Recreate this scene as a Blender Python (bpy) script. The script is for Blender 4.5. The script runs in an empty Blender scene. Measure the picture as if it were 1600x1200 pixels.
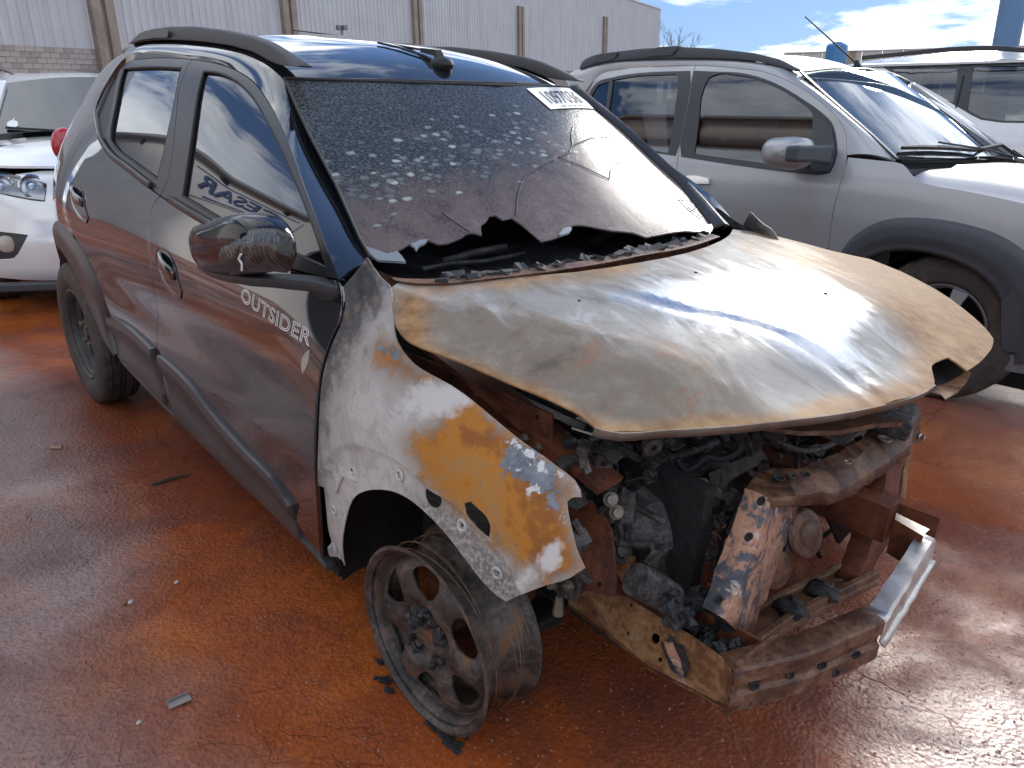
import bpy, bmesh, math, random
import numpy as np
from mathutils import Vector, Matrix, geometry

random.seed(7)
rng = np.random.default_rng(7)
scene = bpy.context.scene
COL = scene.collection

# ------------------------------------------------------------------ camera
CAM_POS = np.array([1.09216646, -1.47539997, 1.20333123])
YAW, PITCH, ROLL = math.radians(139.16581827), math.radians(20.27529191), math.radians(-0.79980315)
FOCAL = 1237.78            # in pixels of a 1600 px wide picture


def cam_axes():
    cy, sy, cp, sp = math.cos(YAW), math.sin(YAW), math.cos(PITCH), math.sin(PITCH)
    f = np.array([cy * cp, sy * cp, -sp])
    r = np.array([sy, -cy, 0.0])
    u = np.cross(r, f)
    cr, sr = math.cos(ROLL), math.sin(ROLL)
    return r * cr + u * sr, -r * sr + u * cr, f


AX_R, AX_U, AX_F = cam_axes()
cam_data = bpy.data.cameras.new("camera")
cam_data.sensor_fit = 'HORIZONTAL'
cam_data.sensor_width = 36.0
cam_data.lens = FOCAL / 1600.0 * 36.0
cam_data.clip_start = 0.05
cam_data.clip_end = 2000.0
cam = bpy.data.objects.new("camera", cam_data)
COL.objects.link(cam)
cam.matrix_world = Matrix([
    [AX_R[0], AX_U[0], -AX_F[0], CAM_POS[0]],
    [AX_R[1], AX_U[1], -AX_F[1], CAM_POS[1]],
    [AX_R[2], AX_U[2], -AX_F[2], CAM_POS[2]],
    [0, 0, 0, 1]])
scene.camera = cam

# ------------------------------------------------------------------ sky, sun, exposure
SUN_AZ, SUN_EL = math.radians(108.0), math.radians(25.0)
SKY_STRENGTH = 0.10
SUN_STRENGTH, SUN_ANGLE = 0.60, math.radians(14.0)
EXPOSURE = 1.80
sun_dir = np.array([math.cos(SUN_AZ) * math.cos(SUN_EL), math.sin(SUN_AZ) * math.cos(SUN_EL), math.sin(SUN_EL)])

world = bpy.data.worlds.new("World")
scene.world = world
world.use_nodes = True
wn = world.node_tree
wn.nodes.clear()


def wnode(t, **kw):
    n = wn.nodes.new(t)
    for k, v in kw.items():
        setattr(n, k, v)
    return n


def wl(a, b):
    wn.links.new(a, b)


def wmath(op, a, b=None, c=None, clamp=False):
    n = wnode('ShaderNodeMath', operation=op, use_clamp=clamp)
    for i, v in enumerate((a, b, c)):
        if v is None:
            continue
        if isinstance(v, (int, float)):
            n.inputs[i].default_value = v
        else:
            wl(v, n.inputs[i])
    return n.outputs[0]


w_out = wnode('ShaderNodeOutputWorld')
w_bg = wnode('ShaderNodeBackground')
w_bg.inputs['Strength'].default_value = SKY_STRENGTH
wl(w_bg.outputs[0], w_out.inputs[0])
sky = wnode('ShaderNodeTexSky')
sky.sky_type = 'NISHITA'
sky.sun_disc = False
sky.sun_elevation = SUN_EL
sky.sun_rotation = math.pi / 2 - SUN_AZ
sky.altitude = 700
sky.air_density = 1.0
sky.dust_density = 0.4
sky.ozone_density = 1.6
w_tc = wnode('ShaderNodeTexCoord')
w_sep = wnode('ShaderNodeSeparateXYZ')
wl(w_tc.outputs['Generated'], w_sep.inputs[0])
zc = wmath('ADD', wmath('MAXIMUM', w_sep.outputs[2], 0.0), 0.16)
w_cmb = wnode('ShaderNodeCombineXYZ')
wl(wmath('DIVIDE', w_sep.outputs[0], zc), w_cmb.inputs[0])
wl(wmath('DIVIDE', w_sep.outputs[1], zc), w_cmb.inputs[1])


def wnoise(scale, detail, rough, off, dist=0.0):
    mp = wnode('ShaderNodeMapping')
    mp.inputs['Location'].default_value = off
    wl(w_cmb.outputs[0], mp.inputs['Vector'])
    n = wnode('ShaderNodeTexNoise')
    n.inputs['Scale'].default_value = scale
    n.inputs['Detail'].default_value = detail
    n.inputs['Roughness'].default_value = rough
    n.inputs['Distortion'].default_value = dist
    wl(mp.outputs[0], n.inputs['Vector'])
    return n.outputs[0]


def wramp(fac, stops):
    n = wnode('ShaderNodeValToRGB')
    cr = n.color_ramp
    cr.interpolation = 'EASE'
    while len(cr.elements) < len(stops):
        cr.elements.new(0.5)
    for e, (p, c) in zip(cr.elements, stops):
        e.position = p
        e.color = (c, c, c, 1) if isinstance(c, (int, float)) else (*c, 1)
    wl(fac, n.inputs[0])
    return n.outputs[0]


CLOUD_OFF = (9.1, 0.9, 0.0)
cloud_n = wnoise(0.85, 9, 0.58, CLOUD_OFF, 0.35)
cloud_mask = wramp(cloud_n, [(0.435, 0.0), (0.515, 0.7), (0.60, 1.0)])
cloud_shade = wramp(wnoise(1.5, 7, 0.6, (7.7, 4.2, 0.0), 0.2), [(0.32, (2.7, 3.0, 3.5)), (0.50, (4.4, 4.7, 5.1)), (0.66, (6.2, 6.2, 6.2))])
# thin cloud scatters the sun forward: brighter towards it
w_dot = wnode('ShaderNodeVectorMath', operation='DOT_PRODUCT')
wl(w_tc.outputs['Generated'], w_dot.inputs[0])
w_dot.inputs[1].default_value = tuple(sun_dir)
fwd = wmath('POWER', wmath('MAXIMUM', w_dot.outputs['Value'], 0.0), 22.0)
fwd = wmath('ADD', wmath('MULTIPLY', fwd, 0.9), 1.0)
w_sc = wnode('ShaderNodeVectorMath', operation='SCALE')
wl(cloud_shade, w_sc.inputs[0])
wl(fwd, w_sc.inputs['Scale'])
w_mix = wnode('ShaderNodeMix', data_type='RGBA')
wl(cloud_mask, w_mix.inputs['Factor'])
w_tint = wnode('ShaderNodeMix', data_type='RGBA', blend_type='MULTIPLY')
w_tint.inputs[0].default_value = 1.0
w_gam = wnode('ShaderNodeGamma')
w_gam.inputs['Gamma'].default_value = 0.45
wl(sky.outputs[0], w_gam.inputs[0])
wl(w_gam.outputs[0], w_tint.inputs[6])
w_tint.inputs[7].default_value = (0.40, 0.61, 1.02, 1)
wl(w_tint.outputs[2], w_mix.inputs[6])
wl(w_sc.outputs[0], w_mix.inputs[7])
wl(w_mix.outputs[2], w_bg.inputs['Color'])

sun_data = bpy.data.lights.new("sun", 'SUN')
sun_data.energy = SUN_STRENGTH
sun_data.angle = SUN_ANGLE
sun_data.color = (1.0, 0.95, 0.87)
sun = bpy.data.objects.new("sun", sun_data)
sun.rotation_euler = Vector(tuple(sun_dir)).to_track_quat('Z', 'Y').to_euler()
sun.location = (0, 0, 30)
COL.objects.link(sun)

scene.view_settings.view_transform = 'Standard'
scene.view_settings.look = 'None'
scene.view_settings.exposure = EXPOSURE
scene.view_settings.gamma = 1.0
scene.view_settings.use_curve_mapping = False
scene.render.engine = 'CYCLES'
scene.cycles.max_bounces = 8
scene.cycles.use_denoising = True


# ------------------------------------------------------------------ geometry helpers
def smooth01(t):
    t = np.clip(t, 0.0, 1.0)
    return t * t * (3 - 2 * t)


def sstep(a, b, v):
    return smooth01((np.asarray(v, float) - a) / (b - a))


def spline1(knots, blur=0.0):
    """smooth 1-D curve through (x, y) knots (monotone-ish Hermite), vectorised; blur rounds off curvature jumps"""
    k = np.array(sorted(knots), float)
    xs, ys = k[:, 0], k[:, 1]
    d = np.diff(ys) / np.diff(xs)
    m = np.zeros(len(xs))
    m[1:-1] = np.where(d[:-1] * d[1:] > 0, 2 * d[:-1] * d[1:] / np.where(d[:-1] + d[1:] == 0, 1, d[:-1] + d[1:]), 0.0)
    m[0], m[-1] = d[0], d[-1]

    def f(x):
        x = np.asarray(x, float)
        i = np.clip(np.searchsorted(xs, x) - 1, 0, len(xs) - 2)
        h = xs[i + 1] - xs[i]
        t = (x - xs[i]) / h
        tc = np.clip(t, 0, 1)
        t2, t3 = tc * tc, tc ** 3
        v = (2 * t3 - 3 * t2 + 1) * ys[i] + (t3 - 2 * t2 + tc) * h * m[i] + (-2 * t3 + 3 * t2) * ys[i + 1] + (t3 - t2) * h * m[i + 1]
        v = v + np.where(t < 0, t * h * m[0], 0) + np.where(t > 1, (t - 1) * h * m[-1], 0)
        return v
    if blur:
        gx = np.linspace(xs[0] - 4 * blur, xs[-1] + 4 * blur, 1600)
        st = gx[1] - gx[0]
        kk = np.arange(-int(3.5 * blur / st), int(3.5 * blur / st) + 1) * st
        wt = np.exp(-.5 * (kk / blur) ** 2)
        wt /= wt.sum()
        gy = sum(w_ * f(gx + d_) for w_, d_ in zip(wt, kk))

        def fb(x):
            x = np.asarray(x, float)
            q = np.clip((x - gx[0]) / st, 1, len(gx) - 3)
            i = q.astype(int)
            t = q - i
            p0, p1, p2, p3 = gy[i - 1], gy[i], gy[i + 1], gy[i + 2]
            return p1 + .5 * t * (p2 - p0 + t * (2 * p0 - 5 * p1 + 4 * p2 - p3 + t * (3 * (p1 - p2) + p3 - p0)))
        return fb
    return f


def catmull(pts, n=4, closed=False, corner=50.0):
    """smooth a polyline, keeping corners sharper than `corner` degrees"""
    P = np.array(pts, float)
    N = len(P)
    out = []
    segs = N if closed else N - 1

    def is_corner(i):
        if not closed and (i == 0 or i == N - 1):
            return True
        a, b, c = P[(i - 1) % N], P[i % N], P[(i + 1) % N]
        u, v = b - a, c - b
        lu, lv = np.linalg.norm(u), np.linalg.norm(v)
        if lu < 1e-9 or lv < 1e-9:
            return True
        return math.degrees(math.acos(np.clip(np.dot(u, v) / lu / lv, -1, 1))) > corner
    C = [is_corner(i) for i in range(N)]
    for i in range(segs):
        p1, p2 = P[i], P[(i + 1) % N]
        p0 = p1 - (p2 - p1) if C[i] else P[(i - 1) % N]
        p3 = p2 + (p2 - p1) if C[(i + 1) % N] else P[(i + 2) % N]
        L = np.linalg.norm(p2 - p1)

        def tan(a, b, c):
            la, lb = np.linalg.norm(b - a), np.linalg.norm(c - b)
            if la < 1e-9 or lb < 1e-9:
                return (c - b)
            return ((b - a) / la * lb + (c - b) / lb * la) / (la + lb) * L
        m1 = (p2 - p1) if C[i] else tan(p0, p1, p2)
        m2 = (p2 - p1) if C[(i + 1) % N] else tan(p1, p2, p3)
        for k in range(n):
            t = k / n
            t2, t3 = t * t, t ** 3
            out.append((2 * t3 - 3 * t2 + 1) * p1 + (t3 - 2 * t2 + t) * m1 + (-2 * t3 + 3 * t2) * p2 + (t3 - t2) * m2)
    if not closed:
        out.append(P[-1])
    return np.array(out)


def resample(poly, step, closed=True):
    P = np.asarray(poly, float)
    out = []
    n = len(P)
    for i in range(n if closed else n - 1):
        a, b = P[i], P[(i + 1) % n]
        L = np.linalg.norm(b - a)
        k = max(1, int(round(L / step)))
        for j in range(k):
            out.append(a + (b - a) * j / k)
    if not closed:
        out.append(P[-1])
    return np.array(out)


def area2(P):
    x, y = P[:, 0], P[:, 1]
    return 0.5 * np.sum(x * np.roll(y, -1) - np.roll(x, -1) * y)


def inside(poly, pts):
    P = np.asarray(poly)
    x, y = pts[:, 0], pts[:, 1]
    c = np.zeros(len(pts), bool)
    j = len(P) - 1
    for i in range(len(P)):
        yi, yj = P[i, 1], P[j, 1]
        cond = (yi > y) != (yj > y)
        if cond.any():
            xx = (P[j, 0] - P[i, 0]) * (y - yi) / ((yj - yi) if yj != yi else 1e-12) + P[i, 0]
            c ^= cond & (x < xx)
        j = i
    return c


def seg_dist(poly, pts, closed=True):
    P = np.asarray(poly, float)
    Q = np.roll(P, -1, 0) if closed else P[1:]
    A = P if closed else P[:-1]
    best = np.full(len(pts), 1e9)
    for a, b in zip(A, Q):
        ab = b - a
        L = max(ab @ ab, 1e-12)
        t = np.clip(((pts - a) @ ab) / L, 0, 1)
        d = np.hypot(*(pts - (a + t[:, None] * ab)).T)
        best = np.minimum(best, d)
    return best


def inset2(P, d):
    """move a closed outline inwards by d"""
    P = np.asarray(P, float)
    if area2(P) < 0:
        P = P[::-1]
    e = np.roll(P, -1, 0) - P
    e /= np.maximum(np.linalg.norm(e, axis=1), 1e-9)[:, None]
    n = np.stack([-e[:, 1], e[:, 0]], 1)
    m = n + np.roll(n, 1, 0)
    l = np.maximum(np.linalg.norm(m, axis=1), 1e-6)
    m /= l[:, None]
    k = 1.0 / np.maximum(np.sum(m * n, 1), 0.5)
    return P + m * (d * k)[:, None]


def fill2d(outer, holes=(), spacing=0.03):
    """triangulate an outline with holes, with evenly spread inner points"""
    outer = resample(outer, spacing)
    if area2(outer) < 0:
        outer = outer[::-1]
    hs = []
    for h in holes:
        h = resample(h, min(spacing, 0.6 * spacing + 0.002))
        if area2(h) > 0:
            h = h[::-1]
        hs.append(h)
    lo, hi = outer.min(0), outer.max(0)
    xs = np.arange(lo[0], hi[0] + spacing, spacing)
    ys = np.arange(lo[1], hi[1] + spacing, spacing * 0.866)
    g = np.array([(x + (spacing / 2 if j % 2 else 0), y) for j, y in enumerate(ys) for x in xs])
    keep = inside(outer, g) & (seg_dist(outer, g) > 0.45 * spacing)
    for h in hs:
        keep &= ~inside(h, g) & (seg_dist(h, g) > 0.45 * spacing)
    g = g[keep]
    V = [Vector(tuple(p)) for p in outer]
    E = [(i, (i + 1) % len(outer)) for i in range(len(outer))]
    for h in hs:
        o = len(V)
        V += [Vector(tuple(p)) for p in h]
        E += [(o + i, o + (i + 1) % len(h)) for i in range(len(h))]
    V += [Vector(tuple(p)) for p in g]
    v2, e2, f2, _, _, _ = geometry.delaunay_2d_cdt(V, E, [], 0, 1e-6)
    v2 = np.array([tuple(v) for v in v2])
    f2 = np.array([f for f in f2 if len(f) == 3])
    c = v2[f2].mean(1)
    ok = inside(outer, c)
    for h in hs:
        ok &= ~inside(h, c)
    f2 = f2[ok]
    a, b, cc = v2[f2[:, 0]], v2[f2[:, 1]], v2[f2[:, 2]]
    s = (b[:, 0] - a[:, 0]) * (cc[:, 1] - a[:, 1]) - (b[:, 1] - a[:, 1]) * (cc[:, 0] - a[:, 0])
    f2[s < 0] = f2[s < 0][:, ::-1]
    return v2, f2


def mesh_obj(name, V, F, mat=None, parent=None, smooth=False, loopn=None, attrs=None, label=None):
    me = bpy.data.meshes.new(name)
    me.from_pydata([tuple(map(float, v)) for v in V], [], [tuple(map(int, f)) for f in F])
    if mat is not None:
        me.materials.append(mat)
    if attrs:
        for k, a in attrs.items():
            at = me.attributes.new(k, 'FLOAT', 'POINT')
            at.data.foreach_set('value', np.asarray(a, np.float32))
    if loopn is not None:
        me.polygons.foreach_set('use_smooth', [True] * len(me.polygons))
        me.normals_split_custom_set([tuple(n) for n in loopn])
    elif smooth is True:
        me.polygons.foreach_set('use_smooth', [True] * len(me.polygons))
    elif smooth:
        me.polygons.foreach_set('use_smooth', [True] * len(me.polygons))
        me.set_sharp_from_angle(angle=math.radians(smooth))
    me.update()
    o = bpy.data.objects.new(name, me)
    COL.objects.link(o)
    if parent is not None:
        o.parent = parent
    if label:
        o["label"] = label
    return o


def boundary_loops(F):
    cnt = {}
    for f in F:
        for i in range(len(f)):
            a, b = int(f[i]), int(f[(i + 1) % len(f)])
            cnt[(a, b)] = 1
    return [(a, b) for (a, b) in cnt if (b, a) not in cnt]


def shell(name, V3, F, N3, thick, mat, parent, attrs=None, label=None, back=True, lip=0.0):
    """sheet with analytic normals N3, a folded rim of depth `thick` and a back side"""
    V3, N3 = np.asarray(V3, float), np.asarray(N3, float)
    n = len(V3)
    Vs = [V3]
    Fs = [tuple(f) for f in F]
    LN = [N3[i] for f in F for i in f]
    A = {k: [np.asarray(v, float)] for k, v in (attrs or {}).items()}
    be = boundary_loops(F)
    ids = sorted({i for e in be for i in e})
    m1 = {i: n + k for k, i in enumerate(ids)}
    m2 = {i: n + len(ids) + k for k, i in enumerate(ids)}
    Vs += [V3[ids], V3[ids] - N3[ids] * thick]
    for k in A:
        A[k] += [A[k][0][ids], A[k][0][ids]]
    for a, b in be:
        f = (m1[b], m1[a], m2[a], m2[b])
        p = V3[a], V3[b], V3[a] - N3[a] * thick
        fn = np.cross(p[1] - p[0], -(p[2] - p[0]))
        fn = fn / max(np.linalg.norm(fn), 1e-9)
        Fs.append(f)
        fa = fn * 0.8 + N3[a] * 0.6
        fb = fn * 0.8 + N3[b] * 0.6
        LN += [fb, fa, fn, fn]
    if back:
        o = n + 2 * len(ids)
        Vs.append(V3 - N3 * thick)
        for k in A:
            A[k].append(A[k][0])
        for f in F:
            g = tuple(int(i) + o for i in f[::-1])
            Fs.append(g)
            LN += [-N3[i - o] for i in g]
    return mesh_obj(name, np.concatenate(Vs), Fs, mat, parent, loopn=LN,
                    attrs={k: np.concatenate(v) for k, v in A.items()} or None, label=label)


class MB:
    """collects solids; build() links them as one mesh object"""

    def __init__(self):
        self.V, self.F = [], []

    def add(self, V, F):
        o = len(self.V)
        self.V += [tuple(v) for v in V]
        self.F += [tuple(int(i) + o for i in f) for f in F]
        return self

    def box(self, c, s, rot=None, taper=1.0):
        c = np.array(c, float)
        v = []
        for k, sz in enumerate((-1, 1)):
            tp = 1.0 if k == 0 else taper
            for sx, sy in ((-1, -1), (1, -1), (1, 1), (-1, 1)):
                v.append(np.array([sx * s[0] / 2 * tp, sy * s[1] / 2 * tp, sz * s[2] / 2]))
        if rot is not None:
            R = np.array(rot if not isinstance(rot, tuple) else Matrix.Rotation(rot[2], 3, 'Z') @ Matrix.Rotation(rot[1], 3, 'Y') @ Matrix.Rotation(rot[0], 3, 'X'))
            v = [R @ p for p in v]
        return self.add([p + c for p in v], [(3, 2, 1, 0), (4, 5, 6, 7), (0, 1, 5, 4), (1, 2, 6, 5), (2, 3, 7, 6), (3, 0, 4, 7)])

    def tube(self, pts, r, n=8, cap=True):
        P = np.array(pts, float)
        r = np.full(len(P), r) if np.isscalar(r) else np.array(r, float)
        T = np.gradient(P, axis=0)
        T /= np.maximum(np.linalg.norm(T, axis=1), 1e-9)[:, None]
        up = np.array([0, 0, 1.0]) if abs(T[0][2]) < 0.9 else np.array([1.0, 0, 0])
        V, F = [], []
        a = np.cross(T[0], up)
        a /= np.linalg.norm(a)
        for i in range(len(P)):
            a = a - T[i] * (a @ T[i])
            a /= max(np.linalg.norm(a), 1e-9)
            b = np.cross(T[i], a)
            for k in range(n):
                t = 2 * math.pi * k / n
                V.append(P[i] + r[i] * (a * math.cos(t) + b * math.sin(t)))
        for i in range(len(P) - 1):
            for k in range(n):
                F.append((i * n + k, i * n + (k + 1) % n, (i + 1) * n + (k + 1) % n, (i + 1) * n + k))
        if cap:
            F.append(tuple(range(n))[::-1])
            F.append(tuple((len(P) - 1) * n + k for k in range(n)))
        return self.add(V, F)

    def bar(self, pts, w, h, up=(0, 0, 1)):
        """rectangular bar swept along pts; w across, h along up (lists allowed)"""
        P = np.array(pts, float)
        w = np.full(len(P), w) if np.isscalar(w) else np.array(w)
        h = np.full(len(P), h) if np.isscalar(h) else np.array(h)
        T = np.gradient(P, axis=0)
        T /= np.maximum(np.linalg.norm(T, axis=1), 1e-9)[:, None]
        V, F = [], []
        for i in range(len(P)):
            u = np.array(up, float)
            s = np.cross(T[i], u)
            s /= max(np.linalg.norm(s), 1e-9)
            u = np.cross(s, T[i])
            for a, b in ((-1, -1), (1, -1), (1, 1), (-1, 1)):
                V.append(P[i] + s * a * w[i] / 2 + u * b * h[i] / 2)
        for i in range(len(P) - 1):
            for k in range(4):
                F.append((i * 4 + k, i * 4 + (k + 1) % 4, (i + 1) * 4 + (k + 1) % 4, (i + 1) * 4 + k))
        F += [(3, 2, 1, 0), tuple((len(P) - 1) * 4 + k for k in range(4))]
        return self.add(V, F)

    def lathe(self, prof, n=32, c=(0, 0, 0), ax=(0, 1, 0), closed=False, rfun=None):
        """profile of (axial, radius) turned about ax through c"""
        ax = np.array(ax, float)
        ax /= np.linalg.norm(ax)
        a = np.cross(ax, (0, 0, 1.0) if abs(ax[2]) < 0.9 else (1.0, 0, 0))
        a /= np.linalg.norm(a)
        b = np.cross(ax, a)
        V, F = [], []
        m = len(prof)
        for k in range(n):
            t = 2 * math.pi * k / n
            d = a * math.cos(t) + b * math.sin(t)
            for j, (s, r) in enumerate(prof):
                rr = r if rfun is None else rfun(j, k, r)
                V.append(np.array(c) + ax * s + d * rr)
        for k in range(n):
            for j in range(m if closed else m - 1):
                j2 = (j + 1) % m
                k2 = (k + 1) % n
                F.append((k * m + j, k * m + j2, k2 * m + j2, k2 * m + j))
        return self.add(V, F)

    def ball(self, c, r, n=8, jitter=0.0):
        r = np.array([r, r, r]) if np.isscalar(r) else np.array(r)
        V, F = [], []
        for i in range(n + 1):
            th = math.pi * i / n
            for k in range(2 * n):
                ph = math.pi * k / n
                d = np.array([math.sin(th) * math.cos(ph), math.sin(th) * math.sin(ph), math.cos(th)])
                V.append(np.array(c) + d * r * (1 + jitter * (random.random() - 0.5)))
        for i in range(n):
            for k in range(2 * n):
                F.append((i * 2 * n + k, (i + 1) * 2 * n + k, (i + 1) * 2 * n + (k + 1) % (2 * n), i * 2 * n + (k + 1) % (2 * n)))
        return self.add(V, F)

    def extrude(self, V2, F2, to3, n, thick):
        """flat plate from a filled 2-D outline"""
        A = np.array([to3(p) for p in V2])
        n = np.array(n, float)
        B = A - n * thick
        k = len(A)
        F = [tuple(f) for f in F2] + [tuple(int(i) + k for i in f[::-1]) for f in F2]
        F += [(b, a, a + k, b + k) for a, b in boundary_loops(F2)]
        return self.add(np.concatenate([A, B]), F)

    def build(self, name, mat, parent=None, smooth=False, label=None, bevel=0.0, segs=2):
        o = mesh_obj(name, self.V, self.F, None, parent, label=label)
        me = o.data
        bm = bmesh.new()
        bm.from_mesh(me)
        bmesh.ops.remove_doubles(bm, verts=bm.verts, dist=1e-6)
        bmesh.ops.recalc_face_normals(bm, faces=bm.faces)
        if bevel > 0:
            es = [e for e in bm.edges if len(e.link_faces) == 2 and e.calc_face_angle(0) > 0.5]
            bmesh.ops.bevel(bm, geom=es, offset=bevel, segments=segs, profile=0.5, affect='EDGES', clamp_overlap=True)
        bm.to_mesh(me)
        bm.free()
        if mat is not None:
            me.materials.append(mat)
        if smooth:
            me.polygons.foreach_set('use_smooth', [True] * len(me.polygons))
            me.set_sharp_from_angle(angle=math.radians(38 if smooth is True else smooth))
        return o


def empty(name, loc=(0, 0, 0), mat4=None):
    o = bpy.data.objects.new(name, None)
    o.empty_display_size = 0.3
    COL.objects.link(o)
    if mat4 is not None:
        o.matrix_world = mat4
    else:
        o.location = loc
    return o


def tag(o, label=None, cat=None, group=None, kind=None):
    for k, v in (("label", label), ("category", cat), ("group", group), ("kind", kind)):
        if v:
            o[k] = v
    return o


# ------------------------------------------------------------------ material helpers
class Mat:
    def __init__(self, name):
        self.m = bpy.data.materials.new(name)
        self.m.use_nodes = True
        self.nt = self.m.node_tree
        self.b = self.nt.nodes['Principled BSDF']
        self._obj = None

    def node(self, t, **kw):
        n = self.nt.nodes.new(t)
        for k, v in kw.items():
            setattr(n, k, v)
        return n

    def link(self, a, b):
        self.nt.links.new(a, b)

    def put(self, inp, v):
        if isinstance(v, bpy.types.NodeSocket):
            self.link(v, inp)
        elif isinstance(v, (tuple, list)) and len(v) == 3 and inp.type == 'RGBA':
            inp.default_value = (*v, 1)
        else:
            inp.default_value = v

    def set(self, **kw):
        names = dict(color='Base Color', rough='Roughness', metal='Metallic', normal='Normal', spec='Specular IOR Level', coat='Coat Weight',
                     coatr='Coat Roughness', alpha='Alpha', trans='Transmission Weight', ior='IOR', emit='Emission Color', estr='Emission Strength')
        for k, v in kw.items():
            self.put(self.b.inputs[names[k]], v)
        return self

    def coord(self):
        if self._obj is None:
            self._obj = self.node('ShaderNodeTexCoord').outputs['Object']
        return self._obj

    def mapping(self, scale=(1, 1, 1), rot=(0, 0, 0), loc=(0, 0, 0), vec=None):
        n = self.node('ShaderNodeMapping')
        n.inputs['Scale'].default_value = scale
        n.inputs['Rotation'].default_value = rot
        n.inputs['Location'].default_value = loc
        self.link(vec or self.coord(), n.inputs['Vector'])
        return n.outputs[0]

    def noise(self, scale, detail=5, rough=0.6, vec=None, dist=0.0, loc=None):
        n = self.node('ShaderNodeTexNoise')
        n.inputs['Scale'].default_value = scale
        n.inputs['Detail'].default_value = detail
        n.inputs['Roughness'].default_value = rough
        n.inputs['Distortion'].default_value = dist
        v = vec or self.coord()
        if loc is not None:
            v = self.mapping(loc=loc, vec=v)
        self.link(v, n.inputs['Vector'])
        return n.outputs[0]

    def voronoi(self, scale, feature='F1', vec=None, rand=1.0, out='Distance'):
        n = self.node('ShaderNodeTexVoronoi', feature=feature)
        n.inputs['Scale'].default_value = scale
        n.inputs['Randomness'].default_value = rand
        self.link(vec or self.coord(), n.inputs['Vector'])
        return n.outputs[out]

    def ramp(self, fac, stops, ease=False):
        n = self.node('ShaderNodeValToRGB')
        cr = n.color_ramp
        if ease:
            cr.interpolation = 'EASE'
        while len(cr.elements) < len(stops):
            cr.elements.new(0.5)
        for e, (p, c) in zip(cr.elements, stops):
            e.position = p
            e.color = (c, c, c, 1) if isinstance(c, (int, float)) else (*c, 1)
        self.put(n.inputs[0], fac)
        return n.outputs[0]

    def mix(self, fac, a, b, blend='MIX'):
        n = self.node('ShaderNodeMix', data_type='RGBA', blend_type=blend)
        self.put(n.inputs[0], fac)
        self.put(n.inputs[6], a)
        self.put(n.inputs[7], b)
        return n.outputs[2]

    def math(self, op, a, b=None, c=None, clamp=False):
        n = self.node('ShaderNodeMath', operation=op, use_clamp=clamp)
        for i, v in enumerate((a, b, c)):
            if v is not None:
                self.put(n.inputs[i], v)
        return n.outputs[0]

    def attr(self, name):
        return self.node('ShaderNodeAttribute', attribute_name=name).outputs['Fac']

    def bump(self, h, strength=0.3, dist=0.01, normal=None):
        n = self.node('ShaderNodeBump')
        n.inputs['Strength'].default_value = strength
        n.inputs['Distance'].default_value = dist
        self.link(h, n.inputs['Height'])
        if normal is not None:
            self.link(normal, n.inputs['Normal'])
        return n.outputs[0]


def simple(name, color, rough=0.5, metal=0.0, spec=0.5, coat=0.0, var=0.0, vscale=20.0, bump=0.0, bscale=80.0, bdist=0.003):
    M = Mat(name)
    M.set(color=color, rough=rough, metal=metal, spec=spec, coat=coat)
    if coat:
        M.set(coatr=0.03)
    if var:
        n = M.noise(vscale, 6, 0.65)
        lo = tuple(c * (1 - var) for c in color)
        hi = tuple(min(1, c * (1 + var)) for c in color)
        M.set(color=M.ramp(n, [(0.3, lo), (0.7, hi)]))
        M.set(rough=M.math('ADD', M.math('MULTIPLY', M.math('SUBTRACT', n, 0.5), 0.4 * rough), rough, clamp=True))
    if bump:
        M.set(normal=M.bump(M.noise(bscale, 5, 0.6), bump, bdist))
    return M.m


# ------------------------------------------------------------------ sight lines: where a point seen in the photo lies on a surface of the place
def sight(px):
    d = AX_R * ((px[0] - 800.0) / FOCAL) - AX_U * ((px[1] - 600.0) / FOCAL) + AX_F
    return CAM_POS.copy(), d


class Frame:
    """a car's own frame: rotation R, origin T (local -> place)"""

    def __init__(self, R, T):
        self.R, self.T = np.array(R, float), np.array(T, float)

    def mat4(self):
        R, T = self.R, self.T
        return Matrix([[*R[0], T[0]], [*R[1], T[1]], [*R[2], T[2]], [0, 0, 0, 1]])

    def ray(self, px):
        c, d = sight(px)
        return self.R.T @ (c - self.T), self.R.T @ d

    def loc(self, w):
        return self.R.T @ (np.array(w, float) - self.T)

    def on(self, px, axis, val):
        """point where the sight line meets the plane axis = val ('x','y','z')"""
        i = 'xyz'.index(axis)
        c, d = self.ray(px)
        return c + d * ((val - c[i]) / d[i])

    def pix(self, P):
        """picture position of local points"""
        P = np.atleast_2d(P) @ self.R.T + self.T - CAM_POS
        z = P @ AX_F
        return np.stack([800 + FOCAL * (P @ AX_R) / z, 600 - FOCAL * (P @ AX_U) / z], 1)


class Side:
    """right flank y = -Y(x, z) of a car; parameters (x, z)"""

    def __init__(self, fr, Y, off=0.0):
        self.fr, self.Y, self.off = fr, Y, off

    def P(self, uv):
        uv = np.atleast_2d(uv)
        return np.stack([uv[:, 0], -(self.Y(uv[:, 0], uv[:, 1]) + self.off), uv[:, 1]], 1)

    def N(self, uv, e=2e-3):
        uv = np.atleast_2d(uv)
        x, z = uv[:, 0], uv[:, 1]
        dx = (self.Y(x + e, z) - self.Y(x - e, z)) / (2 * e)
        dz = (self.Y(x, z + e) - self.Y(x, z - e)) / (2 * e)
        n = np.stack([-dx, -np.ones_like(dx), -dz], 1)
        return n / np.linalg.norm(n, axis=1)[:, None]

    def uv(self, px):
        c, d = self.fr.ray(px)
        y = -0.72
        for _ in range(40):
            p = c + d * ((y - c[1]) / d[1])
            yn = -(float(self.Y(p[0], p[2])) + self.off)
            y = y + 0.7 * (yn - y)
        p = c + d * ((y - c[1]) / d[1])
        return np.array([p[0], p[2]])

    orient = 1


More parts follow.
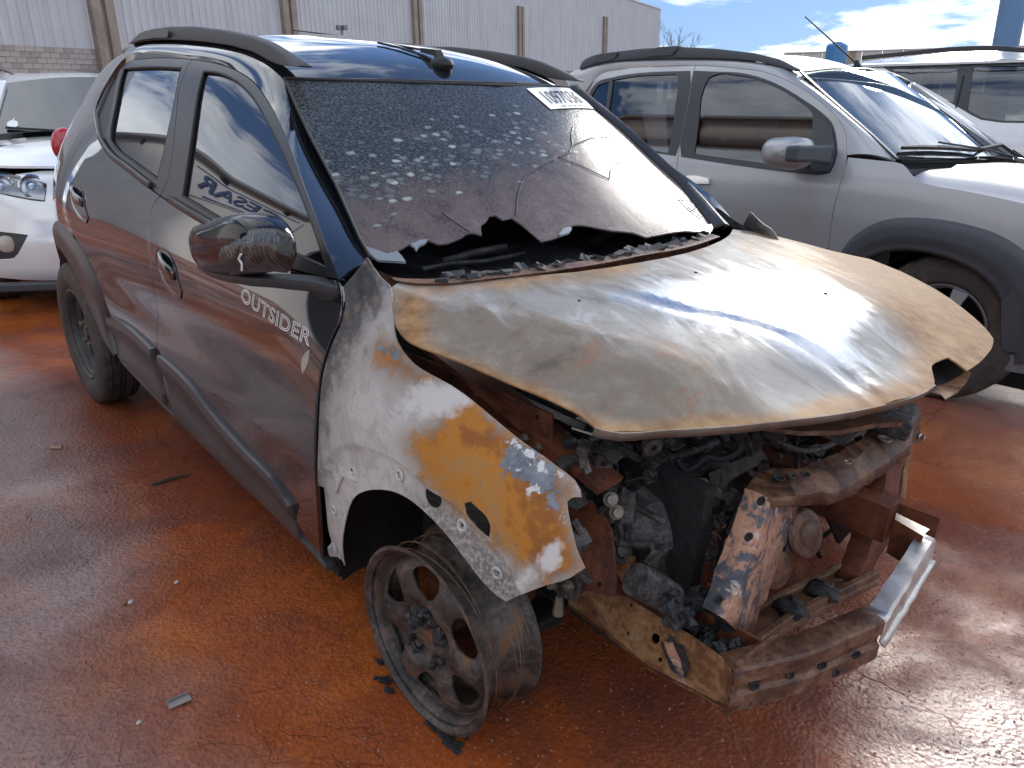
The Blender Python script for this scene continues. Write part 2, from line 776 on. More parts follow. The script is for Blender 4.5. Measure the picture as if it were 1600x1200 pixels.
class Top:
    """upward surface z = h(x, y) of a car; parameters (x, y)"""

    def __init__(self, fr, h, off=0.0):
        self.fr, self.h, self.off = fr, h, off

    def P(self, uv):
        uv = np.atleast_2d(uv)
        return np.stack([uv[:, 0], uv[:, 1], self.h(uv[:, 0], uv[:, 1]) + self.off], 1)

    def N(self, uv, e=2e-3):
        uv = np.atleast_2d(uv)
        x, y = uv[:, 0], uv[:, 1]
        dx = (self.h(x + e, y) - self.h(x - e, y)) / (2 * e)
        dy = (self.h(x, y + e) - self.h(x, y - e)) / (2 * e)
        n = np.stack([-dx, -dy, np.ones_like(dx)], 1)
        return n / np.linalg.norm(n, axis=1)[:, None]

    def uv(self, px):
        c, d = self.fr.ray(px)
        lo, hi = 0.05, 60.0

        def g(t):
            p = c + d * t
            return p[2] - float(self.h(p[0], p[1])) - self.off
        t = np.linspace(0.3, 8.0, 400)
        v = np.array([g(a) for a in t])
        k = np.where((v[:-1] > 0) & (v[1:] <= 0))[0]
        if len(k) == 0:
            a = t[np.argmin(np.abs(v))]
        else:
            lo, hi = t[k[0]], t[k[0] + 1]
            for _ in range(40):
                a = (lo + hi) / 2
                if g(a) > 0:
                    lo = a
                else:
                    hi = a
        p = c + d * a
        return p[:2]


def trace(surf, pts, n=3, closed=True, corner=50.0):
    uv = np.array([surf.uv(p) for p in pts])
    return catmull(uv, n, closed, corner) if n > 1 else uv


def panel(name, surf, outer, mat, parent, holes=(), spacing=0.03, thick=0.012, gap=0.002, attrs=None, label=None, back=True, warp=None):
    """sheet panel on a car surface from a parameter-space outline"""
    o = inset2(outer, gap) if gap else np.asarray(outer)
    V2, F2 = fill2d(o, holes, spacing)
    P = surf.P(V2)
    N = surf.N(V2)
    if isinstance(surf, Side):                         # (x, z) seen from -y: counter-clockwise faces -y
        pass
    if warp is not None:
        P = warp(V2, P)
    A = {k: f(surf.fr.pix(P), V2) for k, f in (attrs or {}).items()}
    return shell(name, P, F2, N, thick, mat, parent, A or None, label, back)


def pmask(poly, feather):
    """soft mask of a stain outline traced in the photo, evaluated where each point of the sheet is seen"""
    poly = np.array(poly, float)

    def f(px, uv):
        d = seg_dist(poly, px)
        d = np.where(inside(poly, px), d, -d)
        return np.clip(0.5 + 0.5 * d / feather, 0, 1)
    return f


def text_mesh(s, size=1.0, outline=0.0, extrude=0.0, spacing=1.0, bold=0.0):
    cu = bpy.data.curves.new("lettering", 'FONT')
    cu.body = s
    cu.size = size
    cu.space_character = spacing
    if outline:
        cu.fill_mode = 'NONE'
        cu.bevel_depth = outline
        cu.bevel_resolution = 0
        cu.resolution_u = 4
    else:
        cu.extrude = extrude
        cu.offset = bold
        cu.resolution_u = 4
    o = bpy.data.objects.new("lettering", cu)
    COL.objects.link(o)
    dg = bpy.context.evaluated_depsgraph_get()
    dg.update()
    me = bpy.data.meshes.new_from_object(o.evaluated_get(dg))
    V = np.array([tuple(v.co) for v in me.vertices])
    F = [tuple(p.vertices) for p in me.polygons]
    bpy.data.objects.remove(o)
    bpy.data.curves.remove(cu)
    bpy.data.meshes.remove(me)
    return V, F
# ================================================================== SETTING
SLOPE = 0.048


def gz(y):
    return -SLOPE * np.clip(np.asarray(y, float) + 0.78, -1.8, 6.5)


# ------------------------------------------------------------------ ground: wet red earth over asphalt
def ground_mat():
    M = Mat("wet_red_ground")
    big = M.noise(0.55, 5, 0.55, loc=(3.3, 1.2, 0), dist=0.3)
    mid = M.noise(2.6, 7, 0.62, loc=(1.0, 5.0, 0), dist=0.4)
    fine = M.noise(70, 6, 0.7)
    grit = M.voronoi(95)
    pebb = M.voronoi(42, rand=1.0)
    tone = M.math('ADD', M.math('MULTIPLY', big, 0.55), M.math('MULTIPLY', mid, 0.45))
    col = M.ramp(tone, [(0.38, (0.18, 0.050, 0.034)), (0.46, (0.25, 0.062, 0.026)), (0.53, (0.36, 0.082, 0.018)), (0.61, (0.50, 0.130, 0.022))], True)
    # greyer strip beside the car: sky reflection put into the colour, orange mud elsewhere
    sx = M.node('ShaderNodeSeparateXYZ')
    M.link(M.coord(), sx.inputs[0])
    yy = M.math('ADD', sx.outputs[1], M.math('MULTIPLY', M.math('SUBTRACT', big, 0.5), 1.1))
    g1 = M.math('MULTIPLY', M.math('SUBTRACT', -0.92, yy), 4.0, clamp=True)
    g2 = M.math('MULTIPLY', M.math('ADD', yy, 1.70), 3.5, clamp=True)
    g3 = M.math('MULTIPLY', M.math('ADD', sx.outputs[0], 4.4), 2.0, clamp=True)
    r1 = M.math('MULTIPLY', M.math('SUBTRACT', yy, 0.9), 0.8, clamp=True)
    gg = M.math('MULTIPLY', M.math('MULTIPLY', g1, g2), g3)
    gg = M.math('ADD', gg, M.math('MULTIPLY', r1, 0.35), clamp=True)
    sky_grey = M.ramp(mid, [(0.38, (0.215, 0.122, 0.107)), (0.52, (0.275, 0.172, 0.153)), (0.64, (0.30, 0.148, 0.106))], True)
    col = M.mix(M.math('MULTIPLY', gg, 0.9), col, sky_grey)
    col = M.mix(M.math('MULTIPLY', M.ramp(fine, [(0.35, 1.0), (0.62, 0.0)]), 0.42), col, (0.055, 0.021, 0.016))
    col = M.mix(M.ramp(pebb, [(0.05, 0.35), (0.16, 0.0)]), col, (0.34, 0.19, 0.14))
    # cracks
    cv = M.mapping(scale=(1, 1, 0.0), vec=M.node('ShaderNodeTexCoord').outputs['Object'])
    wob = M.node('ShaderNodeVectorMath', operation='ADD')
    nz = M.node('ShaderNodeTexNoise')
    nz.inputs['Scale'].default_value = 3.0
    nz.inputs['Detail'].default_value = 6
    M.link(cv, nz.inputs['Vector'])
    M.link(cv, wob.inputs[0])
    sc = M.node('ShaderNodeVectorMath', operation='SCALE')
    M.link(nz.outputs['Color'], sc.inputs[0])
    sc.inputs['Scale'].default_value = 0.35
    M.link(sc.outputs[0], wob.inputs[1])
    crk = M.voronoi(1.15, 'DISTANCE_TO_EDGE', vec=wob.outputs[0])
    crk2 = M.voronoi(4.2, 'DISTANCE_TO_EDGE', vec=wob.outputs[0])
    crack = M.math('MULTIPLY', M.ramp(crk, [(0.0, 1.0), (0.007, 0.0)]), M.ramp(M.noise(0.9, 3, 0.5, loc=(6, 6, 1)), [(0.50, 0.0), (0.60, 1.0)]))
    crack2 = M.math('MULTIPLY', M.ramp(crk2, [(0.0, 0.7), (0.014, 0.0)]), M.ramp(M.noise(1.4, 3, 0.5, loc=(9, 2, 0)), [(0.54, 0.0), (0.64, 1.0)]))
    crack = M.math('MULTIPLY', M.math('MAXIMUM', crack, crack2), 0.55)
    col = M.mix(M.math('MULTIPLY', crack, 0.75), col, (0.045, 0.014, 0.01))
    wet = M.ramp(M.math('ADD', M.math('MULTIPLY', M.noise(0.8, 5, 0.6, loc=(2.4, 7.7, 0), dist=0.5), 0.8), M.math('MULTIPLY', mid, 0.2)), [(0.40, 0.0), (0.58, 1.0)], True)
    rough = M.math('SUBTRACT', M.math('ADD', 0.36, M.math('MULTIPLY', fine, 0.14)), M.math('MULTIPLY', wet, 0.25))
    # standing film of water in front of the burnt car
    wx = M.math('MULTIPLY', M.math('SUBTRACT', M.math('ADD', sx.outputs[0], M.math('MULTIPLY', M.math('SUBTRACT', mid, 0.5), 1.2)), 0.25), 2.2, clamp=True)
    rough = M.math('SUBTRACT', rough, M.math('MULTIPLY', wx, 0.12))
    M.set(color=col, rough=rough, spec=M.math('ADD', M.math('ADD', 0.07, M.math('MULTIPLY', gg, 0.50)), M.math('ADD', M.math('MULTIPLY', wx, 0.8), M.math('MULTIPLY', wet, 0.14))))
    h = M.math('ADD', M.math('MULTIPLY', fine, 0.6), M.math('MULTIPLY', grit, 0.6))
    h = M.math('SUBTRACT', h, M.math('MULTIPLY', crack, 1.3))
    dry = M.math('SUBTRACT', 1.0, M.math('MULTIPLY', wet, 0.82))
    b1 = M.bump(M.math('MULTIPLY', M.math('ADD', M.noise(70, 5, 0.65), M.math('MULTIPLY', M.noise(9, 3, 0.5), 0.7)), dry), 0.55, 0.010)
    M.set(normal=M.bump(M.math('MULTIPLY', h, dry), 0.70, 0.0085, b1))
    return M.m


xs = np.concatenate([[-700, -300, -150, -80, -40, -20], np.arange(-12, 8.1, 1.0), [15, 40, 120, 400]])
ys = np.concatenate([[-600, -200, -60, -20, -10, -6, -4], np.arange(-3, 8.1, 0.5), [10, 14, 20, 40, 90, 200, 450, 900]])
V = [(x, y, float(gz(y))) for y in ys for x in xs]
nx = len(xs)
F = [(j * nx + i, j * nx + i + 1, (j + 1) * nx + i + 1, (j + 1) * nx + i) for j in range(len(ys) - 1) for i in range(nx - 1)]
ground = mesh_obj("ground", V, F, ground_mat(), smooth=True)
tag(ground, kind="structure")

# ------------------------------------------------------------------ far warehouse with white sheet cladding
A0 = np.array([-34.0, 5.0])
WD = np.array([-0.413, 0.911]); WD /= np.linalg.norm(WD)
WN = np.array([WD[1], -WD[0]])           # outward, towards the yard
if WN @ (CAM_POS[:2] - A0) < 0:
    WN = -WN


def wall_s(px, py=60):
    """distance along the warehouse front where a photo column meets it"""
    c, d = sight((px, py))
    A = np.array([[d[0], -WD[0]], [d[1], -WD[1]]])
    t, s = np.linalg.solve(A, A0 - c[:2])
    return s, c[2] + d[2] * t


def sheet_mat():
    M = Mat("white_sheet_metal")
    n = M.noise(0.6, 5, 0.6)
    st = M.noise(1.6, 6, 0.65, vec=M.mapping(scale=(1.0, 1.0, 0.06)))
    col = M.ramp(n, [(0.3, (0.44, 0.465, 0.49)), (0.7, (0.51, 0.535, 0.555))])
    col = M.mix(M.ramp(st, [(0.52, 0.0), (0.72, 0.55)]), col, (0.33, 0.325, 0.31))
    M.set(color=col, rough=0.5, spec=0.4)
    return M.m


white_sheet = sheet_mat()
pillar_mat = simple("bare_concrete", (0.24, 0.20, 0.17), 0.85, var=0.25, vscale=1.6, bump=0.3, bscale=12, bdist=0.02)
block_mat = simple("grey_block", (0.36, 0.33, 0.31), 0.9, var=0.18, vscale=1.2, bump=0.3, bscale=30, bdist=0.01)
block_mat2 = simple("grey_block_dark", (0.29, 0.265, 0.25), 0.9, var=0.18, vscale=1.5, bump=0.3, bscale=30, bdist=0.01)
mortar_mat = simple("mortar", (0.22, 0.20, 0.19), 0.95, var=0.2, vscale=3)

GB = float(gz(40))
BASE_Z, BLOCK_TOP = GB, 3.0
s_end, _ = wall_s(1030, 60)
_, ROOF_Z = wall_s(1029, 14)
wh = empty("warehouse", (A0[0], A0[1], GB))
tag(wh, "long white corrugated warehouse with concrete pillars along the far side", "warehouse")
angW = math.atan2(WD[1], WD[0])
wh.rotation_euler = (0, 0, angW)
# local frame: x along the wall, -y outward or +y outward
sgn = 1.0 if (np.array([-WD[1], WD[0]]) @ WN) > 0 else -1.0      # outward along local y
pil_px = [162, 451, 650, 811, 943]
pil_s = [wall_s(p)[0] for p in pil_px]
edges = [-8.5] + pil_s + [s_end]
PITCHR = 0.42


def corrugated(x0, x1, z0, z1, y):
    V, F = [], []
    n = max(1, int(round((x1 - x0) / PITCHR)))
    p = (x1 - x0) / n
    cols = []
    for i in range(n):
        for fx, dy in ((0.0, 0.0), (0.62, 0.0), (0.72, 0.05), (0.90, 0.05)):
            cols.append((x0 + (i + fx) * p, y + sgn * dy))
    cols.append((x1, y))
    for x, yy in cols:
        V += [(x, yy, z0), (x, yy, z1)]
    for i in range(len(cols) - 1):
        F.append((2 * i, 2 * i + 2, 2 * i + 3, 2 * i + 1))
    return V, F


zb, zt = BLOCK_TOP - GB, ROOF_Z - GB
for a, b in zip(edges[:-1], edges[1:]):
    m = MB()
    m.add(*corrugated(a + 0.02, b - 0.02, zb, zt, 0.0))
    o = m.build("cladding_sheet", white_sheet, wh)
m = MB()
m.box(((edges[0] + s_end) / 2, -sgn * 9.0, zt / 2 + 0.02), (s_end - edges[0] - 0.1, 17.6, zt - 0.1))
m.build("hall_body", white_sheet, wh)
m = MB()
m.box(((edges[0] + s_end) / 2, sgn * 0.03, zt + 0.06), (s_end - edges[0] + 0.1, 0.16, 0.14))
m.build("roof_flashing", white_sheet, wh)
for k, s in enumerate(pil_s):
    m = MB()
    top = wall_s(pil_px[k], [0, 0, 0, 10, 26][k])[1] - GB if k >= 3 else zt - 0.25
    for dx in (-0.33, 0.33):
        m.box((s + dx, sgn * 0.16, top / 2), (0.44, 0.28, top))
    m.box((s, sgn * 0.10, top / 2 - 0.1), (0.30, 0.14, top - 0.2))
    m.build("concrete_pillar", pillar_mat, wh, bevel=0.02, segs=1)
m = MB()
m.box(((edges[0] + s_end) / 2, -sgn * 0.09, zb / 2), (s_end - edges[0], 0.2, zb))
bw = m.build("block_wall", mortar_mat, wh)
blk = None
mm = MB()
mm.box((0, 0, 0), (0.392, 0.05, 0.185))
blk = mm.build("block", block_mat, bw, bevel=0.006, segs=1)
blk2m = blk.data.copy()
blk2m.materials.clear()
blk2m.materials.append(block_mat2)
first = True
s_l, s_r = wall_s(-25)[0], wall_s(172)[0]
row = 0
z = zb - 0.1
while z > zb - 2.3:
    x = s_l + (0.2 if row % 2 else 0.0)
    while x < s_r:
        if first:
            o = blk
            first = False
        else:
            o = blk.copy()
            COL.objects.link(o)
            o.parent = bw
            if random.random() < 0.35:
                o.data = blk2m
        o.location = (x, sgn * (0.03 + random.uniform(-0.004, 0.004)), z)
        x += 0.40
    z -= 0.195
    row += 1

# small floodlight on the warehouse roof line is skipped: the photo shows a post-mounted one
s_f, z_f = wall_s(535, 48)
cf, df = sight((535, 60))
df = df / np.linalg.norm(df)
pf = cf + df * 30.0
fl = empty("floodlight_post", (pf[0], pf[1], GB))
tag(fl, "thin post with a small twin floodlight in front of the white warehouse", "floodlight")
steel_grey = simple("galvanised_steel", (0.20, 0.21, 0.22), 0.5, 0.6)
top = cf[2] + (sight((535, 46))[1] / np.linalg.norm(sight((535, 46))[1]))[2] * 30.0 - GB
m = MB(); m.tube([(0, 0, 0), (0, 0, top)], 0.045); m.build("post", steel_grey, fl)
for dx in (-0.09, 0.09):
    m = MB(); m.box((dx * 0.4, dx, top + 0.06), (0.16, 0.15, 0.15)); m.build("lamp_head", steel_grey, fl, bevel=0.015)

# ------------------------------------------------------------------ bare tree beyond the warehouse corner
bark = simple("grey_bark", (0.14, 0.11, 0.09), 0.9, var=0.3, vscale=5)
c, d = sight((1042, 80)); d /= np.hypot(d[0], d[1])
pt = c + d * 120.0
tree = empty("bare_tree", (pt[0], pt[1], GB))
tag(tree, "leafless tree showing above the car roofs at the warehouse corner", "tree")
th = (c + sight((1042, 46))[1] / np.hypot(*sight((1042, 46))[1][:2]) * 120.0)[2] - GB
rt = random.Random(3)
tm, cm = MB(), MB()
tm.tube([(0, 0, 0), (0.1, 0.05, th * 0.3), (0.0, 0.1, th * 0.55)], [0.35, 0.26, 0.18], 8)


def twig(p, dr, L, r, lev):
    pts = [p]
    q = np.array(p, float)
    dd = np.array(dr, float)
    for i in range(3):
        dd = dd + np.array([rt.uniform(-.25, .25), rt.uniform(-.25, .25), rt.uniform(-.05, .25)])
        dd /= np.linalg.norm(dd)
        q = q + dd * L / 3
        pts.append(q.copy())
    cm.tube(pts, np.linspace(r, r * 0.5, 4), 4, cap=False)
    if lev > 0:
        for k in range(3):
            b = pts[rt.choice([1, 2, 3])]
            nd = dd + np.array([rt.uniform(-.9, .9), rt.uniform(-.9, .9), rt.uniform(-.2, .6)])
            twig(b, nd / np.linalg.norm(nd), L * 0.62, r * 0.55, lev - 1)


for k in range(7):
    a = k * 0.9 + rt.uniform(0, .4)
    twig((0.0, 0.08, th * (0.3 + 0.035 * k)), (math.cos(a), math.sin(a), 0.7), th * 0.38, 0.13, 4)
tm.build("trunk", bark, tree, smooth=True)
cm.build("crown", bark, tree)

# ------------------------------------------------------------------ blue pole, far wall, blue tank
blue_paint = simple("blue_pole_paint", (0.10, 0.19, 0.33), 0.45, var=0.12, vscale=2)
c, d = sight((1577, 40)); d /= np.hypot(d[0], d[1])
pp = c + d * 9.5
pole = empty("blue_pole", (pp[0], pp[1], float(gz(pp[1]))))
tag(pole, "thick blue steel pole behind the white car at the right edge", "pole")
m = MB(); m.tube([(0, 0, 0), (0, 0, 9.0)], 0.115, 24); m.build("shaft", blue_paint, pole, smooth=True)
m = MB(); m.box((0, 0, 0.02), (0.4, 0.4, 0.04)); m.build("base_plate", blue_paint, pole)

far_mat = Mat("stained_far_wall")
fm = far_mat.noise(0.9, 5, 0.6, vec=far_mat.mapping(scale=(1.0, 1.0, 0.15)))
far_mat.set(color=far_mat.ramp(fm, [(0.40, (0.62, 0.58, 0.52)), (0.56, (0.55, 0.49, 0.41)), (0.66, (0.34, 0.24, 0.15))]), rough=0.8)
p1 = CAM_POS + sight((1225, 86))[1] / np.hypot(*sight((1225, 86))[1][:2]) * 60
p2 = CAM_POS + sight((1620, 76))[1] / np.hypot(*sight((1620, 76))[1][:2]) * 60
topz = (CAM_POS + sight((1340, 80))[1] / np.hypot(*sight((1340, 80))[1][:2]) * 59)[2]
fw = empty("boundary_wall", ((p1[0] + p2[0]) / 2, (p1[1] + p2[1]) / 2, GB))
tag(fw, "low beige rust-stained boundary wall far beyond the silver car", "wall")
dv = p2[:2] - p1[:2]
L = np.linalg.norm(dv)
fw.rotation_euler = (0, 0, math.atan2(dv[1], dv[0]))
npan = 12
for k in range(npan):
    m = MB(); m.box((-L / 2 + (k + 0.5) * L / npan, 0, (topz - GB) / 2), (L / npan - 0.03, 0.16, topz - GB)); m.build("wall_panel", far_mat.m, fw)
m = MB(); m.box((0, 0, topz - GB + 0.035), (L, 0.24, 0.07)); m.build("coping", far_mat.m, fw)

c, d = sight((1306, 90)); d /= np.hypot(d[0], d[1])
pp = c + d * 57.0
tz = (CAM_POS + sight((1306, 68))[1] / np.hypot(*sight((1306, 68))[1][:2]) * 57)[2] - GB
tank = empty("water_tank", (pp[0], pp[1], GB))
tag(tank, "small blue rounded tank top rising over the far beige wall", "tank")
tank_mat = simple("blue_plastic", (0.06, 0.22, 0.45), 0.4)
m = MB(); m.lathe([(0, 0), (0, 0.58), (tz - 0.35, 0.64), (tz - 0.12, 0.62), (tz, 0.5), (tz + 0.02, 0)], 28, ax=(0, 0, 1)); m.build("tank_body", tank_mat, tank, smooth=True)
m = MB(); m.lathe([(tz + 0.0, 0), (tz + 0.0, 0.3), (tz + 0.08, 0.28), (tz + 0.1, 0)], 20, ax=(0, 0, 1)); m.build("lid", tank_mat, tank, smooth=True)

# ------------------------------------------------------------------ office hall on the near side (mirrored in the windows of the burnt car)
YW = -11.0
hall = empty("repair_hall", (-16.0, YW, float(gz(-11))))
tag(hall, "pale rendered hall with a blue lettered sign, mirrored in the dark car's side windows", "building")
render_mat = simple("pale_render", (0.80, 0.78, 0.74), 0.85, var=0.08, vscale=0.7)
dark_open = simple("dark_opening", (0.035, 0.035, 0.037), 0.8)
roof_mat = simple("grey_roof_sheet", (0.30, 0.31, 0.32), 0.5, var=0.1, vscale=0.8)
m = MB(); m.box((-6, -6, 4.5), (44, 12, 9.0)); m.build("wall", render_mat, hall)
m = MB(); m.box((-6, -5.9, 9.1), (44.6, 12.6, 0.2)); m.build("roof", roof_mat, hall)
m = MB()
for k in range(9):
    m.box((-27 + k * 5.0, 0.06, 8.8), (0.12, 0.14, 0.3))
m.build("gutter_bracket", dark_open, hall)
arch = []
for k in range(15):
    a = math.pi * k / 14
    arch.append((7.2 + 2.6 * math.cos(a), 2.2 + 2.3 * math.sin(a)))
arch = [(9.8, 0)] + arch + [(4.6, 0)]
V2, F2 = fill2d(np.array(arch), (), 0.8)
m = MB(); m.extrude(V2, F2[:, ::-1], lambda p: np.array([p[0], 0.05, p[1]]), (0, 1, 0), 0.04); m.build("gate_opening", dark_open, hall)
m = MB()
m.tube([(p[0], 0.12, p[1]) for p in arch], 0.14, 8)
m.build("gate_arch", roof_mat, hall)

sign_white = simple("sign_board_white", (0.80, 0.80, 0.80), 0.5)
sign_blue = simple("sign_letter_blue", (0.03, 0.06, 0.20), 0.5)
m = MB(); m.box((-10.0, 0.05, 7.95), (8.6, 0.08, 1.25)); sb_ = m.build("sign_board", sign_white, hall, bevel=.02)
tv, tf = text_mesh("CESAR", 1.5, extrude=0.02, bold=0.02)
cx_ = (tv[:, 0].min() + tv[:, 0].max()) / 2
k_ = 7.0 / (tv[:, 0].max() - tv[:, 0].min())
mesh_obj("sign_letters", np.stack([-10.0 - (tv[:, 0] - cx_) * k_, 0.115 + tv[:, 2], 7.68 + tv[:, 1] * .62], 1), tf, sign_blue, sb_)
for zz_, ln_ in ((8.48, 8.2), (7.44, 5.6)):
    m = MB(); m.box((-10.0, 0.10, zz_), (ln_, 0.02, 0.07)); m.build("sign_line", sign_blue, sb_)
# ================================================================== THE BURNT DARK HATCHBACK
BR = np.array([[0.99851, -0.001994, 0.054534], [0.0, 0.999332, 0.036545], [-0.05457, -0.036491, 0.997843]])
BT = np.array([-0.019589, -0.010964, -0.170205])
BF = Frame(BR, BT)
car = empty("burnt_car", mat4=BF.mat4())
tag(car, "burnt out dark hatchback with scorched bonnet and bare front wheel rim", "car")


def mirror_part(o, name=None, label=None):
    me = o.data
    V = np.array([tuple(v.co) for v in me.vertices]) * np.array([1, -1, 1])
    F, LN = [], []
    cn = me.corner_normals
    for p in me.polygons:
        li = list(p.loop_indices)
        F.append([me.loops[i].vertex_index for i in li][::-1])
        for i in li[::-1]:
            n = cn[i].vector
            LN.append((n[0], -n[1], n[2]))
    at = {}
    for a in me.attributes:
        if a.domain == 'POINT' and a.data_type == 'FLOAT' and not a.name.startswith('.'):
            v = np.zeros(len(me.vertices), np.float32)
            a.data.foreach_get('value', v)
            at[a.name] = v
    return mesh_obj(name or o.name.split('.')[0], V, F, me.materials[0], o.parent, loopn=LN, attrs=at or None, label=label)


# ---- materials
def paint(name, col, rough=0.06, dust=(0.20, 0.12, 0.09), damt=0.02):
    M = Mat(name)
    n = M.noise(9, 6, 0.65)
    f = M.noise(160, 3, 0.6)
    d = M.math('MULTIPLY', M.ramp(n, [(0.35, 0.2), (0.75, 1.0)]), damt)
    spots = M.ramp(M.voronoi(75), [(0.035, 1.0), (0.055, 0.0)])
    spots = M.math('MULTIPLY', spots, M.ramp(M.noise(14, 3, 0.5, loc=(4, 4, 4)), [(0.52, 0.0), (0.60, 0.5)]))
    d2 = M.math('ADD', d, M.math('MULTIPLY', spots, 0.25), clamp=True)
    M.set(color=M.mix(d2, col, dust), rough=M.math('ADD', M.math('MULTIPLY', d2, 0.9), rough, clamp=True), spec=0.7, coat=1.0, coatr=rough * 0.6)
    M.b.inputs['Coat IOR'].default_value = 1.75
    M.set(normal=M.bump(M.math('ADD', M.noise(2.2, 2, 0.5), M.math('MULTIPLY', f, 0.003)), 0.06, 0.012))
    return M.m


dark_paint = paint("dark_blue_black_paint", (0.010, 0.013, 0.018), 0.035)
trim_mat = simple("window_frame_satin", (0.030, 0.030, 0.033), 0.35, var=0.2, vscale=30)
rubber = simple("black_rubber", (0.012, 0.012, 0.012), 0.6)
plastic = simple("grey_black_plastic", (0.040, 0.037, 0.038), 0.50, var=0.25, vscale=12, bump=0.15, bscale=350, bdist=0.001)
clad_mat = simple("grey_side_cladding", (0.062, 0.053, 0.054), 0.34, var=0.18, vscale=7)


def dark_glass():
    M = Mat("dark_tinted_glass")
    sp = M.ramp(M.voronoi(58), [(0.05, 1.0), (0.08, 0.0)])
    sp = M.math('MULTIPLY', sp, M.ramp(M.noise(30, 3, 0.6), [(0.50, 0.0), (0.62, 0.9)]))
    M.set(color=M.mix(sp, (0.010, 0.011, 0.013), (0.03, 0.022, 0.018)), rough=M.math('ADD', M.math('MULTIPLY', sp, 0.5), 0.015), spec=0.85, ior=1.6, coat=0.5, coatr=0.01)
    return M.m


glass_mat = dark_glass()
soot = simple("soot_black", (0.012, 0.012, 0.012), 0.75, var=0.5, vscale=25, bump=0.5, bscale=60, bdist=0.01)
chrome = simple("worn_bright_metal", (0.75, 0.77, 0.80), 0.16, 1.0)

# ---- flank shape
yb = spline1([(0.05, .670), (0.14, .695), (0.22, .715), (.30, .738), (.40, .752), (.47, .758), (.53, .770), (.62, .776), (.72, .775), (.82, .771), (.90, .758), (.98, .733), (1.04, .707),
              (1.10, .683), (1.20, .642), (1.30, .594), (1.36, .556), (1.40, .520), (1.43, .478), (1.45, .42), (1.47, .30)], .022)
droop = spline1([(-3.0, .16), (-2.85, .09), (-2.6, .045), (-2.2, .014), (-1.9, .004), (-1.6, 0), (-1.35, .010), (-1.15, .030), (-1.0, .055), (-.7, .080), (-.37, .10), (0, .12)], .05)
rtap = spline1([(-3.2, .52), (-3.05, .70), (-2.95, .82), (-2.8, .91), (-2.6, .965), (-2.4, .992), (-2.2, 1.0), (0, 1.0), (.5, 1.0)])


def Yb(x, z):
    x, z = np.asarray(x, float), np.asarray(z, float)
    zz = z + droop(x) * sstep(1.02, 1.34, z)
    Y = yb(zz)
    Y = Y - .028 * sstep(-2.0, -2.7, x) * sstep(1.0, 1.2, z) - .012 * sstep(-1.0, -.4, x) * sstep(.9, 1.4, z)
    Y = Y + .016 * np.exp(-((x + 2.42) / .34) ** 2) * np.exp(-((z - .80) / .16) ** 2)
    Y = Y - .010 * np.exp(-((z - .63) / .07) ** 2) * sstep(-.5, -.9, x) * sstep(-2.1, -1.8, x)
    ft = .965 - .28 * (x + .33)
    t = np.clip((z - .55) / np.maximum(ft - .55, .05), 0, 1.4)
    Yf = np.where(z > .55, .782 - .078 * t ** 2.4, .782 - .035 * ((.55 - z) / .3) ** 2)
    Yf = Yf - .045 * sstep(.0, .42, x)
    w = sstep(-.60, -.30, x) * sstep(1.12, .98, z)
    Y = Y * (1 - w) + Yf * w
    return Y * rtap(x)


SB = Side(BF, Yb)

# ---- traced outlines
P_FRAME = [(147, 178), (156, 156), (175, 122), (191, 103), (204, 95), (225, 91.5), (262, 90), (301, 92.5), (331, 97), (362, 106), (394, 125), (416, 153), (437.5, 191), (459, 244), (478, 297), (503, 365), (530, 437)]
B_UP = [(301, 92.5), (293, 104), (272, 216), (258, 292), (250, 306)]
B_LOW = [(250, 306), (241, 318), (233, 345), (232, 375), (237, 420), (245, 480), (245, 530), (246, 600), (247, 617)]
REAR_EDGE = [(147, 178), (136, 203), (118, 237), (107, 260), (102, 300), (104, 335), (113, 362)]
BELT = [(147, 178), (157, 219), (175, 247), (200, 267), (250, 306), (317, 349), (400, 396), (470, 425), (526, 437)]
FRONT_EDGE = [(530, 437), (535, 470), (530, 500), (517, 530), (508, 555), (500, 585), (494, 630), (491, 690), (492, 745), (496, 800), (498, 840), (503, 873)]
REAR_ARCH_IN = [(113, 362), (124, 385), (140, 415), (154, 450), (163, 485), (172, 515), (186, 551)]

uv_frame = trace(SB, P_FRAME, 4, False)
uv_bup = trace(SB, B_UP, 3, False)
uv_blow = trace(SB, B_LOW, 4, False)
uv_redge = trace(SB, REAR_EDGE, 4, False)
uv_belt = trace(SB, BELT, 4, False)
uv_fedge = trace(SB, FRONT_EDGE, 4, False)
kb = int(np.argmin(np.linalg.norm(uv_belt - SB.uv((250, 306)), axis=1)))
kf = int(np.argmin(np.linalg.norm(uv_frame - SB.uv((301, 92.5)), axis=1)))
sill_r, sill_m, sill_f = SB.uv((187, 557)), SB.uv((247, 620)), SB.uv((503, 873))

rear_door = empty("rear_door"); rear_door.parent = car
front_door = empty("front_door"); front_door.parent = car


def body_panel(name, outline, mat, parent, **kw):
    return panel(name, SB, outline, mat, parent, **kw)


# rear door skin
o_rd = np.concatenate([uv_belt[:kb + 1], uv_blow[1:], [sill_m], [sill_r], trace(SB, REAR_ARCH_IN, 3, False)[::-1], uv_redge[::-1][1:-1]])
rd_skin = body_panel("door_skin", o_rd, dark_paint, rear_door, spacing=0.028)
# front door skin
o_fd = np.concatenate([uv_belt[kb:], uv_fedge[1:], [sill_m], uv_blow[::-1][:-1]])
fd_skin = body_panel("door_skin", o_fd, dark_paint, front_door, spacing=0.028)
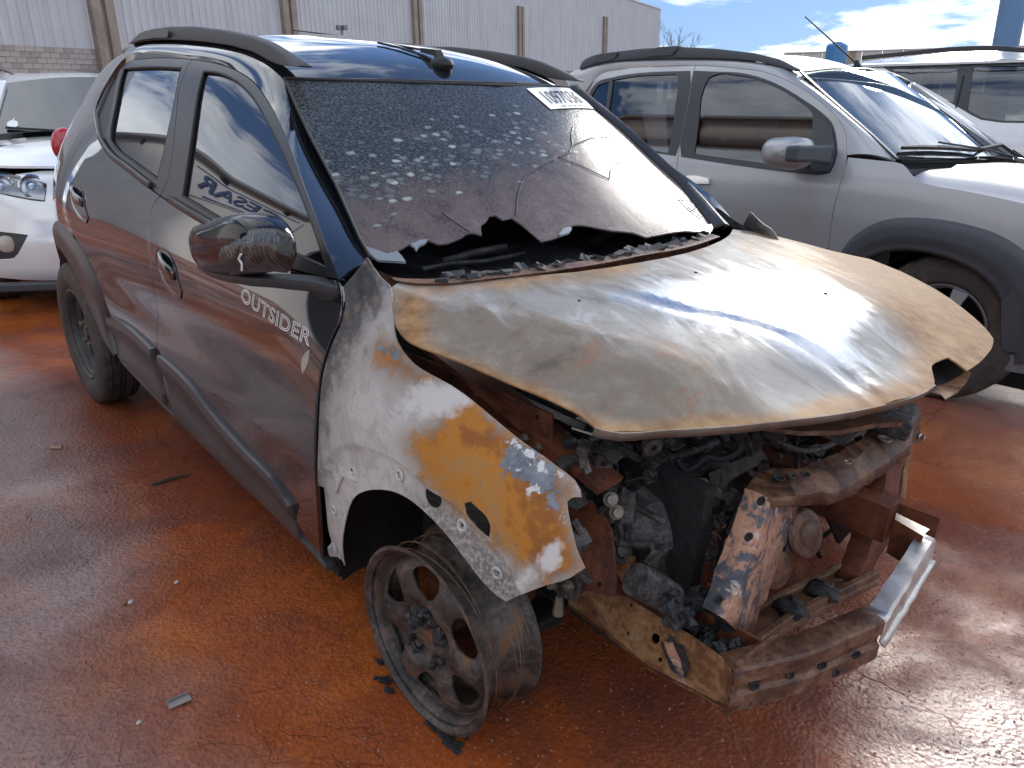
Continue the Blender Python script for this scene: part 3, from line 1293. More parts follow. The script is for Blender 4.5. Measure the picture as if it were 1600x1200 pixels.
# window frames and panes
G_REAR = [(193, 107.5), (240, 105), (283, 107), (272, 160), (258, 225), (245, 281), (205, 252), (176, 227), (172, 219), (181, 160)]
G_QUART = [(187, 108), (176, 122), (160, 155), (151, 178), (158, 216), (165, 217), (176, 160)]
G_FRONT = [(317, 112), (338, 114), (369, 128), (394, 153), (416, 191), (437, 231), (455, 272), (474, 318), (494, 372), (511, 420), (470, 402), (400, 374), (339, 341), (284, 307), (298, 215)]
uv_gr, uv_gq, uv_gf = (trace(SB, g, 3) for g in (G_REAR, G_QUART, G_FRONT))
o_rf = np.concatenate([uv_frame[:kf + 1], uv_bup[1:-1], uv_belt[:kb + 1][::-1][:-1]])
o_ff = np.concatenate([uv_frame[kf:], uv_belt[kb:][::-1][1:-1], uv_bup[::-1][:-1]])
rfr = body_panel("window_frame", o_rf, trim_mat, rear_door, holes=[uv_gr, uv_gq], spacing=0.025, thick=0.02)
ffr = body_panel("window_frame", o_ff, trim_mat, front_door, holes=[uv_gf], spacing=0.025, thick=0.02)
SBI = Side(BF, Yb, -0.010)
body_glass = []
for nm, uvg, par in (("window_pane", uv_gr, rear_door), ("quarter_pane", uv_gq, rear_door), ("window_pane", uv_gf, front_door)):
    body_glass.append(panel(nm, SBI, inset2(uvg, -0.006), glass_mat if nm == "window_pane" else plastic, par, gap=0, spacing=0.03, thick=0.004))
# rubber seals round the panes, belt moulding
for uvg, par in ((uv_gr, rear_door), (uv_gf, front_door)):
    m = MB()
    c3 = SB.P(np.vstack([uvg, uvg[:1]])) + np.array([0, .004, 0])
    m.tube(c3, 0.0045, 6, cap=False)
    m.build("window_seal", rubber, par, smooth=True)
dB = np.stack([uv_belt[:, 0], uv_belt[:, 1]], 1)
for sl, par in ((slice(4, kb), rear_door), (slice(kb + 1, len(uv_belt) - 6), front_door)):
    m = MB()
    m.bar(SB.P(dB[sl]) + np.array([0, -.003, .011]), 0.012, 0.020)
    m.build("belt_moulding", trim_mat, par, smooth=True, bevel=0.003)

# ---- lower door cladding, proud of the doors
CL_TOP = [(170, 494), (195, 504), (225, 529), (245, 549), (265, 565), (297, 596), (333, 642), (383, 698), (443, 765), (457, 789)]
CL_BOT = [(474, 846), (463, 835), (420, 792), (367, 742), (293, 666), (247, 618), (187, 556)]
uv_ct, uv_cb = trace(SB, CL_TOP, 4, False), trace(SB, CL_BOT, 3, False)


def clad_warp(uv, P):
    P = P.copy()
    top = np.interp(uv[:, 0], uv_ct[:, 0], uv_ct[:, 1])
    bot = np.interp(uv[:, 0], uv_cb[::-1, 0], uv_cb[::-1, 1])
    h = np.clip((uv[:, 1] - bot) / np.maximum(top - bot, .02), 0, 1)
    P[:, 1] -= 0.010 + 0.007 * np.exp(-((h - .86) / .12) ** 2) - 0.009 * np.exp(-((h - .45) / .22) ** 2)
    return P


mid_x = SB.uv((246, 552))[0]
for part, par in ((lambda q: q[q[:, 0] < mid_x - .003], rear_door), (lambda q: q[q[:, 0] > mid_x + .003], front_door)):
    tp, bt = part(uv_ct), part(uv_cb)
    oc = np.concatenate([tp, bt])
    V2, F2 = fill2d(inset2(oc, 0.002), (), 0.014)
    P = clad_warp(V2, SB.P(V2))
    tri = P[F2]
    fn = np.cross(tri[:, 1] - tri[:, 0], tri[:, 2] - tri[:, 0])
    N = np.zeros_like(P)
    for k in range(3):
        np.add.at(N, F2[:, k], fn)
    N /= np.linalg.norm(N, axis=1)[:, None]
    shell("door_cladding", P, F2, N, 0.02, clad_mat, par)

# ---- sill strip below the doors
m = MB()
xs_ = np.linspace(sill_r[0], sill_f[0] + .03, 16)
zs_ = np.interp(xs_, [sill_r[0], sill_m[0], sill_f[0]], [sill_r[1], sill_m[1], sill_f[1]])
m.bar([(x, -float(Yb(x, z)) + .012, z - .012) for x, z in zip(xs_, zs_)], 0.03, 0.018)
m.build("sill_trim", clad_mat, car, smooth=True, bevel=0.004)
m = MB()
m.bar([(x, -.64, z - .02) for x, z in zip(xs_, zs_)], 0.12, 0.06)
m.build("sill_beam", soot, car)

# ---- roof side / A pillar strip, lofted between the door line and the roof edge
STRIP_B = [(208, 67, .49), (240, 64, .49), (275, 63, .49), (328, 66, .49), (369, 72, .492), (403, 82, .495), (428, 100, .503), (443, 123, .512), (462, 165, .528), (484, 212, .543), (505, 252, .556),
           (525, 291, .572), (545, 332, .593), (562, 373, .615), (578, 404, .632)]
Bc = catmull(np.array([BF.on(p[:2], 'y', -p[2]) for p in STRIP_B]), 4, False, 80)
Ac = SB.P(uv_frame)


def resample3(P, n):
    d = np.concatenate([[0], np.cumsum(np.linalg.norm(np.diff(P, axis=0), axis=1))])
    t = np.linspace(0, d[-1], n)
    return np.stack([np.interp(t, d, P[:, k]) for k in range(P.shape[1])], 1)


NA = 70
Ac2, Bc2 = resample3(Ac, NA), resample3(Bc, NA)
NB = 9
grid = np.zeros((NA, NB, 3))
for j in range(NB):
    t = j / (NB - 1)
    base = Ac2 * (1 - t) + Bc2 * t
    bul = np.sin(math.pi * t)
    wdt = np.linalg.norm(Bc2 - Ac2, axis=1)
    out = np.array([0.0, -.80, .60])
    grid[:, j] = base + out[None] * (bul * np.minimum(0.020, wdt * 0.20) * np.linspace(1, .25, NA))[:, None]


def folded(name, G, mat, parent, thick=0.0035, angle=28, label=None):
    """bent sheet steel: crisp folds, real thickness"""
    n, k = G.shape[:2]
    F = [(i * k + j, (i + 1) * k + j, (i + 1) * k + j + 1, i * k + j + 1) for i in range(n - 1) for j in range(k - 1)]
    o = mesh_obj(name, G.reshape(-1, 3), F, mat, parent, smooth=angle, label=label)
    md = o.modifiers.new("thickness", 'SOLIDIFY')
    md.thickness = thick
    md.offset = 0
    return o


def grid_mesh(name, G, mat, parent, flip=False, thick=0.0, label=None, wrap=False):
    n, k = G.shape[:2]
    V = G.reshape(-1, 3)
    F = []
    for i in range(n - 1 if not wrap else n):
        for j in range(k - 1):
            i2 = (i + 1) % n
            f = (i * k + j, i2 * k + j, i2 * k + j + 1, i * k + j + 1)
            F.append(f[::-1] if flip else f)
    F = np.array(F)
    tri_n = np.cross(V[F[:, 1]] - V[F[:, 0]], V[F[:, 2]] - V[F[:, 0]]) + np.cross(V[F[:, 2]] - V[F[:, 0]], V[F[:, 3]] - V[F[:, 0]])
    N = np.zeros_like(V)
    for q in range(4):
        np.add.at(N, F[:, q], tri_n)
    N /= np.maximum(np.linalg.norm(N, axis=1), 1e-12)[:, None]
    if thick:
        return shell(name, V, F, N, thick, mat, parent, label=label)
    return mesh_obj(name, V, F, mat, parent, loopn=[N[i] for f in F for i in f], label=label)


pillar_strip = grid_mesh("roof_side_and_pillar", grid, dark_paint, car, thick=0.01)

# ---- rear quarter behind the rear door
rq_edge = uv_redge
arch_out = [(113, 362), (104, 352), (92, 347), (75, 340)]
q_top = [(-2.20, 1.41), (-2.42, 1.385), (-2.56, 1.345), (-2.66, 1.28), (-2.73, 1.17), (-2.82, 1.075), (-2.97, 1.0), (-3.04, .90), (-3.04, .76), (-3.00, .62)]
ca = np.array([-2.423 - 0.02, 0.33])
arc = [(ca[0] + .40 * math.cos(a), ca[1] + .40 * math.sin(a)) for a in np.linspace(math.radians(125), math.radians(60), 8)]
o_q = np.concatenate([rq_edge, [(rq_edge[-1][0] + .0, rq_edge[-1][1] - .03)], [p for p in arc[::-1] if p[0] < rq_edge[-1][0]], [(-2.80, .60)], q_top[::-1]])
quarter = body_panel("rear_quarter", np.array(o_q), dark_paint, car, spacing=0.03)

# ---- rear wheel arch cladding
RA_OUT = [(-2.90, .36), (-2.885, .48), (-2.82, .60), (-2.68, .705)] + [tuple(SB.uv(p)) for p in ((91, 346), (110, 364), (130, 392), (145, 421), (158, 455), (166, 484), (175, 518), (188, 551))]
RA_IN = [(-2.765, .34), (-2.755, .44), (-2.69, .555), (-2.58, .632)] + [tuple(SB.uv(p)) for p in ((101, 389), (116, 413), (130, 440), (141, 465), (150, 490), (162, 522), (186, 556))]
ro, ri = resample3(catmull(np.array(RA_OUT), 4, False, 80), 44), resample3(catmull(np.array(RA_IN), 4, False, 80), 44)
SA = Side(BF, Yb, 0.016)
G = np.zeros((44, 8, 3))
for j in range(8):
    t = j / 7
    uvj = ri * (1 - t) + ro * t
    G[:, j] = SA.P(uvj)
    G[:, j, 1] += 0.016 * max(0, (t - .72) / .28) ** 2 * 0.9 - 0.004 * math.sin(math.pi * t)
G = np.concatenate([G[:, :1] + np.array([0, .05, 0]), G], 1)
arch_clad = grid_mesh("wheel_arch_cladding", G, clad_mat, car, flip=False, thick=0.004)

# ---- roof
def h_ws(x, y):
    x, y = np.asarray(x, float), np.asarray(y, float)
    e = .512 + (x + 1.012) / .64 * .123
    return .990 + (-.372 - x) * .5625 + .042 * (1 - (y / np.maximum(e, .3)) ** 2)


TW = Top(BF, h_ws)
rdroop = spline1([(-3.0, .20), (-2.85, .12), (-2.6, .055), (-2.2, .016), (-1.9, .004), (-1.6, 0), (-1.40, .012), (-1.2, .032), (-1.1, .052), (-1.01, .080), (-.95, .112), (-.85, .18)], .02)


def h_roof(x, y):
    x, y = np.asarray(x, float), np.asarray(y, float)
    return 1.478 - rdroop(x) - .045 * (np.abs(y) / .47) ** 2.2


TR = Top(BF, h_roof)
ws_top = np.array([TW.uv(p) for p in ((444, 122), (520, 124), (650, 128.5), (775, 132), (889, 135))])
ro_l = [(ws_top[-1][0], ws_top[-1][1]), (-1.3, .50), (-1.8, .50), (-2.3, .49), (-2.48, .46), (-2.56, .36), (-2.60, 0)]
ro_r = [(x, -y) for x, y in ro_l[::-1][1:]]
o_roof = np.concatenate([catmull(ws_top, 4, False)[:-1], catmull(np.array(ro_l + ro_r[:-1]), 3, False)])
roof = panel("roof_panel", TR, o_roof, dark_paint, car, spacing=0.04, thick=0.012, gap=0.0)

# ---- roof rails
RR_T = [(205, 68), (212, 60), (222, 51), (240, 45), (266, 41.5), (306, 41), (353, 47), (394, 56), (420, 66), (446, 82), (464, 94), (476, 103)]
RR_B = [(209, 69), (222, 66), (250, 63), (275, 63), (303, 64), (328, 66), (369, 72), (403, 81), (420, 90), (434, 98), (450, 103), (474, 105)]


def rail(ys, name="roof_rail"):
    a = resample3(np.array([BF.on(p, 'y', -.500) for p in RR_T]), 40)
    b = resample3(np.array([BF.on(p, 'y', -.500) for p in RR_B]), 40)
    m = MB()
    V, F = [], []
    for i in range(40):
        for q in ((a[i], 0.008), (a[i], -.022), (b[i], -.03), (b[i], .020)):
            p = np.array(q[0]) + np.array([0, -q[1], 0])
            V.append((p[0], p[1] * ys, p[2]))
    for i in range(39):
        for k in range(4):
            F.append((4 * i + k, 4 * i + (k + 1) % 4, 4 * i + 4 + (k + 1) % 4, 4 * i + 4 + k))
    F += [(3, 2, 1, 0), (156, 157, 158, 159)]
    m.add(V, F)
    return m.build(name, plastic, car, smooth=True, bevel=0.005)


rail_r, rail_l = rail(1), rail(-1)
tp_ = np.array([BF.on(p, 'y', -.505) for p in [(219, 64.5), (226, 54), (238, 48.5), (262, 46), (274, 49), (272, 59), (250, 60)]])
m = MB()
V2, F2 = fill2d(tp_[:, [0, 2]], (), 0.05)
m.extrude(V2, F2, lambda p: np.array([p[0], -.5225 - .004, p[1]]), (0, -1, 0), 0.004)
m.build("rail_cover", simple("scuffed_plastic", (0.11, 0.115, 0.12), 0.45, var=0.3, vscale=18), rail_r)

# ---- aerial and its lead on the roof
ab = TR.P([TR.uv((690, 103))])[0]
m = MB()
m.ball(ab + np.array([0, 0, .004]), (.045, .032, .022), 8)
m.bar([ab + np.array([-.01, 0, .015]), ab + np.array([-.02, 0, .035]), ab + np.array([-.10, 0, .042])], [.03, .022, .014], [.02, .018, .012])
aer = m.build("aerial_base", rubber, car, smooth=True)
m = MB()
tip = BF.on((456, 47), 'y', ab[1] - .02)
m.tube([ab + np.array([-.09, 0, .042]), (ab + np.array([-.09, 0, .042])) * .5 + tip * .5 + np.array([0, 0, .006]), tip], [.0038, .003, .0022], 6)
m.build("aerial_rod", rubber, aer)
m = MB()
lead = [TR.P([TR.uv(p)])[0] + np.array([0, 0, .006]) for p in ((680, 100), (664, 91), (640, 83), (622, 77), (590, 70))]
m.tube(lead, .0035, 6)
m.build("aerial_lead", rubber, aer)

# ---- tail lamp
lamp_red = Mat("tail_lamp_red"); lamp_red.set(color=(0.45, 0.02, 0.03), rough=0.12, coat=0.5)
m = MB()
for i in range(1):
    m.ball((-2.985, -.595, .995), (.05, .055, .075), 12)
m.build("tail_lamp", lamp_red.m, car, smooth=True)

# ---- rear end, left flank, dark inner hull
hatch = []
for j, (z, xr, hw) in enumerate([(1.40, -2.50, .44), (1.33, -2.62, .48), (1.25, -2.70, .52), (1.10, -2.80, .57), (.97, -2.96, .60), (.75, -3.05, .60), (.5, -3.05, .58), (.32, -2.95, .52)]):
    hatch.append([(xr + .07 * (abs(t) ** 3), hw * t, z) for t in np.linspace(-1, 1, 11)])
hatchG = np.array(hatch)
grid_mesh("tailgate", hatchG, dark_paint, car, flip=False, thick=0.01)
m = MB()
V, F = [], []
stn = [(-2.90, .80, .95), (-2.55, .93, 1.30), (-2.2, 1, 1.43), (-1.4, 1, 1.43), (-1.03, 1, 1.30), (-.80, 1, 1.00), (-.58, 1, .90)]
NP = 7
for x, k, zt in stn:
    zl = np.array([.20, .32, .55, .80, .95, 1.05, 1.45])
    zl = np.minimum(zl, zt - .02 * np.arange(NP)[::-1] * 0.5)
    yl = np.array([float(Yb(max(x, -2.6), z)) for z in zl]) * k - .05
    yl[-1] = min(yl[-1], .44)
    for z, y in zip(zl, yl):
        V.append((x, -y, z))
    for z, y in zip(zl[::-1], yl[::-1]):
        V.append((x, y, z))
npf = 2 * NP
for i in range(len(stn) - 1):
    for k in range(npf):
        F.append((i * npf + k, i * npf + (k + 1) % npf, (i + 1) * npf + (k + 1) % npf, (i + 1) * npf + k))
F.append(tuple(range(npf))[::-1])
m.add(V, F)
m.build("inner_hull", soot, car)
for o in (fd_skin, rd_skin, rfr, ffr, quarter, arch_clad, pillar_strip) + tuple(body_glass):
    n = mirror_part(o)
    n.parent = car

# ---- handles
def flank_patch(outline_px, off, mat, parent, name, spacing=0.008, thick=0.006):
    S = Side(BF, Yb, off)
    uv = trace(SB, outline_px, 4)
    return panel(name, S, uv, mat, parent, gap=0, spacing=spacing, thick=thick)


cup_mat = paint("handle_cup_paint", (0.02, 0.024, 0.03), 0.05, damt=0.03)


def handle(px_cup, px_grip, px_lip, parent):
    uv = trace(SB, px_cup, 4)
    V2, F2 = fill2d(uv, (), 0.006)
    S = Side(BF, Yb, 0.0015)
    P = S.P(V2)
    c = uv.mean(0)
    d = seg_dist(uv, V2)
    dm = d.max()
    P[:, 1] += 0.008 * smooth01(d / dm)
    tri = P[F2]
    fn = np.cross(tri[:, 1] - tri[:, 0], tri[:, 2] - tri[:, 0])
    N = np.zeros_like(P)
    for k in range(3):
        np.add.at(N, F2[:, k], fn)
    N /= np.linalg.norm(N, axis=1)[:, None]
    h = shell("handle_cup", P, F2, N, 0.002, cup_mat, parent, back=False)
    m = MB()
    rim = S.P(np.vstack([uv, uv[:1]]))
    m.tube(rim, 0.0018, 6, cap=False)
    m.build("cup_rim", clad_mat, h, smooth=True)
    a, b = SB.uv(px_grip[0]), SB.uv(px_grip[1])
    pts = [SB.P([a + (b - a) * t])[0] + np.array([0, -.001 - .012 * math.sin(math.pi * t), 0]) for t in np.linspace(0, 1, 9)]
    m = MB()
    m.bar(pts, 0.012, [.030, .034, .036, .036, .036, .036, .036, .032, .028])
    m.build("grip", dark_paint, h, smooth=True, bevel=0.004)
    return h


handle([(246, 391), (252, 387), (262, 394), (270, 407), (276, 424), (278, 437), (284, 455), (283, 466), (277, 466), (262, 452), (250, 430), (245, 408)], ((250, 400), (274, 432)), None, front_door)
handle([(110, 287), (116, 285), (124, 291), (130, 303), (133, 322), (138, 340), (136, 347), (130, 346), (118, 332), (110, 310)], ((113, 296), (130, 318)), None, rear_door)
# ================================================================== burnt front of the dark car
# ---- materials
def burnt_hood():
    M = Mat("scorched_bonnet_metal")
    n1 = M.noise(3.2, 7, 0.62, dist=0.6)
    n2 = M.noise(22, 6, 0.65)
    n3 = M.noise(110, 4, 0.65)
    streak = M.noise(7, 6, 0.65, vec=M.mapping(scale=(0.6, 1.8, 1.0), rot=(0, 0, 0.5)), dist=0.8)
    tan = M.ramp(M.math('ADD', M.math('MULTIPLY', n1, 0.7), M.math('MULTIPLY', n2, 0.3)),
                 [(0.34, (0.115, 0.088, 0.066)), (0.44, (0.195, 0.155, 0.118)), (0.55, (0.265, 0.225, 0.182)), (0.66, (0.22, 0.125, 0.055))], True)
    edge = M.attr('edge')
    wob = M.math('MULTIPLY', M.math('SUBTRACT', n1, 0.5), 0.9)
    e2 = M.ramp(M.math('ADD', edge, wob), [(0.28, 0.0), (0.62, 1.0)], True)
    grey = M.ramp(streak, [(0.32, (0.17, 0.155, 0.14)), (0.5, (0.28, 0.268, 0.255)), (0.66, (0.40, 0.395, 0.385))], True)
    g2 = M.ramp(M.math('ADD', M.attr('grey'), M.math('MULTIPLY', M.math('SUBTRACT', streak, 0.5), 0.8)), [(0.38, 0.0), (0.66, 1.0)], True)
    col = M.mix(g2, tan, grey)
    col = M.mix(M.math('MULTIPLY', e2, 0.9), col, M.ramp(n2, [(0.36, (0.20, 0.080, 0.022)), (0.50, (0.32, 0.16, 0.050)), (0.64, (0.40, 0.24, 0.10))]))
    # peppered flecks
    fl = M.ramp(M.voronoi(52, vec=M.mapping(scale=(1, 0.6, 1))), [(0.10, 1.0), (0.22, 0.0)])
    fm = M.math('MULTIPLY', fl, M.ramp(M.math('ADD', M.attr('fleck'), M.math('MULTIPLY', M.math('SUBTRACT', n2, 0.5), 1.6)), [(0.45, 0.0), (0.75, 0.8)]))
    col = M.mix(fm, col, (0.13, 0.115, 0.10))
    col = M.mix(M.math('MULTIPLY', M.ramp(n3, [(0.52, 0.0), (0.68, 1.0)]), 0.30), col, (0.22, 0.16, 0.11))
    rustl = M.ramp(M.noise(5.0, 8, 0.7, loc=(4, 2, 1), dist=1.2), [(0.56, 0.0), (0.66, 0.7)])
    col = M.mix(M.math('MULTIPLY', rustl, M.math('SUBTRACT', 1.0, g2)), col, (0.27, 0.115, 0.045))
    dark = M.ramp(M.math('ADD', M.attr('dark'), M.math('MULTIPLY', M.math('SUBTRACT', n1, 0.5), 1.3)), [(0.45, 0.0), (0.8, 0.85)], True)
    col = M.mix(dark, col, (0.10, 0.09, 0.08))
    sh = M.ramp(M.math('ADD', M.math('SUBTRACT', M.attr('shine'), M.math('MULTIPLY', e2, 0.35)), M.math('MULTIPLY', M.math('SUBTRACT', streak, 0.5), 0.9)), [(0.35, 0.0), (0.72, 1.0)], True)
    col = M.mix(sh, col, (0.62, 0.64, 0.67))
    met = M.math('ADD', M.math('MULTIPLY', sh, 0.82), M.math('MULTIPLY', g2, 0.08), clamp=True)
    rough = M.math('SUBTRACT', M.math('ADD', 0.48, M.math('MULTIPLY', n2, 0.22)), M.math('ADD', M.math('MULTIPLY', sh, 0.32), M.math('MULTIPLY', g2, 0.08)))
    M.set(color=col, metal=met, rough=rough, spec=0.22)
    M.set(normal=M.bump(M.math('ADD', M.math('MULTIPLY', n3, 0.25), M.math('ADD', n2, M.math('MULTIPLY', n1, 1.0))), 0.15, 0.003))
    return M.m


def burnt_fender():
    M = Mat("scorched_wing_metal")
    n1 = M.noise(5.0, 8, 0.66, dist=0.8)
    n2 = M.noise(26, 6, 0.68)
    n3 = M.noise(120, 4, 0.65)
    w1 = M.math('MULTIPLY', M.math('SUBTRACT', n1, 0.5), 1.3)
    w2 = M.math('MULTIPLY', M.math('SUBTRACT', n2, 0.5), 1.3)
    w = M.math('ADD', w1, w2)
    ash = M.ramp(M.math('ADD', M.math('MULTIPLY', n1, 0.65), M.math('MULTIPLY', n2, 0.35)), [(0.33, (0.26, 0.232, 0.208)), (0.45, (0.43, 0.40, 0.37)), (0.58, (0.58, 0.55, 0.515)), (0.7, (0.68, 0.655, 0.62))], True)
    col = ash

    def layer(col, a, c, lo=0.42, hi=0.56, amt=1.0, ww=None):
        f = M.ramp(M.math('ADD', M.attr(a), ww or w), [(lo, 0.0), (hi, amt)])
        return M.mix(f, col, c), f
    mott = M.ramp(M.math('ADD', n3, M.math('MULTIPLY', n2, 0.5)), [(0.66, (0.09, 0.085, 0.08)), (0.78, (0.26, 0.245, 0.225)), (0.9, (0.46, 0.44, 0.41))])
    col, fb = layer(col, 'band', mott, 0.35, 0.7, 0.8)
    sootc = M.ramp(n2, [(0.35, (0.030, 0.030, 0.034)), (0.65, (0.11, 0.107, 0.107))])
    col, fs = layer(col, 'soot', sootc, 0.3, 0.75, 0.95)
    rust = M.ramp(M.math('ADD', M.math('MULTIPLY', n1, 0.6), M.math('MULTIPLY', n2, 0.4)), [(0.30, (0.13, 0.045, 0.012)), (0.42, (0.30, 0.105, 0.016)), (0.52, (0.46, 0.18, 0.022)), (0.60, (0.40, 0.20, 0.06)), (0.7, (0.24, 0.10, 0.03))], True)
    col, fr0 = layer(col, 'rust', M.ramp(n2, [(0.35, (0.22, 0.13, 0.07)), (0.65, (0.36, 0.27, 0.19))]), 0.12, 0.55, 0.8)
    col, fr = layer(col, 'rust', rust, 0.42, 0.74)
    col, fw = layer(col, 'white', (0.64, 0.62, 0.59), 0.38, 0.68, 0.9)
    col, fp = layer(col, 'peel', M.ramp(n2, [(0.4, (0.12, 0.135, 0.155)), (0.62, (0.25, 0.27, 0.295))]), 0.55, 0.62, ww=M.math('MULTIPLY', w, 1.5))
    wf = M.math('MULTIPLY', M.ramp(M.noise(38, 6, 0.7, loc=(2, 3, 8)), [(0.57, 0.0), (0.61, 1.0)]), M.ramp(M.attr('peel'), [(0.4, 0.0), (0.7, 1.0)]))
    col = M.mix(wf, col, (0.68, 0.67, 0.65))
    M.set(color=col, rough=M.math('SUBTRACT', M.math('ADD', 0.52, M.math('MULTIPLY', n2, 0.2)), M.math('MULTIPLY', fs, 0.25)), spec=0.4)
    M.set(normal=M.bump(M.math('ADD', M.math('MULTIPLY', n3, 0.4), M.math('ADD', M.math('MULTIPLY', n2, 1.3), M.math('MULTIPLY', M.math('ADD', fr, fp), 0.8))), 0.42, 0.003))
    return M.m


def rusty(name, stops, rough=0.7, sc=9.0, bump=0.5, metal=0.0, flake=None, fl=(0.56, 0.6)):
    M = Mat(name)
    n1 = M.noise(sc, 8, 0.68, dist=0.7)
    n2 = M.noise(sc * 7, 5, 0.65)
    t = M.math('ADD', M.math('MULTIPLY', n1, 0.7), M.math('MULTIPLY', n2, 0.3))
    col = M.ramp(t, stops, True)
    if flake:
        col = M.mix(M.ramp(M.noise(sc * 2.1, 7, 0.7, loc=(5, 1, 2), dist=0.5), [(fl[0], 0.0), (fl[1], 1.0)]), col, flake)
    M.set(color=col, rough=M.math('ADD', rough - 0.12, M.math('MULTIPLY', n2, 0.25)), metal=metal)
    M.set(normal=M.bump(M.math('ADD', n2, M.math('MULTIPLY', n1, 2)), bump, 0.003))
    return M.m


hood_mat, fender_mat = burnt_hood(), burnt_fender()
rust_bar = rusty("rusty_bar", [(0.36, (0.022, 0.012, 0.010)), (0.45, (0.080, 0.033, 0.018)), (0.53, (0.15, 0.070, 0.036)), (0.60, (0.20, 0.115, 0.065)), (0.70, (0.30, 0.23, 0.17))], 0.52, 10, 0.8)
rust_rail = rusty("ochre_rusty_rail", [(0.36, (0.055, 0.022, 0.012)), (0.45, (0.16, 0.070, 0.028)), (0.53, (0.27, 0.145, 0.060)), (0.64, (0.38, 0.28, 0.17))], 0.65, 12, 0.7)
rust_dark = rusty("dark_red_rust", [(0.34, (0.02, 0.01, 0.008)), (0.46, (0.085, 0.025, 0.012)), (0.56, (0.17, 0.05, 0.018)), (0.68, (0.21, 0.085, 0.035))], 0.7, 9)
peel_mat = rusty("peeling_burnt_primer", [(0.36, (0.045, 0.045, 0.055)), (0.47, (0.085, 0.085, 0.10)), (0.52, (0.40, 0.20, 0.12)), (0.60, (0.48, 0.27, 0.17)), (0.7, (0.09, 0.055, 0.045))], 0.6, 13, 0.6, flake=(0.5, 0.45, 0.42), fl=(0.60, 0.64))
cast_mat = rusty("sooty_casting", [(0.36, (0.012, 0.011, 0.011)), (0.47, (0.038, 0.034, 0.032)), (0.57, (0.10, 0.088, 0.082)), (0.7, (0.20, 0.18, 0.165))], 0.55, 22, 0.9)
rim_mat = rusty("burnt_wheel_steel", [(0.36, (0.020, 0.016, 0.014)), (0.46, (0.055, 0.043, 0.037)), (0.55, (0.115, 0.088, 0.074)), (0.62, (0.19, 0.088, 0.032)), (0.72, (0.15, 0.125, 0.11))], 0.5, 13, 0.5, metal=0.25)
char_mat = rusty("charred_debris", [(0.35, (0.008, 0.008, 0.008)), (0.5, (0.025, 0.025, 0.027)), (0.62, (0.075, 0.078, 0.085)), (0.72, (0.2, 0.21, 0.22))], 0.6, 30, 1.0)
bright_steel = rusty("bare_bright_steel", [(0.36, (0.30, 0.22, 0.16)), (0.5, (0.52, 0.47, 0.43)), (0.65, (0.66, 0.63, 0.60))], 0.34, 6, 0.2, metal=0.85)

# ---- windscreen, hanging sooty over the broken lower edge
def ws_glass():
    M = Mat("sooty_windscreen")
    sp = M.noise(150, 3, 0.6)
    n1 = M.noise(4, 7, 0.65, dist=0.6)
    n2 = M.noise(30, 5, 0.65)
    top = M.ramp(sp, [(0.38, (0.022, 0.025, 0.027)), (0.55, (0.055, 0.062, 0.065)), (0.70, (0.14, 0.15, 0.15))])
    lowc = M.ramp(M.math('ADD', M.math('MULTIPLY', n1, 0.5), M.math('ADD', M.math('MULTIPLY', n2, 0.25), M.math('MULTIPLY', sp, 0.25))),
                  [(0.36, (0.075, 0.057, 0.058)), (0.48, (0.135, 0.106, 0.105)), (0.60, (0.19, 0.155, 0.147)), (0.7, (0.26, 0.22, 0.20))], True)
    w = M.math('MULTIPLY', M.math('SUBTRACT', n1, 0.5), 1.2)
    f = M.ramp(M.math('ADD', M.attr('low'), w), [(0.2, 0.0), (0.8, 1.0)], True)
    col = M.mix(f, top, lowc)
    fv = M.mapping(scale=(1.0, 0.62, 1.0), rot=(0, 0, 0.7))
    cell = M.node('ShaderNodeTexVoronoi', feature='F1')
    cell.inputs['Scale'].default_value = 54
    M.link(fv, cell.inputs['Vector'])
    inn = M.ramp(M.math('ADD', cell.outputs['Distance'], M.math('MULTIPLY', M.math('SUBTRACT', M.noise(90, 3, 0.6), 0.5), 0.55)), [(0.30, 1.0), (0.46, 0.0)])
    pick = M.node('ShaderNodeSeparateXYZ')
    M.link(cell.outputs['Color'], pick.inputs[0])
    fm = M.attr('flake')
    sel = M.ramp(M.math('ADD', pick.outputs[0], M.math('MULTIPLY', M.math('SUBTRACT', fm, 0.5), 1.0)), [(0.72, 0.0), (0.76, 1.0)])
    br = M.ramp(pick.outputs[1], [(0.2, (0.11, 0.13, 0.13)), (0.7, (0.21, 0.25, 0.245)), (1.0, (0.38, 0.43, 0.415))])
    fl = M.math('MULTIPLY', M.math('MULTIPLY', inn, sel), M.ramp(fm, [(0.05, 0.0), (0.25, 0.9)]))
    col = M.mix(fl, col, br)
    M.set(color=col, rough=M.math('ADD', 0.11, M.math('MULTIPLY', sp, 0.12)), spec=M.math('SUBTRACT', 0.24, M.math('MULTIPLY', f, 0.15)))
    M.set(normal=M.bump(M.math('ADD', M.math('MULTIPLY', sp, 0.5), M.math('ADD', M.math('MULTIPLY', fl, 0.5), M.math('MULTIPLY', n2, 0.8))), 0.22, 0.002))
    return M.m


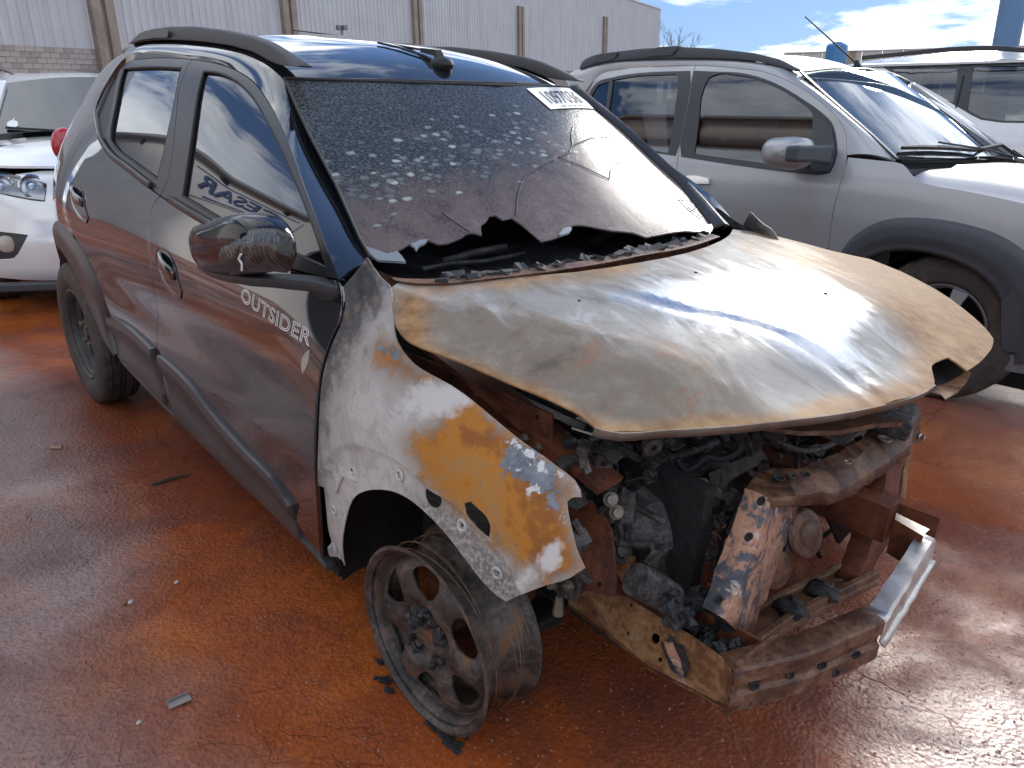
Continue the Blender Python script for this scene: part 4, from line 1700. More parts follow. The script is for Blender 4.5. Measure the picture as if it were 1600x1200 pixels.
WS_EDGE = [(444, 125), (520, 127), (650, 131.5), (775, 135), (889, 138), (935, 172), (975, 207), (1025, 255), (1060, 287), (1085, 318), (1107, 347), (1109, 357),
           (1097, 362), (1070, 361), (1035, 366), (1010, 371), (995, 365), (980, 362), (957, 360), (940, 357), (922, 353), (900, 351), (887, 357), (878, 368), (867, 372), (847, 377), (827, 360), (815, 350), (800, 340), (786, 343),
           (775, 336), (765, 337), (760, 346), (752, 352), (753, 367), (742, 364), (732, 364), (722, 371), (712, 375), (698, 380), (685, 381), (675, 377), (662, 374), (645, 379), (625, 390), (607, 398), (590, 402), (579, 404), (562, 374), (540, 323), (512, 265), (484, 213), (462, 166)]
uv_ws = np.array([TW.uv(p) for p in WS_EDGE])
uv_ws = catmull(uv_ws, 2, True, 35)
LOW = [(480, 300), (560, 300), (640, 260), (760, 260), (880, 240), (960, 180), (1200, 300), (1200, 500), (400, 500)]
FLAKE = [(500, 268), (560, 232), (640, 212), (720, 190), (790, 178), (860, 200), (905, 225), (900, 258), (850, 262), (790, 272), (730, 285), (660, 310), (600, 350), (545, 350)]
wscreen = panel("windscreen", TW, uv_ws, ws_glass(), car, gap=0.0, spacing=0.022, thick=0.005, attrs={'low': pmask(LOW, 90), 'flake': pmask(FLAKE, 44)})


def on_ws(px, off=0.003):
    uv = TW.uv(px)
    return TW.P([uv])[0] + TW.N([uv])[0] * off


# rubber edge at the roof and pillar sides
m = MB()
m.tube([on_ws(p, .002) for p in ((443, 124), (520, 126), (650, 130), (775, 134), (888, 137))], 0.005, 8)
m.tube([on_ws(p, .002) for p in ((444, 125), (484, 213), (525, 291), (562, 374), (579, 404))], 0.0035, 8)
m.tube([on_ws(p, .002) for p in ((888, 137), (975, 206), (1060, 286), (1112, 352))], 0.004, 8)
m.build("screen_seal", rubber, car, smooth=True)
pale_edge = simple("broken_glass_edge", (0.22, 0.24, 0.25), 0.25, spec=0.8)
for ln in ([(866, 250), (851, 256), (837, 264), (822, 273), (815, 283), (810, 297), (807, 312), (806, 328), (805, 338)],
           [(872, 246), (898, 256), (925, 269), (951, 281), (953, 268), (957, 260), (972, 250)], [(872, 246), (888, 239), (893, 228), (891, 210), (894, 198)],
           [(690, 333), (712, 349), (733, 363)], [(893, 228), (925, 215), (962, 214)]):
    pts = [on_ws(p, .0022) for p in ln]
    c = MB()
    c.tube(pts, 0.0010, 5)
    cr = c.build("crack", soot, wscreen)
    c = MB()
    c.tube([p + np.array([.0015, .0025, .0]) for p in pts], 0.0007, 5)
    c.build("crack_edge", pale_edge, wscreen)
# curled fragments on the broken edge
for sh, dz in (([(572, 387), (588, 393), (605, 400), (620, 396), (627, 404), (634, 415), (612, 413), (590, 411), (580, 402)], .004), ([(640, 385), (655, 378), (668, 377), (663, 384), (654, 389), (650, 396), (645, 389)], .006),
               ([(871, 371), (878, 361), (887, 358), (892, 360), (886, 369), (875, 373)], .008), ([(1095, 362), (1101, 355), (1110, 352), (1113, 358), (1107, 366)], .006)):
    uv = np.array([TW.uv(p) for p in sh])
    V2, F2 = fill2d(uv, (), 0.012)
    P = TW.P(V2) + TW.N(V2) * dz
    P[:, 2] += (V2[:, 0] - V2[:, 0].min()) * 0.12 * rng.random()
    m = MB(); m.add(P, F2); m.add(P - np.array([0, 0, .004]), F2[:, ::-1])
    m.build("glass_fragment", pale_edge, car)

# lot sticker
white_paper = simple("white_paper", (0.80, 0.81, 0.82), 0.5)
ink = simple("dark_print", (0.07, 0.075, 0.10), 0.6)
ST = [np.array(TW.uv(p)) for p in ((822, 139.5), (896, 139.5), (927, 171), (860, 172))]


def st_map(u, v, off):
    a = (ST[3] * (1 - u) + ST[2] * u) * (1 - v) + (ST[0] * (1 - u) + ST[1] * u) * v
    return TW.P([a])[0] + TW.N([a])[0] * off


n_ = 8
V = [st_map(i / n_, j / n_, .0030) for j in range(n_ + 1) for i in range(n_ + 1)]
F = [(j * 9 + i, j * 9 + i + 1, j * 9 + i + 10, j * 9 + i + 9) for j in range(n_) for i in range(n_)]
stick = mesh_obj("lot_sticker", V, F, white_paper, wscreen)
tv, tf = text_mesh("1097036", 1.0, bold=0.012)
lo, hi = tv.min(0), tv.max(0)
V = [st_map(0.14 + 0.74 * (p[0] - lo[0]) / (hi[0] - lo[0]), 0.22 + 0.60 * (p[1] - lo[1]) / (hi[1] - lo[1]), .0042) for p in tv]
mesh_obj("lot_number", V, tf, ink, stick)
m = MB()
for k in range(18):
    if k in (4, 9, 13):
        continue
    a = [st_map(0.30 + k * .026, 0.07, .0040), st_map(0.30 + k * .026 + .016, 0.07, .0040), st_map(0.30 + k * .026 + .016, 0.13, .0040), st_map(0.30 + k * .026, 0.13, .0040)]
    m.add(a, [(0, 1, 2, 3)])
m.build("fine_print", ink, stick)
chalk = simple("chalk_white", (0.62, 0.60, 0.58), 0.9)
m = MB()
for ln in ([(1060, 311), (1068, 319), (1079, 329)], [(1060, 311), (1070, 312), (1082, 320), (1086, 327), (1079, 329), (1074, 326)], [(1079, 329), (1088, 336), (1096, 341)]):
    m.tube([on_ws(p, .0032) for p in ln], .0017, 4)
m.build("chalk_letter", chalk, wscreen)

# ---- left A pillar
LP_OUT = [(889, 138), (900, 134), (940, 166), (985, 202), (1040, 252), (1085, 293), (1118, 328), (1140, 352)]
LP_IN = [(886, 138), (892, 139), (932, 171), (975, 208), (1025, 256), (1062, 289), (1090, 322), (1114, 356)]
ln_, lo_ = [], []
for i, (a, b) in enumerate(zip(LP_IN, LP_OUT)):
    ln_.append(on_ws(a, .004))
    q = ln_[-1]
    lo_.append(BF.on(b, 'y', q[1] + .035))
a, b = resample3(np.array(ln_), 30), resample3(np.array(lo_), 30)
G = np.stack([a, a * .5 + b * .5 + np.array([.004, .004, .010]), b, b + np.array([-.03, .02, -.02])], 1)
grid_mesh("front_pillar", G, trim_mat, car, flip=False, thick=0.01)

# ---- bonnet
cre1 = [(615, 456), (680, 470), (790, 492), (940, 522), (1075, 563), (1180, 604)]
cre2 = [(967, 459), (1050, 485), (1175, 511), (1300, 560), (1372, 600), (1400, 628)]


def h_hood0(x, y):
    x, y = np.asarray(x, float), np.asarray(y, float)
    u = np.clip((x + .33) / .75, -.2, 1.3)
    z = .968 + .035 * (1 - (y / .66) ** 2) - np.sign(u) * np.abs(u) ** 1.6 * (.118 + .036 * y)
    return z


TH0 = Top(BF, h_hood0)
uc1 = catmull(np.array([TH0.uv(p) for p in cre1]), 4, False)
uc2 = catmull(np.array([TH0.uv(p) for p in cre2]), 4, False)


def extend(line, d=1.2):
    a, b = line[0] - line[3], line[-1] - line[-4]
    return np.concatenate([[line[0] + a / np.linalg.norm(a) * d], line, [line[-1] + b / np.linalg.norm(b) * d]])


uc1, uc2 = extend(uc1), extend(uc2)


def sdist_line(line, x, y):
    sh = np.shape(x)
    p = np.stack([np.ravel(x), np.ravel(y)], 1)
    d = seg_dist(line, p, False)
    o = np.argsort(line[:, 0])
    yl = np.interp(p[:, 0], line[o, 0], line[o, 1])
    return (np.where(p[:, 1] > yl, d, -d)).reshape(sh)


def h_hood(x, y):
    x, y = np.asarray(x, float), np.asarray(y, float)
    z = h_hood0(x, y)
    d1, d2 = sdist_line(uc1, x, y), sdist_line(uc2, x, y)
    z = z - .038 * sstep(.004, -.26, d1) + .003 * np.exp(-(d1 / .022) ** 2) * sstep(.42, .1, x)
    fd = sstep(-.16, .05, x)
    z = z + fd * (.012 * sstep(-.02, .025, d2) * sstep(.40, .10, d2) + .006 * np.exp(-((d2 + .025) / .03) ** 2))
    u = (x + .33) / .75
    fe = .95 - .18 * (y / .66) ** 2
    z = z - .028 * sstep(fe - .16, fe + .08, u) * np.clip(1.15 - (y / .66) ** 2, 0, 1)
    z = z - .012 * sstep(.52, .68, y) * sstep(-.1, .5, u)
    return z


TH = Top(BF, h_hood)
HOOD_OUT = [(613, 448), (626, 439), (645, 443), (700, 445), (765, 438), (840, 430), (900, 425), (1000, 410), (1075, 395), (1125, 377), (1140, 367), (1145, 358), (1165, 360), (1225, 372), (1300, 392), (1360, 405), (1410, 425), (1462, 452), (1505, 482), (1535, 508), (1552, 529),
            (1551, 540), (1543, 553), (1528, 568), (1511, 579), (1493, 565), (1482, 558), (1466, 564), (1456, 571), (1458, 585), (1460, 602), (1442, 613), (1381, 632), (1316, 645), (1250, 653), (1220, 657), (1145, 665), (1045, 671), (960, 673), (940, 672), (930, 667), (907, 648), (880, 634), (852, 621), (795, 598), (720, 565), (670, 547), (640, 534), (625, 520), (617, 505), (613, 480)]
uv_h = trace(TH, HOOD_OUT, 2, True, 42)
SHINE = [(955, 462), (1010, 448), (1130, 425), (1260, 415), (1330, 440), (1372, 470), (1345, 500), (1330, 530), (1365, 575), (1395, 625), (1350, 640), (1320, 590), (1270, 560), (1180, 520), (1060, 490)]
GREY = [(612, 448), (740, 445), (960, 430), (1140, 365), (1260, 385), (1330, 430), (1400, 520), (1440, 600), (1330, 645), (1200, 640), (1100, 560), (1000, 535), (900, 510), (700, 475)]
EDGE = [(1190, 362), (1300, 385), (1420, 405), (1620, 490), (1620, 640), (1470, 640), (1440, 600), (1425, 545), (1395, 490), (1345, 445), (1260, 405)]
FLECK = [(700, 480), (800, 490), (860, 520), (830, 560), (760, 560), (700, 520)]
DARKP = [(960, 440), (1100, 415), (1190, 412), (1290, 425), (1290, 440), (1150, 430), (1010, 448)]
EDGE3 = [(600, 480), (640, 520), (720, 553), (860, 608), (950, 655), (1200, 640), (1450, 590), (1470, 640), (1200, 680), (930, 690), (840, 630), (600, 540)]
EDGE2 = [(600, 436), (760, 430), (1000, 400), (1000, 425), (800, 458), (690, 470), (680, 520), (670, 570), (600, 530)]
mk_edge = lambda px, uv: np.max([pmask(EDGE, 80)(px, uv), .75 * pmask(EDGE2, 50)(px, uv), .80 * pmask(EDGE3, 30)(px, uv)], 0)
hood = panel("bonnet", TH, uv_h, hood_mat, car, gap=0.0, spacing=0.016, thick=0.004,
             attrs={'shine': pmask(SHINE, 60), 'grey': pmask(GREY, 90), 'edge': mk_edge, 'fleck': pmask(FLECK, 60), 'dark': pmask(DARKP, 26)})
# washer jets and flakes of white ash on it
for px in ((765, 449), (773, 453)):
    pass
m = MB()
for px, r in (((1087, 426), .004), ((1290, 459), .006), ((905, 470), .003)):
    u = TH.uv(px); m.lathe([(0.0, 0), (0.0, r), (0.0015, r * .9), (0.0016, 0)], 12, TH.P([u])[0] + np.array([0, 0, .0005]), TH.N([u])[0])
m.build("bonnet_hole", soot, hood)
# turned-down front lip and exposed inner frame at the left corner
lip_px = [(930, 668), (945, 673), (1045, 672), (1145, 666), (1220, 658), (1316, 646), (1381, 633), (1442, 614), (1460, 602)]
lp = np.array([TH.P([TH.uv((p[0], p[1] - 1.5))])[0] for p in lip_px])
lp = catmull(lp, 4, False)
G = np.stack([lp, lp + np.array([-.004, 0, -.014]), lp + np.array([-.05, 0, -.020])], 1)
grid_mesh("bonnet_lip", G, hood_mat, hood, flip=False, thick=0.003)
gp = [TH.P([TH.uv(p)])[0] for p in ((1456, 571), (1482, 558), (1511, 580))]
fl_px = [(1512, 578), (1517, 582), (1510, 596), (1497, 611), (1486, 618), (1477, 624), (1470, 616), (1455, 613), (1444, 614), (1458, 605), (1480, 598), (1497, 588)]
fz = gp[2][2] - .035
P3 = np.array([BF.on(p, 'z', fz) for p in fl_px])
V2, F2 = fill2d(P3[:, :2], (), 0.03)
m = MB(); m.extrude(V2, F2, lambda p: np.array([p[0], p[1], fz]), (0, 0, 1), .004)
m.build("bonnet_flange", rust_rail, hood)
P3 = [BF.on(p, 'z', fz - .004) for p in ((1450, 566), (1485, 552), (1515, 580), (1460, 606))]
m = MB(); m.add([p for p in P3] + [p - np.array([0, 0, .02]) for p in P3], [(0, 1, 2, 3), (7, 6, 5, 4), (0, 3, 7, 4), (1, 0, 4, 5), (2, 1, 5, 6), (3, 2, 6, 7)])
m.build("bonnet_frame", soot, hood)

# ---- scuttle behind the bonnet: dark trough, rusty strip, burnt dash
sc_px = [(600, 423), (640, 441), (700, 443), (765, 436), (840, 427), (940, 412), (1010, 398), (1075, 386), (1130, 368)]
sc = catmull(np.array([TH.P([TH.uv((p[0], p[1] + 6))])[0] + np.array([-.012, 0, .002]) for p in sc_px]), 4, False)
G = np.stack([sc, sc + np.array([-.028, 0, .004]), sc + np.array([-.034, 0, -.03])], 1)
grid_mesh("scuttle_strip", G, rust_bar, car, flip=True, thick=0.004)
m = MB()
for i in range(46):
    t = .30 + .68 * i / 46 + rng.uniform(-.01, .01)
    p = sc[int(t * (len(sc) - 1))] + np.array([-.035 + rng.uniform(-.012, .01), rng.uniform(-.01, .01), .004])
    m.box(p, rng.uniform(.008, .03, 3) * np.array([1, 1.6, .5]), (rng.uniform(-.4, .4), rng.uniform(-.4, .4), rng.uniform(0, 3)))
md = m.build("charred_trim", char_mat, car)
md["kind"] = "stuff"
m = MB()
nu, nv = 40, 14
V, F = [], []
for j in range(nv):
    for i in range(nu):
        t, s = i / (nu - 1), j / (nv - 1)
        y = -.63 + 1.26 * t
        x = -.40 - .42 * s
        z = .905 + .045 * math.sin(s * 3.0) - .03 * (abs(y) / .6) ** 2 + .018 * math.sin(y * 17 + s * 5) * math.sin(s * 7 + y * 4) + rng.uniform(-.006, .006)
        V.append((x, y, z))
for j in range(nv - 1):
    for i in range(nu - 1):
        F.append((j * nu + i, j * nu + i + 1, (j + 1) * nu + i + 1, (j + 1) * nu + i))
m.add(V, F)
m.build("burnt_dashboard", char_mat, car, smooth=True)
m = MB()
m.bar([(-.39, -.62, .80), (-.35, 0, .82), (-.39, .62, .80)], .08, .22)
m.box((-.42, 0, .55), (.03, 1.24, .62))
m.build("firewall", soot, car)
MB().tube([BF.on(p, 'x', -.46) for p in ((690, 408), (740, 395), (790, 385))], .009, 6).build("wiper_arm", char_mat, car, smooth=True)
MB().tube([BF.on(p, 'x', -.45) for p in ((660, 420), (700, 412), (760, 408), (820, 395))], .006, 6).build("wiring_loom", char_mat, car, smooth=True)
MB().tube([(-.55, .2, .93), (-.50, .30, .99), (-.50, .42, .99), (-.56, .5, .93)], .016, 8).build("steering_column", char_mat, car, smooth=True)

# ---- front wing (right)
cr_a = [(505, 735), (516, 712), (532, 699), (556, 696), (590, 709), (632, 731), (670, 765), (707, 789), (750, 838), (787, 881), (808, 922)]
cr_b = [(660, 712), (690, 740), (716, 763), (765, 812), (797, 848), (822, 884), (836, 912)]
ucA, ucB = catmull(np.array([SB.uv(p) for p in cr_a]), 4, False), catmull(np.array([SB.uv(p) for p in cr_b]), 4, False)
ac = np.array([-.035, .33])


def flange_in(uv):
    """signed distance outside (+) / inside (-) of the flange crease round the arch"""
    d = seg_dist(ucA, uv, False)
    r = np.hypot(*(uv - ac).T)
    ang = np.arctan2(uv[:, 1] - ac[1], uv[:, 0] - ac[0])
    la = np.arctan2(ucA[:, 1] - ac[1], ucA[:, 0] - ac[0])
    lr = np.hypot(*(ucA - ac).T)
    o = np.argsort(la)
    rl = np.interp(ang, la[o], lr[o])
    return np.where(r > rl, d, -d)


def wing_warp(uv, P):
    P = P.copy()
    d = flange_in(uv)
    P[:, 1] += .014 * sstep(.004, -.008, d) - .002 * np.exp(-((d - .006) / .005) ** 2)
    dB_ = seg_dist(ucB, uv, False)
    P[:, 1] += .003 * np.exp(-(dB_ / .006) ** 2)
    # edge of the arch turned out a little, dents
    da = seg_dist(uv_arch, uv, False)
    P[:, 1] -= .007 * sstep(.016, .002, da)
    P[:, 1] += .0035 * np.sin(uv[:, 0] * 21 + 1.2) * np.sin(uv[:, 1] * 17)
    return P


W_TOP = [(574, 402), (586, 419), (598, 434), (611, 447), (613, 480), (615, 500), (618, 525), (631, 548), (650, 569), (677, 587), (702, 602), (730, 622), (770, 652), (820, 690), (870, 728), (905, 765), (907, 777)]
W_FRONT = [(907, 777), (893, 778), (885, 784), (887, 800), (893, 824), (902, 857), (915, 887)]
W_BOT = [(915, 887), (890, 903), (857, 913), (815, 929), (786, 942)]
W_ARCH = [(786, 942), (768, 930), (750, 912), (720, 874), (690, 832), (660, 800), (635, 782), (610, 771), (587, 767), (565, 769), (547, 780), (537, 800), (531, 827), (530, 860), (534, 885)]
W_REAR = [(534, 885), (520, 876), (512, 868), (509, 850), (506, 838), (503, 800), (497, 745), (496, 690), (499, 632), (505, 587), (513, 556), (522, 531), (535, 501), (540, 470), (533, 437)]
uv_arch = trace(SB, W_ARCH, 4, False)
o_w = np.concatenate([trace(SB, W_TOP, 3, False)[:-1], trace(SB, W_FRONT, 3, False)[:-1], trace(SB, W_BOT, 3, False)[:-1], uv_arch[:-1], trace(SB, W_REAR, 3, False)[:-1]])


def hole_px(c, a, b, ang, n=14):
    return np.array([SB.uv((c[0] + a * math.cos(t) * math.cos(ang) - b * math.sin(t) * math.sin(ang), c[1] + a * math.cos(t) * math.sin(ang) + b * math.sin(t) * math.cos(ang))) for t in np.linspace(0, 2 * math.pi, n, endpoint=False)])


w_holes = [hole_px((669, 779), 19, 12.5, 1.15), trace(SB, [(724, 787), (733, 784), (745, 796), (757, 809), (764, 824), (762, 841), (752, 834), (738, 819), (728, 804)], 2)]
for c in ((541, 737), (615, 746), (514, 800), (515, 859), (712, 825), (767, 900)):
    w_holes.append(hole_px(c, 3.4, 2.2, 1.3, 8))
mk = {
    'rust': [(640, 690), (690, 655), (735, 622), (775, 650), (870, 722), (915, 775), (890, 790), (905, 850), (920, 890), (850, 925), (830, 905), (790, 850), (740, 800), (690, 775), (655, 730)],
    'rust2': [(583, 548), (597, 536), (625, 545), (655, 565), (680, 590), (672, 603), (650, 606), (615, 588), (592, 568)],
    'white': [(835, 865), (852, 842), (875, 838), (885, 870), (872, 893), (838, 915), (812, 915), (818, 895)],
    'white2': [(640, 590), (720, 600), (735, 625), (700, 645), (660, 660), (620, 640)],
    'peel': [(778, 685), (815, 680), (870, 725), (912, 772), (885, 790), (880, 830), (862, 820), (838, 790), (812, 765), (785, 735)],
    'peel2': [(595, 540), (628, 545), (640, 565), (615, 572)],
    'soot': [(520, 400), (580, 395), (612, 440), (600, 470), (560, 530), (525, 620), (510, 700), (480, 700), (480, 420)],
    'soot2': [(485, 700), (503, 700), (503, 800), (512, 850), (525, 880), (485, 890)],
    'band': [(640, 770), (690, 780), (760, 850), (815, 910), (830, 945), (770, 950), (700, 870), (640, 800)],
}


def mk_any(*names, f=18):
    fs = [pmask(mk[n], f) for n in names]
    return lambda px, uv: np.max([g(px, uv) for g in fs], 0)


wing = panel("front_wing", SB, o_w, fender_mat, car, holes=w_holes, gap=0.0, spacing=0.0105, thick=0.003, warp=wing_warp,
             attrs={'rust': mk_any('rust', 'rust2', f=34), 'white': mk_any('white', 'white2', f=26), 'peel': mk_any('peel', 'peel2', f=26), 'soot': mk_any('soot', 'soot2', f=45), 'band': mk_any('band', f=40)})
wl = mirror_part(wing)
# raised pressing beside the arch and bolt bosses
m = MB()
for ln in ([(528, 745), (522, 758), (517, 772)], [(533, 742), (540, 748), (549, 754)]):
    m.tube([SB.P([SB.uv(p)])[0] + np.array([0, .0115, 0]) for p in ln], .004, 6)
m.build("pressing", fender_mat, wing, smooth=True)
m = MB()
for c in ((541, 737), (615, 746), (514, 800), (515, 859), (712, 825), (767, 900)):
    uvc = SB.uv(c)
    m.lathe([(0, .0065), (.003, .0095), (.0, .013)], 14, SB.P([uvc])[0] + np.array([0, .0135, 0]), SB.N([uvc])[0])
m.build("bolt_boss", fender_mat, wing, smooth=True)

# ---- burnt wheel arch inside
MB().box((0.0, -.40, .52), (.7, .03, .38)).build("bay_side", soot, car)
m = MB()
V, F = [], []
na = 26
for k in range(na):
    a = math.radians(52 + 138 * k / (na - 1))
    for r, y in ((.335, -.745), (.350, -.70), (.355, -.50), (.30, -.46)):
        V.append((ac[0] + r * math.cos(a), y, ac[1] - .02 + r * math.sin(a) * .92 + rng.uniform(-.004, .004)))
for k in range(na - 1):
    for j in range(3):
        F.append((4 * k + j, 4 * k + j + 1, 4 * k + j + 5, 4 * k + j + 4))
m.add(V, F)
m.build("wheel_house", soot, car, smooth=True)
m = MB()
m.tube([(-.02, -.55, .25), (-.03, -.50, .62)], .035, 12)
m.lathe([(0, .06), (.02, .07), (.16, .065), (.17, .03)], 18, (-.02, -.55, .33), (-.03, .12, .95))
for k in range(5):
    m.lathe([(-.006, .055), (0, .068), (.006, .055)], 18, (-.03, -.53 + k * .004, .40 + k * .035), (0, .1, .99))
m.build("front_strut", rust_dark, car, smooth=True)
m = MB()
m.box((.0, -.62, .75), (.06, .08, .04))
m.build("wheel_house_bracket", rust_dark, car)


# ---- flat plates of the engine bay
def plate(px, axis, val, thick, mat, name, parent=None, holes=(), spacing=0.03, skew=None, label=None):
    i = 'xyz'.index(axis)
    oth = [k for k in range(3) if k != i]

    def to2(p):
        q = BF.on(p, axis, val)
        return q[oth]
    o2 = np.array([to2(p) for p in px])
    hs = []
    for (cx, cy, r) in holes:
        hs.append(np.array([to2((cx + r * math.cos(t), cy + 1.2 * r * math.sin(t))) for t in np.linspace(0, 2 * math.pi, 12, endpoint=False)]))
    V2, F2 = fill2d(o2, hs, spacing)

    def to3(p):
        q = np.zeros(3)
        q[oth[0]], q[oth[1]] = p
        q[i] = val + (skew(q) if skew else 0.0)
        return q
    n = np.zeros(3)
    n[i] = 1.0 if axis != 'y' else -1.0
    m = MB()
    FF = F2 if axis != 'y' else F2
    m.extrude(V2, FF, to3, n, thick)
    return m.build(name, mat, parent or car, label=label)


def bolts(pxs, axis, val, r, h, mat, parent, name="bolt_head", d=None):
    for p in pxs:
        q = BF.on(p, axis, val)
        n = np.array(d) if d is not None else {'y': np.array([0, -1.0, 0]), 'x': np.array([1.0, 0, 0]), 'z': np.array([0, 0, 1.0])}[axis]
        m = MB()
        m.lathe([(0, 0), (0, r * 1.5), (h * .25, r * 1.5), (h * .3, r), (h, r), (h, 0)], 6, q, n)
        m.build(name, mat, parent)


bolt_mat = simple("burnt_bolt", (0.20, 0.17, 0.13), 0.5, 0.5, var=0.3, vscale=60)
# inner wing apron seen between wing and bonnet
apron = plate([(622, 548), (660, 560), (760, 602), (850, 642), (862, 648), (861, 690), (889, 712), (884, 740), (830, 712), (770, 668), (700, 615), (650, 590)], 'y', -.600, .004, rust_dark, "inner_wing", holes=[(745, 612, 5), (808, 650, 7), (839, 652, 4), (818, 664, 4)])
plate([(768, 655), (840, 693), (880, 728), (884, 742), (868, 738), (810, 692), (770, 660)], 'y', -.625, .003, rust_dark, "wing_flange", apron)
bolts([(821, 684), (842, 698)], 'y', -.628, .006, .009, bolt_mat, apron)
plate([(858, 672), (887, 676), (884, 722), (862, 706)], 'y', -.56, .004, cast_mat, "battery_plate", apron)
m = MB()
m.bar([(-.30, -.585, .86), (-.1, -.59, .83), (.12, -.585, .775), (.26, -.57, .73)], .07, .012)
m.build("apron_shelf", rust_dark, car)

# headlamp surround sheets behind the wing's front edge
plate([(884, 786), (896, 779), (914, 783), (935, 803), (950, 832), (958, 862), (967, 888), (972, 905), (974, 926), (948, 918), (912, 908), (905, 885), (893, 835)], 'y', -.545, .003, rust_dark, "lamp_carrier", holes=[(950, 906, 3.5)],
      skew=lambda q: .10 * (q[0] - .33) + .02 * math.sin(q[2] * 22))
plate([(936, 806), (950, 800), (963, 812), (970, 835), (968, 853), (955, 856), (945, 830)], 'y', -.50, .010, cast_mat, "lamp_backing")
plate([(960, 862), (976, 868), (991, 872), (988, 893), (972, 912), (962, 892)], 'y', -.49, .006, rust_rail, "lamp_bracket")
plate([(858, 916), (880, 907), (900, 900), (904, 925), (899, 940), (886, 936), (868, 925)], 'y', -.60, .004, cast_mat, "wing_bracket", holes=[])
bolts([(865, 913), (891, 914)], 'y', -.605, .007, .012, bolt_mat, car)
m = MB(); q = BF.on((873, 945), 'y', -.60); m.tube([q + np.array([0, 0, .02]), q + np.array([0, 0, -.02])], [.007, .012], 8); m.build("clip", bolt_mat, car)

# ---- right chassis rail (open channel) and its end
RT = [(893, 903), (940, 918), (980, 933), (1030, 964), (1080, 995), (1144, 1040)]
RB = [(137 + 750, 947), (912, 966), (940, 987), (977, 1016), (1015, 1047), (1090, 1085), (1137, 1111)]
YR = -.490
rail_side = plate(RT + RB[::-1], 'y', YR, .004, rust_rail, "chassis_rail", holes=[(1024, 998, 7), (981, 990, 2.5), (1031, 1031, 3.5), (986, 946, 2.2), (1100, 1100, 2)], spacing=0.02)
a = np.array([BF.on(p, 'y', YR) for p in RT]); b = np.array([BF.on(p, 'y', YR) for p in RB])
a, b = resample3(a, 12), resample3(b, 12)
m = MB()
up_in = a + np.array([0, .012, .002])
V = np.concatenate([a + [0, -.004, .001], a + [0, .030, .006]])
for q0, q1 in ((a[:8] + [0, .001, .0], a[:8] + [0, .055, .012]),):
    n = len(q0)
    V = np.concatenate([q0, q1, q0 - [0, 0, .004], q1 - [0, 0, .004]])
    F = []
    for i in range(n - 1):
        F += [(i, i + 1, n + i + 1, n + i), (2 * n + i, 3 * n + i, 3 * n + i + 1, 2 * n + i + 1), (i, 2 * n + i, 2 * n + i + 1, i + 1), (n + i, n + i + 1, 3 * n + i + 1, 3 * n + i)]
    m.add(V, F)
m.build("rail_flange", rust_dark, rail_side)
m = MB()
m.bar(b + np.array([0, .05, .004]), .10, .006)
m.bar((a + b) / 2 + np.array([0, .10, 0]), .006, .09)
m.build("rail_floor", rust_dark, rail_side)
m = MB()
m.bar([b[0] + [-.30, .05, .03], b[0] + [0, .05, .03], b[4] + [0, .05, .03]], .09, .085)
m.build("rail_box", soot, rail_side)  # black colour stands for the shadow under the rail
plate([(1034, 1003), (1068, 1008), (1077, 1042), (1072, 1060), (1050, 1045), (1040, 1020)], 'y', YR - .006, .003, char_mat, "scorched_patch", rail_side, skew=lambda q: -.004)
plate([(1036, 1002), (1050, 1005), (1062, 1030), (1070, 1062), (1064, 1064), (1053, 1040), (1042, 1020)], 'y', YR - .011, .003, peel_mat, "curled_flake", rail_side)
m = MB()
for i in range(40):
    t = rng.random()
    p = (a * .55 + b * .45)[int(4 + 7.9 * t)] + np.array([rng.uniform(-.02, .02), rng.uniform(.02, .10), rng.uniform(.0, .035)])
    m.ball(p, rng.uniform(.006, .016, 3), 4, .9)
o = m.build("charcoal", char_mat, rail_side)
o["kind"] = "stuff"
# end plate
xe = float(a[-1][0])
m = MB()
e0, e1 = a[-1], b[-1]
m.box(((e0[0] + e1[0]) / 2 + .004, YR + .055, (e0[2] + e1[2]) / 2), (.006, .12, abs(e0[2] - e1[2]) + .02))
m.build("rail_end_plate", rust_bar, rail_side)
for t_, dz_ in ((.12, -.5), (.34, -.5), (.55, -.5), (.78, -.5), (.22, -.18), (.66, -.84)):
    a_ = pts_b[0] * (1 - t_) + pts_b[-1] * t_ if False else e0 * (1 - t_) + BF.on((1383, 970), 'z', float(e0[2])) * t_
    m = MB(); m.lathe([(0, 0), (0, .006), (.003, .010), (.004, .007), (.001, .005)], 12, a_ + np.array([.014, -.004, .085 * dz_]), (.85, -.5, 0)); m.build("bolt_hole", soot, rail_side)
bolts([(1160, 1062), (1165, 1100)], 'x', xe + .01, .006, .01, bolt_mat, rail_side)

# ---- bumper beam: C-section bent forward, left half bright
zt_ = float(e0[2]) + .0
k0 = e0 + np.array([.012, .0, 0.0])
pts_b = [k0 + [0, -.01, 0], BF.on((1270, 1020), 'z', zt_), BF.on((1383, 970), 'z', zt_ + .0)]
pts_b2 = [pts_b[-1], BF.on((1424, 905), 'z', zt_ + .012), BF.on((1462, 842), 'z', zt_ + .03)]


